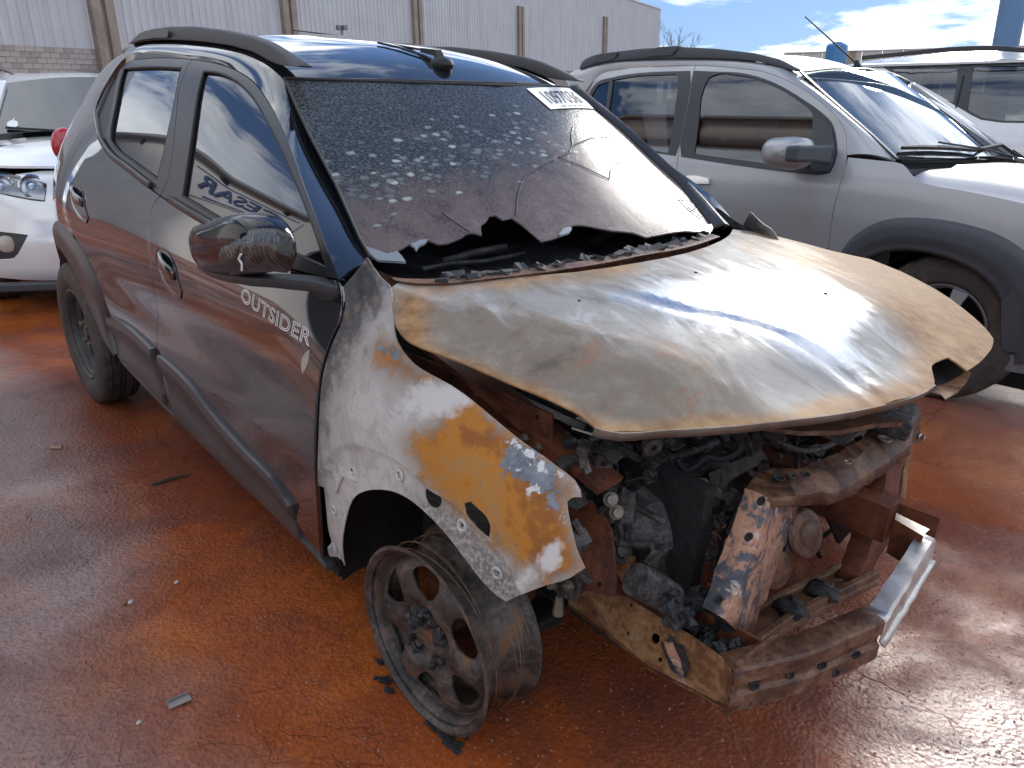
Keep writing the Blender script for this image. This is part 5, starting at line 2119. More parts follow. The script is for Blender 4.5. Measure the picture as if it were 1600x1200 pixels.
def cchan(pts, hgt, dep, mat, name, parent):
    P = resample3(np.array(pts), 14)
    T = np.gradient(P, axis=0); T /= np.linalg.norm(T, axis=1)[:, None]
    up = np.array([0, 0, 1.0])
    out = np.cross(T, up); out /= np.linalg.norm(out, axis=1)[:, None]
    if out[0][0] < 0:
        out = -out
    rows = []
    for o_, z_ in ((-dep, .003), (-.003, 0), (0, -.004), (0, -hgt * .34), (-.007, -hgt * .42), (-.007, -hgt * .58), (0, -hgt * .66), (0, -hgt), (-.03, -hgt - .003)):
        rows.append(P + out * o_ + up * z_)
    G = np.stack(rows, 1)
    G = G + rng.normal(0, .0005, G.shape)
    return folded(name, G, mat, parent)


bumper = cchan(pts_b, .085, .045, rust_bar, "bumper_beam", car)
P_ = resample3(np.array(pts_b2), 14)
T_ = np.gradient(P_, axis=0); T_ /= np.linalg.norm(T_, axis=1)[:, None]
O_ = np.cross(T_, [0, 0, 1.0]); O_ /= np.linalg.norm(O_, axis=1)[:, None]
bumper2 = folded("bumper_beam_end", np.stack([P_ + O_ * a_ + np.array([0, 0, b_]) for a_, b_ in ((-.036, -.012), (-.034, .002), (-.004, 0), (0, -.006), (.002, -.050), (.012, -.054))], 1) + rng.normal(0, .0008, (14, 6, 3)), bright_steel, bumper)
# left crash box
LB = [BF.on(p, 'z', zt_ + .045) for p in ((1404, 787), (1468, 811), (1442, 838), (1398, 812))]
m = MB()
V = [p for p in LB] + [p - np.array([0, 0, .085]) for p in LB]
m.add(V, [(0, 1, 5, 4), (3, 2, 6, 7), (4, 5, 6, 7)])
m.add([v + np.array([.0, .003, 0]) for v in V], [(4, 5, 1, 0), (7, 6, 2, 3), (7, 6, 5, 4)])
m.build("crash_box", rust_dark, car)
m = MB()
m.add([LB[3] + [0, 0, .001], LB[2] + [0, 0, .001], LB[2] * .62 + LB[1] * .38 + [0, 0, .001], LB[3] * .62 + LB[0] * .38 + [0, 0, .001]], [(0, 1, 2, 3)])
m.build("crash_box_flange", bright_steel, car)
m = MB()
m.bar([LB[0] + [-.5, 0, -.05], LB[0] + [0, .0, -.045]], .08, .09)
m.build("left_chassis_rail", rust_dark, car)

# ---- radiator support
def strip3(lines, n=14):
    return np.stack([resample3(np.array(l), n) for l in lines], 1)


def pts_on(px, axis, vals):
    vals = [vals] * len(px) if np.isscalar(vals) else vals
    return [BF.on(p, axis, v) for p, v in zip(px, vals)]


up_l = pts_on([(1165, 762), (1145, 820), (1118, 890), (1098, 948)], 'x', [.385, .40, .41, .42])
up_m = pts_on([(1206, 778), (1186, 838), (1158, 905), (1132, 968)], 'x', [.425, .44, .45, .46])
up_n = pts_on([(1214, 782), (1196, 842), (1170, 910), (1146, 978)], 'x', [.415, .43, .44, .45])
up_r = pts_on([(1244, 778), (1226, 845), (1204, 915), (1167, 1002)], 'x', [.385, .40, .41, .43])
post_r = folded("radiator_post", strip3([up_l, up_m, up_n, up_r]) + rng.normal(0, .0012, (14, 4, 3)), peel_mat, car)
for c in ((1188, 782), (1169, 838), (1122, 936)):
    q = BF.on(c, 'x', .445)
    m = MB(); m.lathe([(0, 0), (0, .006), (.002, .009), (.003, .0065), (.0005, .005)], 12, q + np.array([.0, 0, 0]), (1, -.5, .1)); m.build("bolt_hole", soot, post_r)
bk = pts_on([(1180, 738), (1255, 732), (1312, 707), (1345, 690), (1362, 664), (1400, 658), (1428, 652)], 'z', [.700, .700, .700, .700, .705, .71, .715])
fr_ = pts_on([(1240, 776), (1268, 772), (1300, 770), (1328, 759), (1364, 737), (1395, 715), (1424, 694)], 'z', [.672, .672, .672, .672, .672, .675, .68])
mid_ = [(p + q) / 2 + np.array([.0, 0, .010]) for p, q in zip(bk, fr_)]
fr2 = [q + np.array([.002, 0, -.022]) for q in fr_]
xbar = folded("radiator_crossbar", strip3([[p + np.array([0, 0, -.02]) for p in bk], bk, mid_, fr_, fr2], 30) + rng.normal(0, .0012, (30, 5, 3)), rust_bar, car)
cap = [BF.on(p, 'z', .70) for p in ((1164, 762), (1182, 737), (1232, 740), (1246, 776), (1206, 780))]
m = MB(); m.add(cap + [p - np.array([0, 0, .02]) for p in cap], [(4, 3, 2, 1, 0), (0, 1, 6, 5), (1, 2, 7, 6), (2, 3, 8, 7), (3, 4, 9, 8), (4, 0, 5, 9), (5, 6, 7, 8, 9)])
m.build("crossbar_corner", rust_bar, xbar, bevel=.004)
for (cx, cy, r, mt) in ((1216, 748, .013, soot), (1258, 743, .010, soot), (1237, 745, .010, cast_mat), (1323, 724, .008, bolt_mat), (1382, 687, .016, bolt_mat)):
    q = BF.on((cx, cy), 'z', .705)
    m = MB(); m.lathe([(0, 0), (0, r * .55), (.003, r), (.0045, r * .8), (.001, r * .45)], 16, q, (.12, 0, 1)); m.build("pressed_hole", mt, xbar, smooth=True)
# left post
pl = pts_on([(1356, 745), (1342, 784), (1328, 840), (1318, 872), (1308, 900)], 'x', .36)
pm = pts_on([(1388, 720), (1378, 780), (1362, 840), (1350, 880), (1338, 915)], 'x', .40)
pr = pts_on([(1420, 698), (1411, 730), (1400, 795), (1387, 850), (1352, 903)], 'x', .37)
post_l = folded("radiator_post", strip3([pl, pm, pr]) + rng.normal(0, .0012, (14, 3, 3)), rust_dark, car)
ed = pts_on([(1422, 700), (1413, 730), (1408, 765), (1402, 798), (1392, 835)], 'x', .375)
ed2 = pts_on([(1427, 700), (1421, 730), (1417, 765), (1410, 798), (1396, 838)], 'x', .365)
grid_mesh("post_flange", strip3([ed, ed2]), rust_rail, post_l, thick=0.003)
q = BF.on((1369, 828), 'x', .40)
m = MB(); m.lathe([(0, 0), (0, .009), (.002, .012), (.001, .007)], 12, q + np.array([.0, 0, 0]), (1, 0, 0)); m.build("bolt_hole", soot, post_l)
plate([(1424, 640), (1436, 641), (1440, 648), (1437, 668), (1440, 690), (1432, 694), (1424, 690), (1428, 664)], 'x', .355, .004, rust_bar, "end_bracket", xbar)
bolts([(1436, 681)], 'x', .358, .006, .014, chrome, xbar)
# latch panel under the bonnet lip
latch = plate([(1172, 663), (1250, 674), (1310, 673), (1367, 662), (1430, 659), (1438, 643), (1400, 634), (1330, 645), (1220, 654)], 'z', .745, .010, rust_bar, "latch_panel")
MB().tube(pts_on([(1368, 638), (1388, 632), (1405, 634)], 'z', .775), .006, 6).build("latch_wire", bright_steel, latch, smooth=True)
MB().tube(pts_on([(1330, 652), (1352, 642), (1365, 640)], 'z', .770), .005, 6).build("latch_wire", bright_steel, latch, smooth=True)
MB().box(BF.on((1390, 650), 'z', .735), (.10, .09, .05), (.2, .1, .3)).build("latch_block", cast_mat, latch, bevel=.008)
MB().box(BF.on((1320, 660), 'z', .720), (.06, .12, .05), (.1, .2, .2)).build("latch_block", cast_mat, latch, bevel=.008)
# lower cross member, two ribs
cm = pts_on([(1350, 897), (1290, 925), (1217, 962), (1150, 1008)], 'z', .255)
cross = MB().bar(cm, .085, .02).build("lower_crossmember", rust_bar, car, bevel=.004)
for d in (-.030, .030):
    MB().bar([p + np.array([d, 0, .018]) for p in cm], .018, .022).build("rib", rust_bar, cross, bevel=.004)
for t in (.38, .62):
    p = cm[0] * (1 - t) + cm[-1] * t
    MB().ball(p + np.array([0, 0, .022]), (.042, .034, .020), 6, .45).build("rubber_mount", char_mat, cross, smooth=60)
# horn and pulley behind the right post
hq = BF.on((1250, 833), 'x', .36)
m = MB()
m.lathe([(-.04, 0), (-.04, .016), (-.01, .022), (0, .034), (.006, .052), (.014, .055), (.020, .050), (.022, .030), (.028, .026), (.034, .012), (.034, 0)], 26, hq, (.8, -.1, .35))
horn = m.build("horn", rust_bar, car, smooth=True)
m = MB(); m.bar([BF.on((1245, 776), 'x', .385), BF.on((1240, 800), 'x', .37), hq + np.array([-.03, 0, .0])], .025, .006, (1, 0, 0)); m.build("horn_bracket", rust_bar, horn)
hq2 = BF.on((1212, 890), 'x', .37)
m = MB(); m.lathe([(-.02, 0), (-.02, .03), (0, .042), (.008, .04), (.010, 0)], 22, hq2, (.9, -.2, .2)); m.build("horn", rust_bar, car, smooth=True)

# ---- engine and gearbox remains
eng = empty("engine"); eng.parent = car
m = MB()
m.box((-.10, .0, .50), (.36, .80, .44), (0, .1, 0), .85)
m.build("block", cast_mat, eng, bevel=.03)
gx = .25
def E(px, x):
    return BF.on(px, 'x', x)


gear = E((1000, 815), .20)
m = MB()
m.lathe([(-.14, .05), (-.12, .10), (-.05, .115), (.0, .11), (.05, .085), (.09, .05), (.10, 0)], 18, gear, (.75, -.45, .35), rfun=lambda j, k, r: r * (1 + .08 * math.sin(k * 2.1 + j)))
m.box(gear + np.array([.03, .07, -.02]), (.14, .12, .13), (.3, .2, .4))
for k in range(6):
    a_ = k * 1.05
    m.tube([gear + np.array([.02, .08 * math.cos(a_) - .02, .08 * math.sin(a_)]), gear + np.array([.10, .05 * math.cos(a_) - .04, .05 * math.sin(a_) + .03])], .007, 5)
m.build("gearbox_casing", cast_mat, eng, smooth=30)
for px in ((953, 780), (962, 800), (1055, 778), (1097, 757), (1117, 771), (1042, 853), (1080, 818)):
    q = E(px, .24)
    m = MB(); m.lathe([(0, 0), (0, .013), (.006, .014), (.008, .009), (.018, .009), (.018, 0)], 10, q, (.7, -.5, .4)); m.build("bolt_head", bolt_mat, eng)
q0, q1 = E((1055, 800), .24), E((1056, 772), .24)
m = MB(); m.tube([q0, q1], [.012, .010], 10); m.build("sensor", rust_bar, eng, smooth=True)
pb = [E(p, v) for p, v in (((1107, 739), .22), ((1190, 700), .18), ((1202, 718), .19), ((1112, 766), .23))]
m = MB(); nn = np.array([.5, -.3, .5]); m.add(pb + [p - nn * .03 for p in pb], [(3, 2, 1, 0), (4, 5, 6, 7), (0, 1, 5, 4), (1, 2, 6, 5), (2, 3, 7, 6), (3, 0, 4, 7)])
m.build("rocker_cover", cast_mat, eng, bevel=.004)
plq = [(1020, 862), (1095, 833), (1113, 856), (1108, 868), (1075, 886), (1062, 920), (1052, 905), (1035, 880)]
plate(plq, 'x', .30, .008, cast_mat, "heat_shield", eng, skew=lambda q: .18 * (q[2] - .5) - .10 * abs(q[1] + .2))
plate([(1005, 878), (1018, 855), (1030, 868), (1042, 900), (1030, 905), (1012, 895)], 'x', .31, .012, cast_mat, "mount_bracket", eng, skew=lambda q: .15 * (q[2] - .5))
cy = [E((992, 905), .33), E((1050, 935), .36)]
m = MB(); m.tube([cy[0], cy[0] * .5 + cy[1] * .5, cy[1]], [.030, .032, .028], 16); m.build("starter_motor", cast_mat, eng, smooth=True)
bay = MB()
for i in range(46):
    p0 = E((rng.uniform(885, 1330), rng.uniform(675, 830)), rng.uniform(.0, .24))
    pts = [p0]
    dr = rng.uniform(-1, 1, 3)
    for k in range(6):
        dr = dr * .7 + rng.uniform(-.6, .6, 3)
        pts.append(pts[-1] + dr * .035 + np.array([.0, .008, -.006]))
    bay.tube(catmull(np.array(pts), 3, False, 180), rng.uniform(.0018, .0085), 6)
o = bay.build("burnt_hoses", soot, eng, smooth=True)
o["kind"] = "stuff"
bay = MB()
for i in range(420):
    p = E((rng.uniform(885, 1340), rng.uniform(672, 915)), rng.uniform(-.02, .24))
    if p[2] < .24 or p[2] > .80:
        continue
    kd = i % 6
    sz = rng.uniform(.006, .034)
    if kd in (0, 1):
        bay.box(p, (sz * rng.uniform(.5, 2.4), sz * rng.uniform(.5, 2), sz * rng.uniform(.3, 1)), tuple(rng.uniform(0, 3, 3)), rng.uniform(.6, 1))
    elif kd == 2:
        bay.lathe([(-sz * .4, sz * .35), (-sz * .4, sz), (0, sz * 1.05), (sz * .4, sz), (sz * .4, sz * .35)], 12, p, rng.uniform(-1, 1, 3) + np.array([1.2, 0, 0]), closed=True)
    elif kd == 3:
        bay.tube([p, p + rng.uniform(-.05, .05, 3)], rng.uniform(.003, .009), 7)
    elif kd == 4:
        bay.ball(p, (sz * .8, sz * .7, sz * .6), 5, .6)
    else:
        dr = rng.uniform(-1, 1, 3); dr /= np.linalg.norm(dr)
        for q in range(4):
            bay.box(p + dr * .008 * q, (.05 * abs(dr[1]) + .02, .04, .003), tuple(rng.uniform(0, .3, 3)))
o = bay.build("burnt_fittings", cast_mat, eng)
o["kind"] = "stuff"
for k, (px_, x_, r_, l_) in enumerate((((1000, 742), .16, .034, .05), ((1045, 720), .14, .026, .07), ((1140, 780), .20, .022, .06), ((975, 860), .24, .020, .05), ((1230, 715), .14, .030, .05), ((1280, 708), .12, .022, .06))):
    q = E(px_, x_)
    m = MB(); m.lathe([(-l_, 0), (-l_, r_), (-.3 * l_, r_), (-.3 * l_, r_ * 1.25), (0, r_ * 1.25), (0, r_ * .8), (.01, r_ * .7), (.01, 0)], 16, q, (.7, -.5, .25 + .1 * k)); m.build("housing", cast_mat, eng, smooth=35)
for k, pl_ in enumerate(([(1000, 700), (1085, 690), (1100, 715), (1020, 735)], [(1150, 790), (1215, 770), (1205, 830), (1160, 850)], [(930, 720), (975, 715), (985, 760), (940, 765)], [(1075, 770), (1130, 762), (1125, 800), (1080, 812)])):
    plate(pl_, 'x', .15 + .02 * k, .010, cast_mat, "bracket", eng, holes=[(sum(p[0] for p in pl_) / 4, sum(p[1] for p in pl_) / 4, 5)], spacing=.02, skew=lambda q, k=k: .12 * (q[2] - .5) + .1 * q[1] * (-1) ** k)
for k, pth in enumerate(([(905, 705), (960, 700), (1010, 720), (1060, 712), (1120, 690)], [(935, 800), (985, 770), (1040, 765), (1090, 790), (1130, 835)], [(1180, 760), (1150, 800), (1130, 850), (1120, 900)], [(1210, 690), (1260, 705), (1310, 690), (1345, 675)])):
    m = MB(); m.tube(catmull(np.array([E(p, .20 + .015 * k) for p in pth]), 5, False, 180), .0075, 8); m.build("pipe", cast_mat, eng, smooth=True)
# alternator, pulley and ribbed manifold
al = E((1098, 735), .16)
m = MB(); m.lathe([(-.05, .0), (-.05, .045), (-.03, .055), (.03, .055), (.05, .042), (.05, .018), (.065, .018), (.065, 0)], 18, al, (.8, -.5, .2)); m.build("alternator", cast_mat, eng, smooth=35)
for k in range(5):
    q = E((1010 + 22 * k, 725 - 4 * k), .12)
    m = MB(); m.tube([q, q + np.array([.05, -.02, -.05]), q + np.array([.09, -.03, -.13])], [.018, .017, .015], 10); m.build("manifold_runner", cast_mat, eng, smooth=True)
m = MB(); m.lathe([(-.012, .02), (-.012, .062), (-.005, .055), (.005, .055), (.012, .062), (.012, .02)], 26, E((1300, 760), .20), (.7, .5, .1), closed=True); m.build("belt_pulley", cast_mat, eng, smooth=35)
plate([(905, 672), (1170, 670), (1335, 655), (1330, 700), (1180, 712), (1050, 700), (930, 708)], 'x', -.02, .01, soot, "bulkhead_panel", eng)
m = MB()
for i in range(60):
    p = E((rng.uniform(1040, 1160), rng.uniform(930, 1000)), rng.uniform(.33, .40))
    m.ball(p, rng.uniform(.006, .022, 3), 4, .9)
o = m.build("charcoal", char_mat, eng)
o["kind"] = "stuff"
# subframe and undertray remains, blackened to stand for shade under the bay
m = MB()
m.bar([(-.14, -.42, .22), (-.14, 0, .22), (-.14, .42, .22)], .14, .05)
m.bar([(-.04, -.62, .20), (-.02, -.38, .22)], .07, .035)
m.build("subframe", soot, car, bevel=.01)
plate([(1290, 800), (1345, 770), (1330, 830), (1312, 850)], 'x', .30, .01, char_mat, "side_duct", eng)
# ================================================================== wheels, mirrors and lettering of the dark car
car_inv = BF.mat4().inverted()


def sub(name, parent_frame_inv, parent, world_m):
    o = bpy.data.objects.new(name, None)
    COL.objects.link(o)
    o.parent = parent
    o.matrix_local = parent_frame_inv @ world_m
    return o


def tyre_mb(R, w, r_in, c=(0, 0, 0), n=96):
    """tyre turned about y, outer face towards -y at axial -w/2"""
    m = MB()
    h = w / 2
    prof = [(-h * .72, r_in), (-h * .92, r_in + .018), (-h, r_in + (R - r_in) * .42), (-h * .97, r_in + (R - r_in) * .70), (-h * .86, R - .010), (-h * .74, R - .002), (-h * .50, R), (-h * .49, R - .008), (-h * .43, R - .008), (-h * .42, R + .001),
            (-h * .12, R + .001), (-h * .11, R - .008), (-h * .05, R - .008), (-h * .04, R + .001),
            (h * .04, R + .001), (h * .05, R - .008), (h * .11, R - .008), (h * .12, R + .001), (h * .42, R + .001), (h * .43, R - .008), (h * .49, R - .008), (h * .50, R), (h * .74, R - .002), (h * .86, R - .010), (h, r_in + (R - r_in) * .42), (h * .72, r_in)]

    def rf(j, k, r):
        if 4 <= j <= 6 or 21 <= j <= 23:
            return r - (.008 if k % 4 in (0,) else 0)
        return r
    m.lathe(prof, n, c, (0, 1, 0), rfun=rf)
    return m


tyre_mat = rusty("dusty_tyre", [(0.35, (0.022, 0.019, 0.017)), (0.5, (0.050, 0.039, 0.033)), (0.68, (0.105, 0.072, 0.054))], 0.75, 9, 0.3)
steel_dark = rusty("dull_dark_wheel_steel", [(0.35, (0.028, 0.026, 0.025)), (0.55, (0.055, 0.048, 0.044)), (0.7, (0.11, 0.075, 0.05))], 0.5, 11, 0.25, metal=0.2)


def rim_prof(w, r):
    h = w / 2
    return [(-h, r + .001), (-h - .002, r - .006), (-h + .003, r - .012), (-h + .010, r - .019), (-h + .030, r - .022), (-h + .042, r - .040), (-h + .075, r - .044), (h - .05, r - .040), (h - .03, r - .022), (h - .012, r - .018), (h - .004, r - .008), (h, r),
            (h, r - .003), (h - .008, r - .012), (h - .016, r - .024), (h - .034, r - .028), (h - .054, r - .046), (-h + .075, r - .049), (-h + .046, r - .045), (-h + .034, r - .027), (-h + .014, r - .023), (-h + .006, r - .015), (-h + .003, r - .003)]


def disc_mb(prof_r, holes, R, z_of_r, thick=.004, spacing=.012):
    o = np.array([(R * math.cos(t), R * math.sin(t)) for t in np.linspace(0, 2 * math.pi, 72, endpoint=False)])
    V2, F2 = fill2d(o, holes, spacing)
    r = np.hypot(V2[:, 0], V2[:, 1])
    yv = z_of_r(r)
    if prof_r is not None:
        yv = yv + prof_r(V2)
    V = np.stack([V2[:, 0], yv, V2[:, 1]], 1)
    m = MB()
    n = len(V)
    FF = [tuple(f) for f in F2] + [tuple(int(i) + n for i in f[::-1]) for f in F2] + [(b, a, a + n, b + n) for a, b in boundary_loops(F2)]
    m.add(np.concatenate([V, V + [0, thick, 0]]), FF)
    return m


def petal(a, r0, r1, w0, w1, n=16):
    """rounded opening between radii r0..r1 around angle a"""
    pts = [(r0, -w0), (r0 + .3 * (r1 - r0), -w1 * .75), (r1 - .012, -w1), (r1, -w1 * .6), (r1 + .002, 0), (r1, w1 * .6), (r1 - .012, w1), (r0 + .3 * (r1 - r0), w1 * .75), (r0, w0), (r0 - .006, 0)]
    P = np.array([(r * math.cos(a) - s * math.sin(a), r * math.sin(a) + s * math.cos(a)) for r, s in pts])
    return catmull(P, 3, True, 170)


# ---- bare front wheel, tyre burnt away
def make_front_wheel(side):
    ang = 0.04 * side
    Mx = Matrix.Translation((0.0, side * (-.775 + .066), .197)) @ Matrix.Rotation(ang + (0 if side > 0 else math.pi), 4, 'Z')
    w = sub("front_wheel", car_inv, car, Mx)
    m = MB(); m.lathe(rim_prof(.138, .196), 80, closed=True); rim = m.build("rim", rim_mat, w, smooth=True)
    z_r = spline1([(0, -.036), (.03, -.036), (.034, -.040), (.060, -.046), (.075, -.058), (.092, -.060), (.115, -.056), (.140, -.052), (.152, -.046), (.166, -.034)])
    holes = [petal(math.radians(78 - 60 * k + 10), .094, .150, .013, .040) for k in range(6)]

    def ribs(V2):
        a = np.arctan2(V2[:, 1], V2[:, 0])
        r = np.hypot(V2[:, 0], V2[:, 1])
        return -.009 * np.cos(6 * (a - math.radians(58))) * sstep(.06, .10, r) * sstep(.162, .145, r)
    d = disc_mb(ribs, holes, .168, z_r, .004, .0085)
    d.build("wheel_disc", rim_mat, w, smooth=55)
    # brake disc and hub behind
    m = MB(); m.lathe([(.035, .03), (.035, .118), (.055, .118), (.055, .03)], 40, closed=True); m.build("brake_disc", rust_dark, w, smooth=True)
    m = MB(); m.lathe([(-.052, 0), (-.052, .016), (-.034, .020), (.06, .05)], 20); m.build("hub_cap", rust_bar, w, smooth=True)
    m = MB()
    rr = random.Random(5)
    for k in range(26):
        a = rr.uniform(math.radians(20), math.radians(300)) if k > 6 else rr.uniform(math.radians(90), math.radians(160))
        r = rr.uniform(.035, .062)
        m.ball((r * math.cos(a), -.052 + rr.uniform(-.006, .008), r * math.sin(a)), (rr.uniform(.006, .014), rr.uniform(.006, .012), rr.uniform(.006, .016)), 4, .7)
    o = m.build("charred_lump", char_mat, w); o["kind"] = "stuff"
    for k in range(4):
        a = math.radians(45 + 90 * k)
        m = MB(); m.lathe([(-.04, .008), (-.054, .009), (-.058, .0)], 6, (.052 * math.cos(a), .0, .052 * math.sin(a))); m.build("wheel_nut", rim_mat, w)
    # steel cords of the burnt tyre wound on the rim
    m = MB()
    for k in range(7):
        y0 = rr.uniform(-.055, .062)
        r0 = rr.uniform(.176, .186)
        ph, ph2 = rr.uniform(0, 6.28), rr.uniform(0, 6.28)
        a0, a1 = (0, 2 * math.pi) if k % 3 else (rr.uniform(0, 6), rr.uniform(7, 10))
        pts = []
        for i in range(49):
            t = a0 + (a1 - a0) * i / 48
            r = r0 + .004 * math.sin(2 * t + ph)
            pts.append((r * math.cos(t), y0 + .012 * math.sin(t + ph2), r * math.sin(t)))
        m.tube(pts, .0008, 4, cap=False)
    o = m.build("tyre_cord", rust_bar, w); o["kind"] = "stuff"
    return w


make_front_wheel(1)
make_front_wheel(-1)
# rubber residue at the contact patch: lies on the ground
scrap = MB()
rr = random.Random(9)
for (px, py, n_) in ((706, 1150, 20), (690, 1140, 10), (608, 1062, 6), (592, 1030, 4)):
    c, d = sight((px, py))
    t = -c[2] / d[2]
    q = c + d * t
    for k in range(n_):
        p = q + np.array([rr.uniform(-.035, .035), rr.uniform(-.022, .022), 0])
        p[2] = float(gz(p[1])) + .004
        scrap.ball(p, (rr.uniform(.004, .016), rr.uniform(.003, .009), rr.uniform(.002, .004)), 5, .8)
o = scrap.build("rubber_residue", soot, None)
tag(o, "black crumbs of burnt tyre lying under the bare front rim", None, None, "stuff")


def make_rear_wheel(side):
    Mx = Matrix.Translation((-2.423, side * (-.70), .293)) @ Matrix.Rotation(0 if side > 0 else math.pi, 4, 'Z')
    w = sub("rear_wheel", car_inv, car, Mx)
    tyre_mb(.293, .165, .180).build("tyre", tyre_mat, w, smooth=35)
    m = MB(); m.lathe(rim_prof(.140, .188), 64, closed=True); m.build("rim", steel_dark, w, smooth=True)
    z_r = spline1([(0, -.020), (.03, -.024), (.045, -.030), (.07, -.034), (.09, -.020), (.12, -.006), (.145, .01)])
    holes = [np.array([(.118 * math.cos(a) + .013 * math.cos(t), .118 * math.sin(a) + .013 * math.sin(t)) for t in np.linspace(0, 6.28, 10, endpoint=False)]) for a in np.linspace(0, 2 * math.pi, 8, endpoint=False)]
    disc_mb(None, holes, .147, z_r, .004, .012).build("wheel_disc", steel_dark, w, smooth=50)
    m = MB(); m.lathe([(-.05, 0), (-.05, .022), (-.03, .028), (.0, .03)], 20); m.build("hub_cap", steel_dark, w, smooth=True)
    for k in range(4):
        a = math.radians(45 + 90 * k)
        m = MB(); m.lathe([(-.03, .011), (-.055, .010), (-.057, .0)], 6, (.05 * math.cos(a), .0, .05 * math.sin(a))); m.build("wheel_nut", bolt_mat, w)
    m = MB(); m.tube([(.115, -.03, -.06), (.125, -.055, -.066)], .004, 6); m.build("valve", chrome, w)
    return w


make_rear_wheel(1)
make_rear_wheel(-1)
m = MB()
V, F = [], []
for k in range(18):
    a = math.radians(-10 + 200 * k / 17)
    for r, y in ((.36, -.74), (.37, -.45)):
        V.append((-2.44 + r * math.cos(a), y, .33 + r * math.sin(a)))
for k in range(17):
    F.append((2 * k, 2 * k + 1, 2 * k + 3, 2 * k + 2))
m.add(V, F)
m.build("rear_wheel_house", soot, car, smooth=True)

# ---- door mirror (right) with crumpled film
S0 = lambda px, y: BF.on(px, 'y', y)
mir = empty("door_mirror"); mir.parent = car
ym = -.86
OUTL = [(303, 365), (306, 356), (318, 349), (345, 342), (375, 334), (402, 332), (412, 334), (430, 344), (444, 358), (452, 375), (456, 395), (455, 412), (446, 420), (415, 428), (370, 430), (345, 426), (322, 415), (310, 400)]
o2 = np.array([S0((379 + (p[0] - 379) * .80, p[1]), ym)[[0, 2]] for p in OUTL])
o2 = catmull(o2, 3, True, 170)
cen = o2.mean(0)
rows = []
xd = np.array([1.0, 0, 0])
for yo, sc, sh in ((.050, .66, .0), (.042, .86, .0), (.025, .97, 0), (.0, 1.0, 0), (-.020, .985, 0), (-.036, .93, 0), (-.047, .82, 0), (-.054, .55, 0), (-.056, .02, 0)):
    p = cen + (o2 - cen) * sc
    rows.append(np.stack([p[:, 0], np.full(len(p), ym + yo), p[:, 1]], 1))
Gm = np.stack(rows, 1)
film = simple("gloss_black_mirror", (0.008, 0.008, 0.010), 0.07, spec=0.45)
mirror_shell = grid_mesh("mirror_shell", Gm[::-1], film, mir, wrap=True)
if True:
    me = mirror_shell.data
    bm = bmesh.new(); bm.from_mesh(me); bmesh.ops.recalc_face_normals(bm, faces=bm.faces); bm.to_mesh(me); bm.free()
    me.polygons.foreach_set('use_smooth', [True] * len(me.polygons))
# crumpled clear film stretched over the lower face
F2o = np.array([S0(p, ym - .05)[[0, 2]] for p in [(342, 378), (352, 368), (380, 360), (412, 357), (434, 362), (448, 380), (454, 402), (450, 420), (420, 425), (375, 425), (346, 423), (340, 405)]])
V2, F2 = fill2d(catmull(F2o, 3, True, 170), (), .0045)
cc = V2.mean(0)
rad = seg_dist(catmull(F2o, 3, True, 170), V2)
fold = .0022 * np.abs(np.sin(90 * np.hypot(V2[:, 0] - cc[0] + .02, (V2[:, 1] - cc[1] + .05) * 1.2) + 3.0 * np.sin(V2[:, 0] * 40))) + .0018 * np.abs(np.sin(V2[:, 0] * 130 + V2[:, 1] * 170))
V = np.stack([V2[:, 0], ym - .042 - .014 * smooth01(rad / .03) - fold * smooth01(rad / .012), V2[:, 1]], 1)
film2 = simple("shiny_crumpled_film", (0.020, 0.020, 0.022), 0.22, spec=0.5)
mesh_obj("crumpled_film", V, F2, film2, mir, smooth=60)
m = MB()
arm = [S0((318, 415), ym - .01), S0((352, 430), ym - .02), S0((400, 437), ym + .0), S0((450, 440), -.80), S0((500, 445), -.745), S0((528, 452), -.715)]
m.bar(catmull(np.array(arm), 4, False), [.03 + .03 * min(1, i / 18) for i in range(21)], [.012 + .010 * min(1, i / 12) for i in range(21)])
m.build("mirror_arm", plastic, mir, smooth=True, bevel=.004)
SAIL = [(480, 432), (526, 437), (531, 455), (528, 463), (518, 468), (500, 464), (488, 452)]
panel("mirror_foot", Side(BF, Yb, .006), trace(SB, SAIL, 3), plastic, mir, gap=0, spacing=.012, thick=.012)
m = MB(); m.tube([S0(p, ym - .062) for p in ((377, 397), (373, 404), (378, 412), (378, 423))], .0022, 5); m.build("film_scratch", white_paper, mir)

# ---- remains of the left mirror
lm = [BF.on(p, 'y', .66) for p in ((1119, 323), (1127, 327), (1150, 345), (1162, 352), (1166, 360), (1148, 358), (1130, 345), (1122, 340))]
m = MB()
cen3 = np.mean(lm, 0)
back = [p + np.array([-.07, .03, -.01]) for p in lm]
k = len(lm)
m.add(lm + back, [tuple(range(k))[::-1], tuple(k + i for i in range(k))] + [(i, (i + 1) % k, k + (i + 1) % k, k + i) for i in range(k)])
m.build("mirror_stub", char_mat, car, bevel=.004)

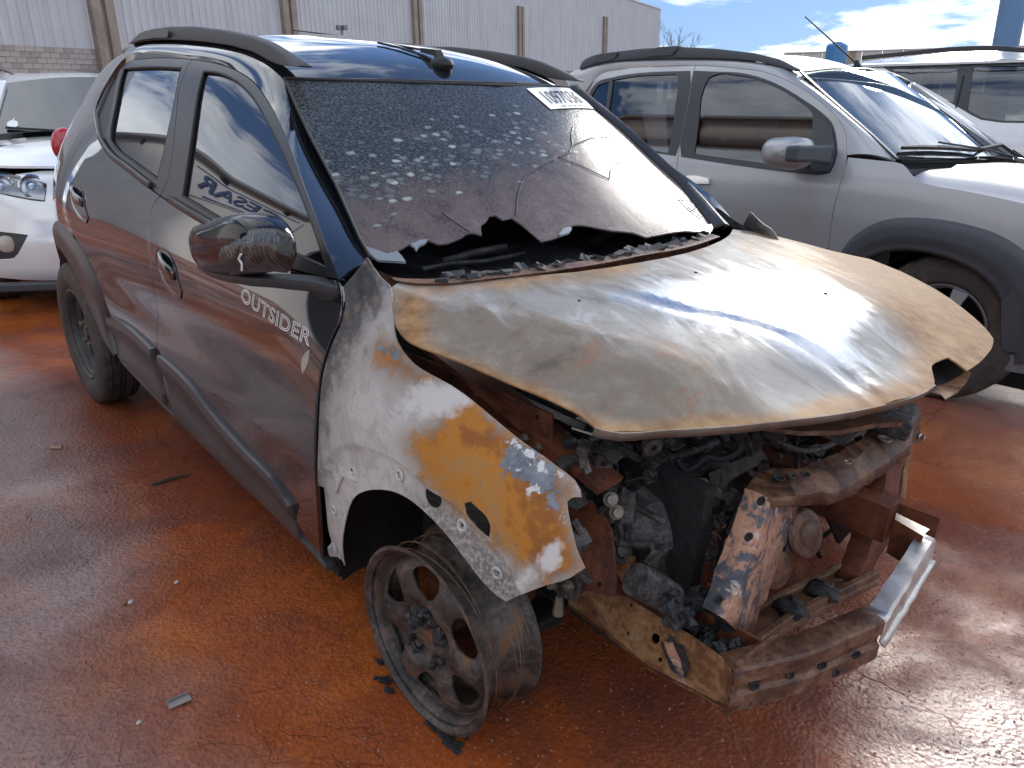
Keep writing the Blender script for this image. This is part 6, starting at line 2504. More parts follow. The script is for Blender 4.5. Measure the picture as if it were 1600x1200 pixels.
# ---- lettering on the door: OUTSIDER, outlined
silver_print = simple("silver_decal", (0.85, 0.83, 0.80), 0.4)
silver_print2 = simple("pale_decal", (0.42, 0.38, 0.33), 0.45)
tv, tf = text_mesh("OUTSIDER", 1.0, outline=0.026, spacing=1.06)
lo, hi = tv.min(0), tv.max(0)
TQ = [SB.uv((376.5, 470)), SB.uv((484, 542)), SB.uv((490, 517)), SB.uv((379, 448))]
V = []
for p in tv:
    u, v = (p[0] - lo[0]) / (hi[0] - lo[0]), (p[1] - lo[1]) / (hi[1] - lo[1])
    a = (TQ[0] * (1 - u) + TQ[1] * u) * (1 - v) + (TQ[3] * (1 - u) + TQ[2] * u) * v
    V.append(SB.P([a])[0] + SB.N([a])[0] * (.0008 + p[2] * .012))
mesh_obj("door_lettering", V, tf, silver_print, front_door)
sw = trace(SB, [(484, 546), (483, 560), (480, 572), (473, 584), (471, 574), (472, 562), (477, 552)], 3)
panel("door_emblem", Side(BF, Yb, .0012), sw, silver_print2, front_door, gap=0, spacing=.01, thick=.001)
# ================================================================== OTHER PARKED CARS
def road_frame(x, y, heading=0.0, roll=-SLOPE):
    c, s = math.cos(roll), math.sin(roll)
    Rx = np.array([[1, 0, 0], [0, c, -s], [0, s, c]])
    ch, sh = math.cos(heading), math.sin(heading)
    Rz = np.array([[ch, -sh, 0], [sh, ch, 0], [0, 0, 1]])
    return Frame(Rx @ Rz, (x, y, float(gz(y))))


def metallic(name, col, rough=0.32, metal=0.75):
    M = Mat(name)
    n = M.noise(900, 2, 0.5)
    d = M.noise(5, 6, 0.65)
    c = M.ramp(n, [(0.3, tuple(v * .88 for v in col)), (0.7, tuple(min(1, v * 1.1) for v in col))])
    c = M.mix(M.math('MULTIPLY', M.ramp(d, [(0.45, 0.0), (0.75, 1.0)]), 0.22), c, (0.30, 0.22, 0.18))
    M.set(color=c, rough=rough, metal=metal, coat=0.7, coatr=0.06)
    return M.m


def car_glass(name, tint, refl=1.0):
    M = Mat(name)
    nt = M.nt
    out = nt.nodes['Material Output']
    tr = M.node('ShaderNodeBsdfTransparent')
    tr.inputs[0].default_value = (*tint, 1)
    gl = M.node('ShaderNodeBsdfGlossy')
    gl.inputs['Roughness'].default_value = 0.015
    fr = M.node('ShaderNodeFresnel')
    fr.inputs['IOR'].default_value = 1.65
    mx = M.node('ShaderNodeMixShader')
    M.link(M.math('MULTIPLY', M.math('ADD', fr.outputs[0], 0.03), refl, clamp=True), mx.inputs[0])
    M.link(tr.outputs[0], mx.inputs[1])
    M.link(gl.outputs[0], mx.inputs[2])
    M.link(mx.outputs[0], out.inputs[0])
    return M.m


silver = metallic("silver_paint", (0.40, 0.405, 0.415), 0.36, 0.35)
white_paint = paint("white_car_paint", (0.74, 0.75, 0.75), 0.12, dust=(0.5, 0.38, 0.3), damt=0.12)
grey_plastic = simple("grey_arch_plastic", (0.060, 0.066, 0.075), 0.55, var=0.12, vscale=10, bump=0.1, bscale=300, bdist=0.001)
frame_black = simple("satin_black_frame", (0.040, 0.042, 0.047), 0.4)
side_glass = car_glass("tinted_side_glass", (0.07, 0.085, 0.10), 1.6)
screen_glass = car_glass("windscreen_glass", (0.66, 0.76, 0.72), 1.7)
cabin_mat = simple("dark_cabin_trim", (0.035, 0.036, 0.038), 0.8)
seat_mat = simple("grey_seat_cloth", (0.055, 0.058, 0.064), 0.9, var=0.15, vscale=40)

# ------------------------------------------------------------------ silver crossover on the right
SF = road_frame(0.0, 3.0)
sil = empty("silver_car", mat4=SF.mat4())
tag(sil, "silver crossover with grey wheel arches and thick roof rails beside the burnt car", "car", "cars parked around the burnt one")
ys_ = spline1([(0.1, .78), (.2, .80), (.4, .835), (.6, .855), (.78, .86), (.88, .852), (.96, .832), (1.02, .812), (1.12, .785), (1.25, .752), (1.40, .705), (1.47, .672), (1.52, .62), (1.56, .52)], .025)


def Ysil(x, z):
    x, z = np.asarray(x, float), np.asarray(z, float)
    Y = ys_(z)
    Y = Y - .05 * sstep(-2.2, -3.0, x) - .06 * sstep(-.75, -.45, x) * sstep(.98, 1.2, z) * 0 - .10 * sstep(.10, .75, x)
    Y = Y + .012 * np.exp(-((x + .22) / .40) ** 2) * np.exp(-((z - .70) / .14) ** 2)
    return Y


SS = Side(SF, Ysil)
S_TOP = [(928, 124), (940, 115), (970, 108), (1030, 103), (1087, 102), (1150, 106), (1195, 112), (1234, 127), (1267, 147), (1300, 174), (1315, 192), (1322, 210), (1323.5, 234), (1321, 258), (1312, 291), (1303, 324), (1297, 363), (1294, 388)]
S_B = [(1087, 102), (1076, 159), (1066, 204), (1060, 240), (1057, 264)]
S_FRAME = [(902, 222), (906, 196), (914, 166), (921, 146), (932, 130), (957, 121), (1000, 114), (1066, 111), (1085, 110.5), (1120, 112), (1150, 113), (1182, 119), (1220, 134), (1255, 155), (1282, 174), (1300, 192), (1306, 210), (1305, 255), (1297, 270), (1282, 273), (1255, 271), (1150, 258), (1060, 244), (1000, 235)]
SG_R = [(912, 214), (918, 168), (926, 147), (935, 133), (958, 125), (1000, 118), (1056, 116), (1060, 121), (1059, 144), (1051, 204), (1044, 239), (1000, 231)]
SG_F = [(1085, 240), (1092, 190), (1100, 136), (1108, 121), (1120, 116), (1150, 117), (1180, 123), (1216, 138), (1249, 159), (1270, 178), (1271, 222), (1268, 262), (1198, 255)]
ust = trace(SS, S_TOP, 3, False)
usb = trace(SS, S_B, 3, False)
kbs = int(np.argmin(np.linalg.norm(ust - SS.uv((1087, 102)), axis=1)))
usfr, usgr, usgf = trace(SS, S_FRAME, 3), trace(SS, SG_R, 1), trace(SS, SG_F, 3)
bl = usb[-1]
sfd, srd = empty("front_door"), empty("rear_door")
sfd.parent = sil; srd.parent = sil
low = .34
fdoor = np.concatenate([ust[kbs:], [(ust[-1][0] - .02, .60), (ust[-1][0] - .02, low)], [(bl[0] - .03, low), (bl[0] - .02, .65)], usb[::-1][:-1]])
panel("door_skin", SS, fdoor, silver, sfd, holes=[inset2(usgf, -.005)], spacing=.035, thick=.012, gap=.0025)
rear_x = ust[0][0]
rdoor = np.concatenate([ust[:kbs + 1], usb[1:], [(bl[0] - .02, .65), (bl[0] - .03, low)], [(-2.25, low), (-2.35, .62), (-2.62, .80), (rear_x - .05, 1.0)]])
panel("door_skin", SS, rdoor, silver, srd, holes=[inset2(usgr, -.005)], spacing=.035, thick=.012, gap=.0025)
SS1 = Side(SF, Ysil, .003)
# black window surround: two pieces split at the pillar gap
fr_all = usfr
for nm, par, keep, hole in (("window_frame", srd, lambda q: q[:, 0] < np.interp(q[:, 1], usb[::-1, 1], usb[::-1, 0]) - .003, usgr), ("window_frame", sfd, lambda q: q[:, 0] > np.interp(q[:, 1], usb[::-1, 1], usb[::-1, 0]) + .003, usgf)):
    q = resample(fr_all, .02)
    kq = keep(q)
    i0 = [i for i in range(len(q)) if kq[i] and not kq[i - 1]][0]
    q = np.roll(q, -i0, 0); kq = np.roll(kq, -i0)
    q = q[kq]
    zz_ = np.linspace(q[-1][1], q[0][1], 8)
    sg = .004 if par is sfd else -.004
    cut = np.stack([np.interp(zz_, usb[::-1, 1], usb[::-1, 0]) + sg, zz_], 1)
    o_ = np.concatenate([q, cut[1:-1]])
    panel(nm, SS1, o_, frame_black, par, holes=[hole], spacing=.03, thick=.004, gap=0)
    panel("window_pane", Side(SF, Ysil, -.004), inset2(hole, -.006), side_glass, par, spacing=.05, thick=.002, gap=0, back=False)
# rear glass divider
m = MB(); m.bar([SS1.P([SS.uv(p)])[0] for p in ((956, 124), (953, 150), (948, 180), (944, 222))], .012, .03, (1, 0, 0)); m.build("window_divider", frame_black, srd, bevel=.003)
# roof side and A pillar
S_BL = [(884, 124, .66), (893, 112, .655), (908, 108, .65), (950, 97, .645), (1000, 93, .64), (1050, 91.5, .64), (1100, 91.5, .64), (1150, 93.5, .64), (1200, 100, .64), (1240, 111, .635), (1252, 121, .64), (1287, 147, .655), (1325, 180, .675), (1362, 212, .70), (1400, 250, .73)]
Bc = resample3(catmull(np.array([SF.on(p[:2], 'y', -p[2]) for p in S_BL]), 4, False, 80), 50)
k2 = int(np.argmin(np.linalg.norm(ust - SS.uv((1323.5, 240)), axis=1)))
Ac = resample3(np.concatenate([[SS.P([[ust[0][0] - .10, ust[0][1] - .14]])[0]], SS.P(ust[:k2 + 1])]), 50)
G = np.zeros((50, 8, 3))
for j in range(8):
    t = j / 7
    wdt = np.linalg.norm(Bc - Ac, axis=1)
    G[:, j] = Ac * (1 - t) + Bc * t + np.array([0, -.75, .65])[None] * (math.sin(math.pi * t) * np.minimum(.022, .16 * wdt))[:, None]
grid_mesh("roof_side_and_pillar", G, silver, sil, thick=.012)
# front wing
S_HL = [(1400, 252.5), (1411, 256), (1425, 272), (1440, 284), (1457, 289), (1500, 296), (1550, 306), (1600, 317)]
ush = trace(SS, S_HL, 3, False)
cA = np.array([-.235, .335])
fx = .62
out_arc = [(cA[0] + .455 * math.cos(a), cA[1] + .455 * math.sin(a)) for a in np.linspace(math.radians(5), math.radians(172), 20)]
usd = ust[k2:]
wing_o = np.concatenate([[SS.uv((1325, 245))], ush, [(fx * .6, .86), (fx, .80), (fx + .02, .40)], [(out_arc[0][0], .40)], out_arc, [(ust[-1][0] - .015, .60)], usd[::-1][:-2]])
panel("front_wing", SS, wing_o, silver, sil, spacing=.035, thick=.008, gap=.0025)
# arch cladding
A_OUT = [(1306, 420), (1315, 392), (1330, 372), (1350, 357), (1385, 342), (1420, 339), (1462, 341), (1512, 350), (1550, 361), (1582, 377), (1612, 400), (1640, 440), (1655, 500), (1660, 560)]
A_IN = [(1325, 440), (1340, 418), (1356, 404), (1375, 396), (1412, 392), (1450, 396), (1487, 407), (1522, 425), (1548, 447), (1563, 475), (1567, 505), (1566, 530), (1562, 555), (1558, 572)]
ao, ai = resample3(catmull(np.array([SS.uv(p) for p in A_OUT]), 3, False, 80), 44), resample3(catmull(np.array([SS.uv(p) for p in A_IN]), 3, False, 80), 44)
SAo = Side(SF, Ysil, .018)
G = np.zeros((44, 9, 3))
for j in range(9):
    t = j / 8
    G[:, j] = SAo.P(ai * (1 - t) + ao * t)
    G[:, j, 1] += .020 * max(0, (t - .75) / .25) ** 2 + (.012 if t < .35 else 0)
G = np.concatenate([G[:, :1] + np.array([0, .07, 0]), G], 1)
grid_mesh("wheel_arch_cladding", G, grey_plastic, sil, thick=.004)
# lower bumper / sill in grey plastic ahead of and behind the arch
panel("bumper_side", SAo, np.array([SS.uv((1566, 470)), SS.uv((1566, 548)), (.45, .33), (.62, .36), (.62, .62), SS.uv((1640, 400))]), grey_plastic, sil, spacing=.04, thick=.02)
panel("bumper_lip", Side(SF, Ysil, .008), np.array([SS.uv((1566, 552)), SS.uv((1562, 578)), (.42, .22), (.62, .25), (.62, .33)]), simple("pale_grey_plastic", (0.16, 0.16, 0.17), .5), sil, spacing=.05, thick=.02)
panel("sill_cladding", SAo, np.array([(-.80, .34), (-2.2, .34), (-2.2, .18), (-.62, .18), (-.66, .40)][::-1]), grey_plastic, sil, spacing=.05, thick=.03)
# wheels
for wx, nm in ((cA[0], 1), (-2.72, 0)):
    w = bpy.data.objects.new("wheel", None); COL.objects.link(w); w.parent = sil; w.location = (wx, -.735, .325)
    tyre_mb(.325, .195, .195, n=72).build("tyre", tyre_mat, w, smooth=35)
    m = MB(); m.lathe([(-.07, .200), (-.085, .196), (-.06, .18), (.02, .17), (.08, .19)], 40); m.build("rim", silver, w, smooth=True)
    for k in range(5):
        a = 2 * math.pi * k / 5
        m = MB(); m.bar([(.03 * math.cos(a), -.055, .03 * math.sin(a)), (.11 * math.cos(a), -.06, .11 * math.sin(a)), (.185 * math.cos(a), -.06, .185 * math.sin(a))], [.05, .05, .07], .02, (0, 1, 0)); m.build("spoke", silver, w, bevel=.005)
m = MB()
V, F = [], []
for k in range(20):
    a = math.radians(-15 + 210 * k / 19)
    for r, y in ((.36, -.83), (.375, -.50)):
        V.append((cA[0] + r * math.cos(a), y, cA[1] + r * math.sin(a)))
for k in range(19):
    F.append((2 * k, 2 * k + 1, 2 * k + 3, 2 * k + 2))
m.add(V, F)
m.box((cA[0], -.50, .45), (.8, .02, .8))
m.build("wheel_house", soot, sil, smooth=True)

# windscreen, roof, bonnet
def h_sws(x, y):
    x, y = np.asarray(x, float), np.asarray(y, float)
    e = .60 + (x + 1.22) / .64 * .13
    return 1.03 + (-.58 - x) * .655 + .060 * (1 - (y / np.maximum(e, .4)) ** 2)


TSW = Top(SF, h_sws)
SW = [(1252, 113), (1300, 107.5), (1356, 109), (1405, 115.5), (1422, 122), (1450, 137), (1487, 164), (1525, 187), (1562, 213), (1578, 228), (1600, 244), (1506, 247), (1450, 246), (1402, 243), (1400, 250), (1362, 213), (1325, 181), (1287, 148)]
usw = trace(TSW, SW, 2, True, 35)
panel("windscreen", TSW, usw, screen_glass, sil, spacing=.05, thick=.004, gap=0, back=False)
cp = lambda px, off=.004: (lambda uv: TSW.P([uv])[0] + TSW.N([uv])[0] * off)(TSW.uv(px))
m = MB()
m.bar([cp(p) for p in ((1250, 113), (1287, 147), (1325, 180), (1362, 212), (1401, 249))], .030, .008, (.5, 0, .85)); m.build("screen_moulding", frame_black, sil, bevel=.003)
m = MB()
m.bar([cp(p) for p in ((1252, 113), (1300, 107.5), (1356, 109), (1405, 115.5), (1422, 122))], .012, .008, (.5, 0, .85)); m.build("screen_header", frame_black, sil)
m = MB()
m.bar([cp(p) + np.array([0, .02, 0]) for p in ((1424, 121), (1452, 136), (1489, 162), (1527, 185), (1564, 211), (1590, 229))], .05, .03, (.5, 0, .85)); m.build("far_pillar", silver, sil, bevel=.006)


def h_sroof(x, y):
    x, y = np.asarray(x, float), np.asarray(y, float)
    return 1.555 - .10 * sstep(-1.55, -1.15, x) - .05 * sstep(-2.3, -3.0, x) - .055 * (np.abs(y) / .62) ** 2.2


TSR = Top(SF, h_sroof)
rp = [(-1.20, -.615), (-1.22, -.3), (-1.225, 0), (-1.22, .3), (-1.20, .615), (-2.0, .63), (-2.8, .60), (-3.0, .4), (-3.0, -.4), (-2.8, -.60), (-2.0, -.63)]
panel("roof_panel", TSR, catmull(np.array(rp), 3, True), silver, sil, spacing=.07, thick=.01, gap=0)


def h_shood(x, y):
    x, y = np.asarray(x, float), np.asarray(y, float)
    return .985 - .17 * np.clip((x + .55) / 1.2, -.3, 1.2) ** 2 + .02 * (1 - (y / .7) ** 2) - .08 * sstep(.55, .86, np.abs(y)) + .012 * sstep(.40, .34, np.abs(y))


TSH = Top(SF, h_shood)
hl = np.array([SS.P([u])[0][:2] for u in ush])
ho = np.concatenate([hl + [0, .006], [(.55, -.60), (.66, -.3), (.68, 0), (.66, .3), (.55, .60), (-.1, .78), (-.50, .74), (-.47, .4), (-.45, 0), (-.47, -.4)]])
panel("bonnet", TSH, ho, silver, sil, spacing=.05, thick=.01, gap=.003)
m = MB(); m.bar([SF.on(p, 'z', 1.0) for p in ((1398, 252), (1450, 252), (1506, 252), (1560, 250), (1620, 248))], .09, .02); m.build("scuttle_panel", frame_black, sil, bevel=.004)
# wipers
for ln in ([(1405, 236), (1440, 235), (1480, 236), (1524, 240)], [(1526, 238), (1560, 230), (1600, 226), (1625, 226)]):
    m = MB(); m.bar([cp(p, .018) for p in ln], [.010, .02, .02, .010], .016, (.5, 0, .85)); wb = m.build("wiper", rubber, sil, bevel=.002)
    a = [cp(((ln[1][0] + ln[2][0]) / 2, (ln[1][1] + ln[2][1]) / 2 - 5), .03), cp((ln[-1][0] + 10, ln[-1][1] + 1), .03), cp((ln[-1][0] + 70, ln[-1][1] + 10), .02)]
    m = MB(); m.tube(a, .005, 6); m.build("wiper_arm", rubber, wb)
# roof rails
SR_T = [(906, 106), (910, 96), (918, 90), (935, 84), (1000, 76), (1060, 73), (1120, 76), (1180, 83), (1220, 93), (1246, 107)]
SR_B = [(907, 109), (920, 104), (950, 97), (980, 94), (1010, 92), (1050, 91), (1120, 91.5), (1180, 95.5), (1220, 104.5), (1243, 112)]


def srail(sg):
    a = resample3(np.array([SF.on(p, 'y', -.655) for p in SR_T]), 40)
    b = resample3(np.array([SF.on(p, 'y', -.655) for p in SR_B]), 40)
    V, F = [], []
    for i in range(40):
        for q, dy in ((a[i], -.006), (a[i], .04), (b[i], .05), (b[i], -.012)):
            V.append((q[0], sg * (q[1] + dy), q[2]))
    for i in range(39):
        for k in range(4):
            F.append((4 * i + k, 4 * i + (k + 1) % 4, 4 * i + 4 + (k + 1) % 4, 4 * i + 4 + k))
    F += [(3, 2, 1, 0), (156, 157, 158, 159)]
    return MB().add(V, F).build("roof_rail", grey_plastic, sil, smooth=True, bevel=.008)


sr = srail(1); srail(-1)
for cvr in ([(928, 98), (934, 86), (966, 82), (962, 90), (952, 95)], [(1012, 89), (1016, 77), (1030, 73.5), (1060, 71.5), (1058, 78), (1050, 87)]):
    P3 = np.array([SF.on(p, 'y', -.668) for p in cvr])
    V2, F2 = fill2d(P3[:, [0, 2]], (), .06)
    MB().extrude(V2, F2, lambda p: np.array([p[0], -.674, p[1]]), (0, -1, 0), .05).build("rail_cover", grey_plastic, sr, bevel=.004)
# aerial
ab = TSR.P([TSR.uv((1342, 99))])[0]
m = MB(); m.bar([ab, ab + np.array([-.02, 0, .05])], [.05, .02], [.03, .02], (0, 1, 0)); sa = m.build("aerial_base", rubber, sil, bevel=.003)
tipp = SF.on((1258, 26), 'y', ab[1]); m = MB(); m.tube([ab + np.array([-.01, 0, .03]), tipp], [.006, .004], 6); m.build("aerial_rod", rubber, sa)
# mirror
sm = empty("door_mirror"); sm.parent = sil
MO = [(1194, 240), (1197, 226), (1206, 217), (1225, 214), (1250, 214), (1265, 219), (1269, 230), (1267, 250), (1258, 260), (1240, 265), (1215, 262), (1199, 256)]
o2 = catmull(np.array([SF.on(p, 'y', -.98)[[0, 2]] for p in MO]), 3, True, 170)
cen = o2.mean(0)
rows = []
for yo, sc in ((.07, .5), (.06, .85), (.03, .98), (0, 1.0), (-.04, .93), (-.07, .74), (-.085, .45), (-.09, .02)):
    p = cen + (o2 - cen) * sc
    rows.append(np.stack([p[:, 0], np.full(len(p), -.98 + yo), p[:, 1]], 1))
mo = grid_mesh("mirror_shell", np.stack(rows, 1)[::-1], silver, sm, wrap=True)
bm = bmesh.new(); bm.from_mesh(mo.data); bmesh.ops.recalc_face_normals(bm, faces=bm.faces); bm.to_mesh(mo.data); bm.free()
mo.data.polygons.foreach_set('use_smooth', [True] * len(mo.data.polygons))
m = MB(); m.bar([SF.on((1231, 240), 'y', -1.055), SF.on((1245, 240), 'y', -1.06), SF.on((1272, 240), 'y', -.98), SF.on((1292, 241), 'y', -.84)], [.05, .06, .06, .06], [.068, .072, .072, .09]); m.build("mirror_arm", grey_plastic, sm, bevel=.012)
panel("mirror_foot", Side(SF, Ysil, .012), trace(SS, [(1272, 180), (1300, 200), (1303, 215), (1302, 254), (1294, 267), (1272, 266), (1268, 262), (1271, 222)], 3), grey_plastic, sm, spacing=.03, thick=.012, gap=0)
# handle
hs = trace(SS, [(1074, 283), (1078, 275), (1095, 276), (1111, 280), (1112, 288), (1107, 297), (1092, 299), (1078, 293)], 3)
hd = panel("handle_cup", Side(SF, Ysil, .002), hs, silver, sfd, spacing=.015, thick=.004, gap=0)
hc = trace(SS, [(1073, 282), (1078, 274), (1095, 274.5), (1112, 279), (1111, 287), (1095, 287), (1078, 286)], 3)
panel("grip", Side(SF, Ysil, .026), hc, chrome, hd, spacing=.012, thick=.018, gap=0)
# cabin
m = MB()
m.box((-1.75, 0, .62), (2.1, 1.5, .5)); m.bar([(-.72, -.68, .93), (-.70, .68, .93)], .35, .12); m.box((-.75, 0, .75), (.2, 1.4, .3)); m.build("cabin_tub", cabin_mat, sil, bevel=.02)
for y in (-.38, .38):
    for x, z0 in ((-1.55, .80), (-2.45, .85)):
        st = empty("seat"); st.parent = sil
        m = MB(); m.box((x - .12, y, z0 + .22), (.14, .46, .56), (0, -.25, 0), .85); m.build("backrest", seat_mat, st, bevel=.04, segs=3)
        m = MB(); m.box((x - .22, y, z0 + .58), (.09, .26, .17), (0, -.2, 0), .85); hr = m.build("headrest", seat_mat, st, bevel=.035, segs=3)
        for dy in (-.05, .05):
            m = MB(); m.tube([(x - .20, y + dy, z0 + .42), (x - .22, y + dy, z0 + .54)], .007, 6); m.build("headrest_post", steel_grey, hr)
for sy in (-1, 1):
    m = MB(); m.box((-1.65, sy * .74, .60), (1.95, .05, .66)); m.build("door_trim", cabin_mat, sil, bevel=.01)
m = MB(); m.lathe([(-.014, .172), (0, .186), (.014, .172), (0, .158)], 28, (-.98, .36, .98), (.9, 0, .42), closed=True); m.build("steering_wheel", cabin_mat, sil, smooth=True)
for o_n in [o for o in sil.children if o.name.split('.')[0] in ("roof_side_and_pillar", "front_wing")]:
    mirror_part(o_n)
for dr in (srd, sfd):
    fl = empty(dr.name.split('.')[0]); fl.parent = sil
    for o_n in [o for o in dr.children if o.name.split('.')[0] in ("door_skin", "window_frame", "window_pane")]:
        n_ = mirror_part(o_n); n_.parent = fl

# ------------------------------------------------------------------ white crossover behind the silver one
WF_ = road_frame(0.0, 6.4)
whc = empty("white_car", mat4=WF_.mat4())
tag(whc, "white crossover with black roof rail behind the silver one at the right edge", "car", "cars parked around the burnt one")
yw_ = spline1([(0.1, .80), (.4, .86), (.7, .89), (.95, .88), (1.08, .855), (1.25, .80), (1.45, .735), (1.60, .66), (1.66, .58), (1.70, .46)], .025)


def Yw(x, z):
    return yw_(np.asarray(z, float)) - .06 * sstep(-2.2, -3.2, np.asarray(x, float)) - .10 * sstep(.6, 1.3, np.asarray(x, float))


WS_ = Side(WF_, Yw)
W_WIN = [(1378, 104), (1431, 98.5), (1506, 95.5), (1600, 96.5), (1680, 106), (1760, 150), (1790, 190), (1700, 198), (1600, 192), (1533, 187), (1505, 172), (1450, 140)]
G1 = [(1392, 107), (1440, 103.5), (1497, 101.5), (1496, 120), (1490, 160), (1470, 154), (1430, 130)]
G2 = [(1523, 102), (1600, 103), (1672, 112), (1740, 150), (1760, 186), (1700, 194), (1600, 189), (1535, 184), (1512, 171), (1518, 130)]
uw, u1, u2 = trace(WS_, W_WIN, 2), trace(WS_, G1, 2), trace(WS_, G2, 2)
xr, xf = -3.4, 1.1
bo = [(xr, 1.45), (xr + .15, 1.60)] + [tuple(WS_.uv(p)) for p in ((1360, 95), (1420, 88), (1490, 81), (1553, 79.5), (1600, 82.5))] + [tuple(WS_.uv((1700, 104))), tuple(WS_.uv((1790, 178))), (xf - .1, .95), (xf, .80), (xf, .30), (xr, .30)]
panel("body_side", WS_, np.array(bo), white_paint, whc, holes=[inset2(uw, .004)], spacing=.06, thick=.02, gap=0)
panel("window_frame", Side(WF_, Yw, .002), uw, frame_black, whc, holes=[u1, u2], spacing=.05, thick=.01, gap=0)
for u in (u1, u2):
    panel("window_pane", Side(WF_, Yw, -.004), inset2(u, -.006), side_glass, whc, spacing=.08, thick=.003, gap=0, back=False)
dl = [(1509, 96), (1506, 120), (1500, 145), (1494, 168)]
m = MB(); m.bar([Side(WF_, Yw, .004).P([WS_.uv(p)])[0] for p in dl], .012, .006, (0, -1, .3)); m.build("door_gap", soot, whc)


def h_wroof(x, y):
    x, y = np.asarray(x, float), np.asarray(y, float)
    return 1.72 - .05 * (np.abs(y) / .6) ** 2 - .12 * sstep(-.9, -.2, x) - .08 * sstep(-2.6, -3.4, x)


panel("roof_panel", Top(WF_, h_wroof), np.array([(-.35, -.62), (-.30, 0), (-.35, .62), (-3.3, .60), (-3.3, -.60)]), white_paint, whc, spacing=.12, thick=.02, gap=0)
a = [WF_.on(p, 'y', -.66) for p in ((1347, 90.5), (1412, 84), (1487, 76.8), (1553, 75), (1600, 78.5), (1680, 92))]
m = MB(); m.bar(catmull(np.array(a), 4, False), .03, .035); m.build("roof_rail", frame_black, whc, bevel=.006)
m = MB(); m.box((-1.3, 0, .75), (4.0, 1.6, .6)); m.box((-1.9, .3, 1.2), (.16, .5, .5), (0, -.2, 0)); m.build("cabin_tub", cabin_mat, whc)
for y in (-.4, .4):
    m = MB(); m.box((-1.0, y, 1.15), (.14, .48, .6), (0, -.22, 0), .85); sb = m.build("seat_back", seat_mat, whc, bevel=.04)
    m = MB(); m.box((-1.12, y, 1.50), (.10, .27, .18), (0, -.2, 0), .85); m.build("headrest", seat_mat, sb, bevel=.03)
for wx in (.05, -2.65):
    w = bpy.data.objects.new("wheel", None); COL.objects.link(w); w.parent = whc; w.location = (wx, -.77, .35)
    tyre_mb(.35, .215, .225, n=48).build("tyre", tyre_mat, w, smooth=35)
    m = MB(); m.lathe([(-.07, .228), (-.08, .15), (-.07, .03), (-.075, 0)], 32); m.build("rim", silver, w, smooth=True)


# ------------------------------------------------------------------ white car behind the burnt car, nose towards the yard
class Nose:
    """forward surface x = f(y, z) of a car; parameters (y, z)"""

    def __init__(self, fr, f, off=0.0):
        self.fr, self.f, self.off = fr, f, off

    def P(self, uv):
        uv = np.atleast_2d(uv)
        return np.stack([self.f(uv[:, 0], uv[:, 1]) + self.off, uv[:, 0], uv[:, 1]], 1)

    def N(self, uv, e=2e-3):
        uv = np.atleast_2d(uv)
        y, z = uv[:, 0], uv[:, 1]
        dy = (self.f(y + e, z) - self.f(y - e, z)) / (2 * e)
        dz = (self.f(y, z + e) - self.f(y, z - e)) / (2 * e)
        n = np.stack([np.ones_like(dy), -dy, -dz], 1)
        return n / np.linalg.norm(n, axis=1)[:, None]

    def uv(self, px):
        c, d = self.fr.ray(px)
        x = 0.0
        for _ in range(60):
            p = c + d * ((x - c[0]) / d[0])
            x = x + 0.5 * (float(self.f(p[1], p[2])) + self.off - x)
        p = c + d * ((x - c[0]) / d[0])
        return p[1:]


LFr = road_frame(-4.05, -0.08, -0.21, -0.02)
lc = empty("white_car", mat4=LFr.mat4())
tag(lc, "white hatchback with dirty bumper and dark windscreen, nose out behind the burnt car", "car", "cars parked around the burnt one")
fz_ = spline1([(.1, -.20), (.18, -.06), (.28, .0), (.42, .02), (.55, .0), (.68, -.06), (.78, -.16), (.86, -.34), (.92, -.62), (.98, -.95)])


def f_nose(y, z):
    y, z = np.asarray(y, float), np.asarray(z, float)
    return fz_(z) - .30 * (np.abs(y) / .85) ** 2.6 - .35 * sstep(.74, .92, np.abs(y))


NS = Nose(LFr, f_nose)


def h_lhood(x, y):
    x, y = np.asarray(x, float), np.asarray(y, float)
    return 1.00 - .17 * np.clip((x + 1.15) / 1.0, -.2, 1.2) ** 1.8 - .05 * (np.abs(y) / .75) ** 2.5


TLH = Top(LFr, h_lhood)
hood_front = trace(TLH, [(-60, 250), (-30, 255), (0, 259), (33, 267), (73, 273)], 3, False)
mirror_y = lambda uv: np.stack([uv[:, 0], -uv[:, 1]], 1)[::-1]
hbx = -1.12
hf_ = [(-.50, -.76), (-.36, -.62), (-.27, -.42), (-.22, -.2), (-.21, 0), (-.22, .2), (-.27, .42), (-.36, .62), (-.50, .76)]
lh = np.array([(hbx - .05, -.66), (hbx + .25, -.74)] + hf_ + [(hbx + .25, .74), (hbx - .05, .66), (hbx, .3), (hbx + .02, 0), (hbx, -.3)])
lh = catmull(lh, 3, True, 60)
V2, F2 = fill2d(lh, (), .05)
MB().extrude(V2, F2, lambda p: TLH.P([p])[0], (0, 0, 1), .014).build("bonnet", white_paint, lc, smooth=45)


def h_lws(x, y):
    x, y = np.asarray(x, float), np.asarray(y, float)
    return 1.00 + (-1.12 - x) * .56 + .05 * (1 - (y / .66) ** 2)


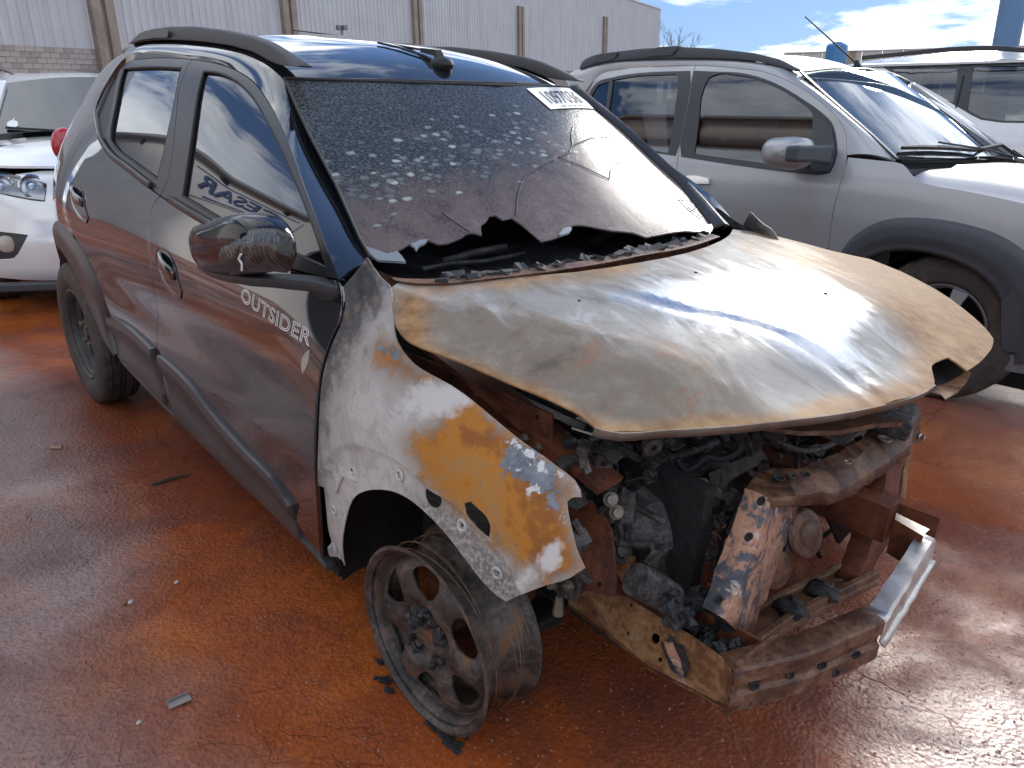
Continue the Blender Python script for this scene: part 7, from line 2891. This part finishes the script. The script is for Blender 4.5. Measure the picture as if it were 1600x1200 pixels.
TLW = Top(LFr, h_lws)
zt = 1.305
xt = -1.12 - (zt - 1.0) / .56
wsq = [(-1.13, -.66), (-1.10, -.3), (-1.09, 0), (-1.10, .3), (-1.13, .66), (xt - .02, .55), (xt - .05, .2), (xt - .05, -.2), (xt - .02, -.55)]
panel("windscreen", TLW, catmull(np.array(wsq), 2, True, 30), glass_mat, lc, spacing=.06, thick=.004, gap=0, back=False)
for sy in (-1, 1):
    m = MB(); m.bar([(-.95, sy * .74, .93), (-1.13, sy * .70, 1.01), (xt + .03, sy * .585, zt + .01), (xt - .4, sy * .57, zt + .05)], [.12, .11, .10, .09], [.06, .05, .05, .05]); m.build("pillar", white_paint, lc, smooth=True, bevel=.012)
    m = MB(); m.box((xt - .95, sy * .60, zt - .14), (1.7, .03, .28)); m.build("side_window", glass_mat, lc, bevel=.01)
    m = MB(); m.bar([(-.55, sy * .80, .70), (-1.1, sy * .83, .78), (-2.2, sy * .84, .82), (-3.9, sy * .80, .85)], .06, [.30, .46, .60, .60]); m.build("flank", white_paint, lc, smooth=True, bevel=.02)
    m = MB(); m.bar([(-1.35, sy * .84, 1.02), (-1.37, sy * .98, 1.03)], [.10, .12], [.10, .13]); m.build("door_mirror", white_paint, lc, smooth=True, bevel=.03, )
    w = bpy.data.objects.new("wheel", None); COL.objects.link(w); w.parent = lc; w.location = (-.72, sy * .75, .31)
    tyre_mb(.31, .20, .19, n=56).build("tyre", tyre_mat, w, smooth=35)
    m = MB(); m.lathe([(-.07, .195), (-.08, .12), (-.07, 0)], 32); m.build("rim", silver, w, smooth=True)
rr_ = [(xt - .02, -.56), (xt - .06, 0), (xt - .02, .56), (-3.9, .54), (-3.9, -.54)]
panel("roof_panel", Top(LFr, lambda x, y: zt + .015 + .03 * (1 - (np.asarray(y) / .57) ** 2) + .085 * sstep(-1.60, -2.4, x) + 0 * np.asarray(x)), np.array(rr_), white_paint, lc, spacing=.1, thick=.02, gap=0)
m = MB(); m.box((-2.3, 0, .55), (3.0, 1.5, .8)); m.box((-2.9, 0, 1.05), (1.7, 1.0, .4)); m.build("cabin_tub", cabin_mat, lc)
# bumper skin with lamp openings, lamps
HL = [(-70, 262), (-30, 264), (0, 268), (35, 277), (72, 287), (71, 300), (69, 314), (50, 312), (0, 302), (-45, 292), (-75, 280)]
FGp = [(-40, 358), (0, 362), (44, 367), (34, 386), (21, 404), (0, 406), (-40, 402)]
uhl, ufg = trace(NS, HL, 2), trace(NS, FGp, 2)
bt = np.array([(y, z) for y, z in zip(np.linspace(-.88, .88, 25), np.full(25, .90))])
bo = np.concatenate([np.array([(-.86, .24), (-.5, .205), (0, .20), (.5, .205), (.86, .24)]), np.array([(.90, .5), (.86, .74), (.6, .80), (0, .83), (-.6, .80), (-.86, .74), (-.90, .5)])])
mir_uv = lambda u: np.stack([-u[:, 0], u[:, 1]], 1)[::-1]
clipb = lambda u: u[(np.abs(u[:, 0]) < .86)]
panel("bumper", NS, catmull(bo, 3, True), white_paint, lc, holes=[inset2(clipb(uhl), -.004), inset2(clipb(mir_uv(uhl)), -.004), clipb(ufg), clipb(mir_uv(ufg))], spacing=.035, thick=.015, gap=0)
lampg = car_glass("headlamp_cover", (.85, .87, .88), .8)
lampb = simple("headlamp_reflector", (.42, .42, .43), .22, .9, var=.3, vscale=14)
for u in (uhl, mir_uv(uhl)):
    hl_ = panel("headlamp", Nose(LFr, f_nose, -.05), clipb(u), lampb, lc, spacing=.03, thick=.01, gap=0)
    panel("lamp_cover", Nose(LFr, f_nose, .004), clipb(u), lampg, hl_, spacing=.04, thick=.002, gap=0, back=False)
    c2 = clipb(u).mean(0)
    for dy in (-.10, .06):
        q = NS.P([[c2[0] + dy * np.sign(-c2[0]) * -1, c2[1] - .005]])[0] + np.array([-.035, 0, 0])
        m = MB(); m.lathe([(.0, .066), (.012, .070), (.018, .062), (.004, .05), (-.012, .03), (.006, .018), (.008, .0)], 26, q, (1, 0, .25)); m.build("lamp_reflector", chrome, hl_, smooth=True)
foglens = simple("fog_lamp_lens", (.50, .45, .38), .2, var=.1)
for u in (ufg, mir_uv(ufg)):
    fb = panel("fog_lamp_bezel", Nose(LFr, f_nose, -.025), inset2(clipb(u), -.008), frame_black, lc, spacing=.03, thick=.01, gap=0)
    ctr = np.array(NS.uv((10, 382))); ctr[0] = -abs(ctr[0]) if u is ufg else abs(ctr[0])
    q = NS.P([ctr])[0] + np.array([-.03, 0, 0])
    m = MB(); m.lathe([(0, .05), (.02, .048), (.03, .03), (.033, 0)], 22, q, (1, 0, 0)); m.build("fog_lamp", foglens, fb, smooth=True)
m = MB(); m.bar([(-.12, -.80, .19), (-.03, -.4, .18), (0, 0, .18), (-.03, .4, .18), (-.12, .80, .19)], .06, .05); m.build("bumper_apron", frame_black, lc, bevel=.01)
m = MB(); m.box((-.9, 0, .5), (1.2, 1.1, .55)); m.build("engine_bay", soot, lc)
m = MB(); m.bar([TLW.P([TLW.uv(p)])[0] + np.array([0, 0, .015]) for p in ((10, 203), (40, 205), (76, 207), (110, 210))], .02, .016); m.build("wiper", rubber, lc, bevel=.003)
# little fruit-shaped sticker low on the windscreen
ap = []
for k in range(24):
    t = 2 * math.pi * k / 24
    r = .038 * (1 - .10 * math.cos(2 * t + .0) + .05 * math.sin(t))
    x_, y_ = r * math.cos(t), r * math.sin(t)
    if math.hypot(x_ - .045, y_ - .004) < .016:
        d_ = np.array([x_ - .045, y_ - .004]); d_ = d_ / np.linalg.norm(d_) * .016
        x_, y_ = .045 + d_[0], .004 + d_[1]
    ap.append((x_, y_))
leaf = [(.0, .042), (.008, .060), (.020, .066), (.014, .050)]
c2 = TLW.uv((20, 195))
for nm, sh_ in (("sticker", ap), ("sticker_leaf", leaf)):
    V2, F2 = fill2d(np.array(sh_), (), .02)
    P = TLW.P(np.stack([c2[0] - V2[:, 1] * 1.0, c2[1] + V2[:, 0]], 1)) + np.array([.002, 0, .004])
    mesh_obj(nm, P, F2, white_paper, lc)

# ------------------------------------------------------------------ pale car with roof rails farther back
BFr = road_frame(-9.2, 1.35, 0.0, -0.02)
bc = empty("white_wagon", mat4=BFr.mat4())
tag(bc, "white wagon with black roof rail and bluish screen, partly hidden behind the white hatchback", "car", "cars parked around the burnt one")
secs = [(-4.3, .70, .62), (-4.2, 1.2, .66), (-3.9, 1.50, .60)]
m = MB()
m.bar([(0, 0, .55), (-.6, 0, .62), (-2.0, 0, .66), (-4.2, 0, .66)], [1.5, 1.66, 1.7, 1.6], [.42, .62, .72, .72]); m.build("body", white_paint, bc, bevel=.06)
m = MB(); m.bar([(-1.55, 0, 1.48), (-2.0, 0, 1.56), (-3.0, 0, 1.57), (-4.0, 0, 1.52)], [1.16, 1.22, 1.22, 1.12], [.05, .07, .07, .06]); m.build("roof_panel", white_paint, bc, smooth=True, bevel=.02)
V = [(-.95, -.66, 1.0), (-.95, .66, 1.0), (-1.6, .56, 1.47), (-1.6, -.56, 1.47)]
m = MB(); m.add(V + [(x - .02, y, z - .02) for x, y, z in V], [(0, 1, 2, 3), (7, 6, 5, 4), (0, 4, 5, 1), (1, 5, 6, 2), (2, 6, 7, 3), (3, 7, 4, 0)]); m.build("windscreen", glass_mat, bc)
for sy in (-1, 1):
    m = MB(); m.bar([(-.85, sy * .70, .95), (-1.6, sy * .58, 1.49), (-2.2, sy * .59, 1.53), (-4.1, sy * .56, 1.48)], .07, .06); m.build("pillar", white_paint, bc, smooth=True, bevel=.015)
    V = [(-1.15, sy * .70, 1.0), (-4.0, sy * .68, 1.0), (-3.9, sy * .58, 1.49), (-1.75, sy * .59, 1.49)]
    m = MB(); m.add(V + [(x, y - sy * .02, z) for x, y, z in V], [(0, 1, 2, 3), (7, 6, 5, 4), (0, 4, 5, 1), (1, 5, 6, 2), (2, 6, 7, 3), (3, 7, 4, 0)]); m.build("side_window", glass_mat, bc)
    m = MB(); m.bar(catmull(np.array([(-1.75, sy * .56, 1.56), (-2.1, sy * .56, 1.615), (-3.2, sy * .56, 1.63), (-3.9, sy * .55, 1.575)]), 4, False), .03, .03); m.build("roof_rail", frame_black, bc, bevel=.006)
    for wx in (-.75, -3.35):
        w = bpy.data.objects.new("wheel", None); COL.objects.link(w); w.parent = bc; w.location = (wx, sy * .74, .31)
        tyre_mb(.31, .19, .19, n=40).build("tyre", tyre_mat, w, smooth=35)
        m = MB(); m.lathe([(-.07, .195), (-.08, .1), (-.07, 0)], 24); m.build("rim", silver, w, smooth=True)
    m = MB(); m.box((.0, sy * .58, .68), (.22, .28, .14)); m.build("headlamp", lampb, bc, bevel=.03)
# ================================================================== small things lying on the yard
def ground_at(px):
    c, d = sight(px)
    t = -c[2] / d[2]
    for _ in range(6):
        p = c + d * t
        t = (float(gz(p[1])) - c[2]) / d[2]
    p = c + d * t
    p[2] = float(gz(p[1]))
    return p


stone_mat = simple("pale_pebble", (0.50, 0.45, 0.40), 0.7, var=0.2, vscale=60)
wood_mat = simple("dark_twig", (0.05, 0.03, 0.022), 0.8)
tin_mat = simple("grey_scrap", (0.22, 0.19, 0.18), 0.4, 0.3, var=0.2, vscale=30)
for px, r, lab in (((276, 911), .0075, "white pebble on the wet ground left of the front wheel, nearest the car"), ((205, 942), .009, "pale flat pebble on the greyish ground farther from the car"),
                   ((195, 945), .007, "rust coloured pebble touching a pale one on the greyish ground"), ((217, 1130), .006, "small white pebble near the lower left corner")):
    p = ground_at(px)
    m = MB(); m.ball((0, 0, r * .35), (r, r * .7, r * .5), 6, .25)
    o = m.build("pebble", rust_rail if "rust" in lab else stone_mat, None, smooth=True)
    o.location = p
    o.rotation_euler = (0, 0, random.uniform(0, 3))
    tag(o, lab, "pebble", "pebbles on the ground")
a, b = ground_at((238, 759)), ground_at((299, 743))
m = MB(); m.tube([np.zeros(3) + [0, 0, .004], (b - a) * .4 + [0, .005, .008], (b - a) + [0, 0, .004]], [.005, .006, .002], 6)
o = m.build("twig", wood_mat); o.location = a; tag(o, "thin dark twig on the orange mud beside the dark car's sill", "twig")
a, b = ground_at((80, 701)), ground_at((97, 701))
m = MB(); m.tube([np.array([0, 0, .005]), (b - a) + [0, 0, .005]], [.006, .006], 8)
o = m.build("cigarette_end", simple("cork_paper", (0.30, 0.22, 0.14), .8)); o.location = a; tag(o, "tiny brown stub lying alone on the ground left of the rear wheel", "stub")
a, b = ground_at((263, 1106)), ground_at((298, 1092))
d_ = b - a; L = np.linalg.norm(d_)
m = MB(); m.box((L / 2, 0, .004), (L, .022, .003)); m.box((L / 2, .011, .007), (L, .002, .008))
o = m.build("metal_strip", tin_mat, bevel=.001); o.location = a; o.rotation_euler = (0, 0, math.atan2(d_[1], d_[0])); tag(o, "short grey folded metal strip pressed in the ground at lower left", "scrap")
# loose grit over the near ground
V, F = [], []
for k in range(2600):
    px = (rng.uniform(0, 1600), rng.uniform(640, 1200))
    p = ground_at(px)
    if not (-6 < p[0] < 2.5 and -3 < p[1] < 3):
        continue
    r = rng.uniform(.0012, .0042)
    o_ = len(V)
    q = rng.uniform(-.4, .4, (6, 3)) * r
    base = np.array([[r, 0, 0], [-r, 0, 0], [0, r * .8, 0], [0, -r * .8, 0], [0, 0, r * .7], [0, 0, -r * .3]]) + q
    V += [p + b_ for b_ in base]
    F += [tuple(o_ + i for i in f) for f in ((0, 2, 4), (2, 1, 4), (1, 3, 4), (3, 0, 4))]
gr = mesh_obj("grit", V, F, simple("red_grit", (0.26, 0.12, 0.08), 0.6, var=.4, vscale=25))
tag(gr, "loose grit scattered over the wet red yard", None, None, "stuff")
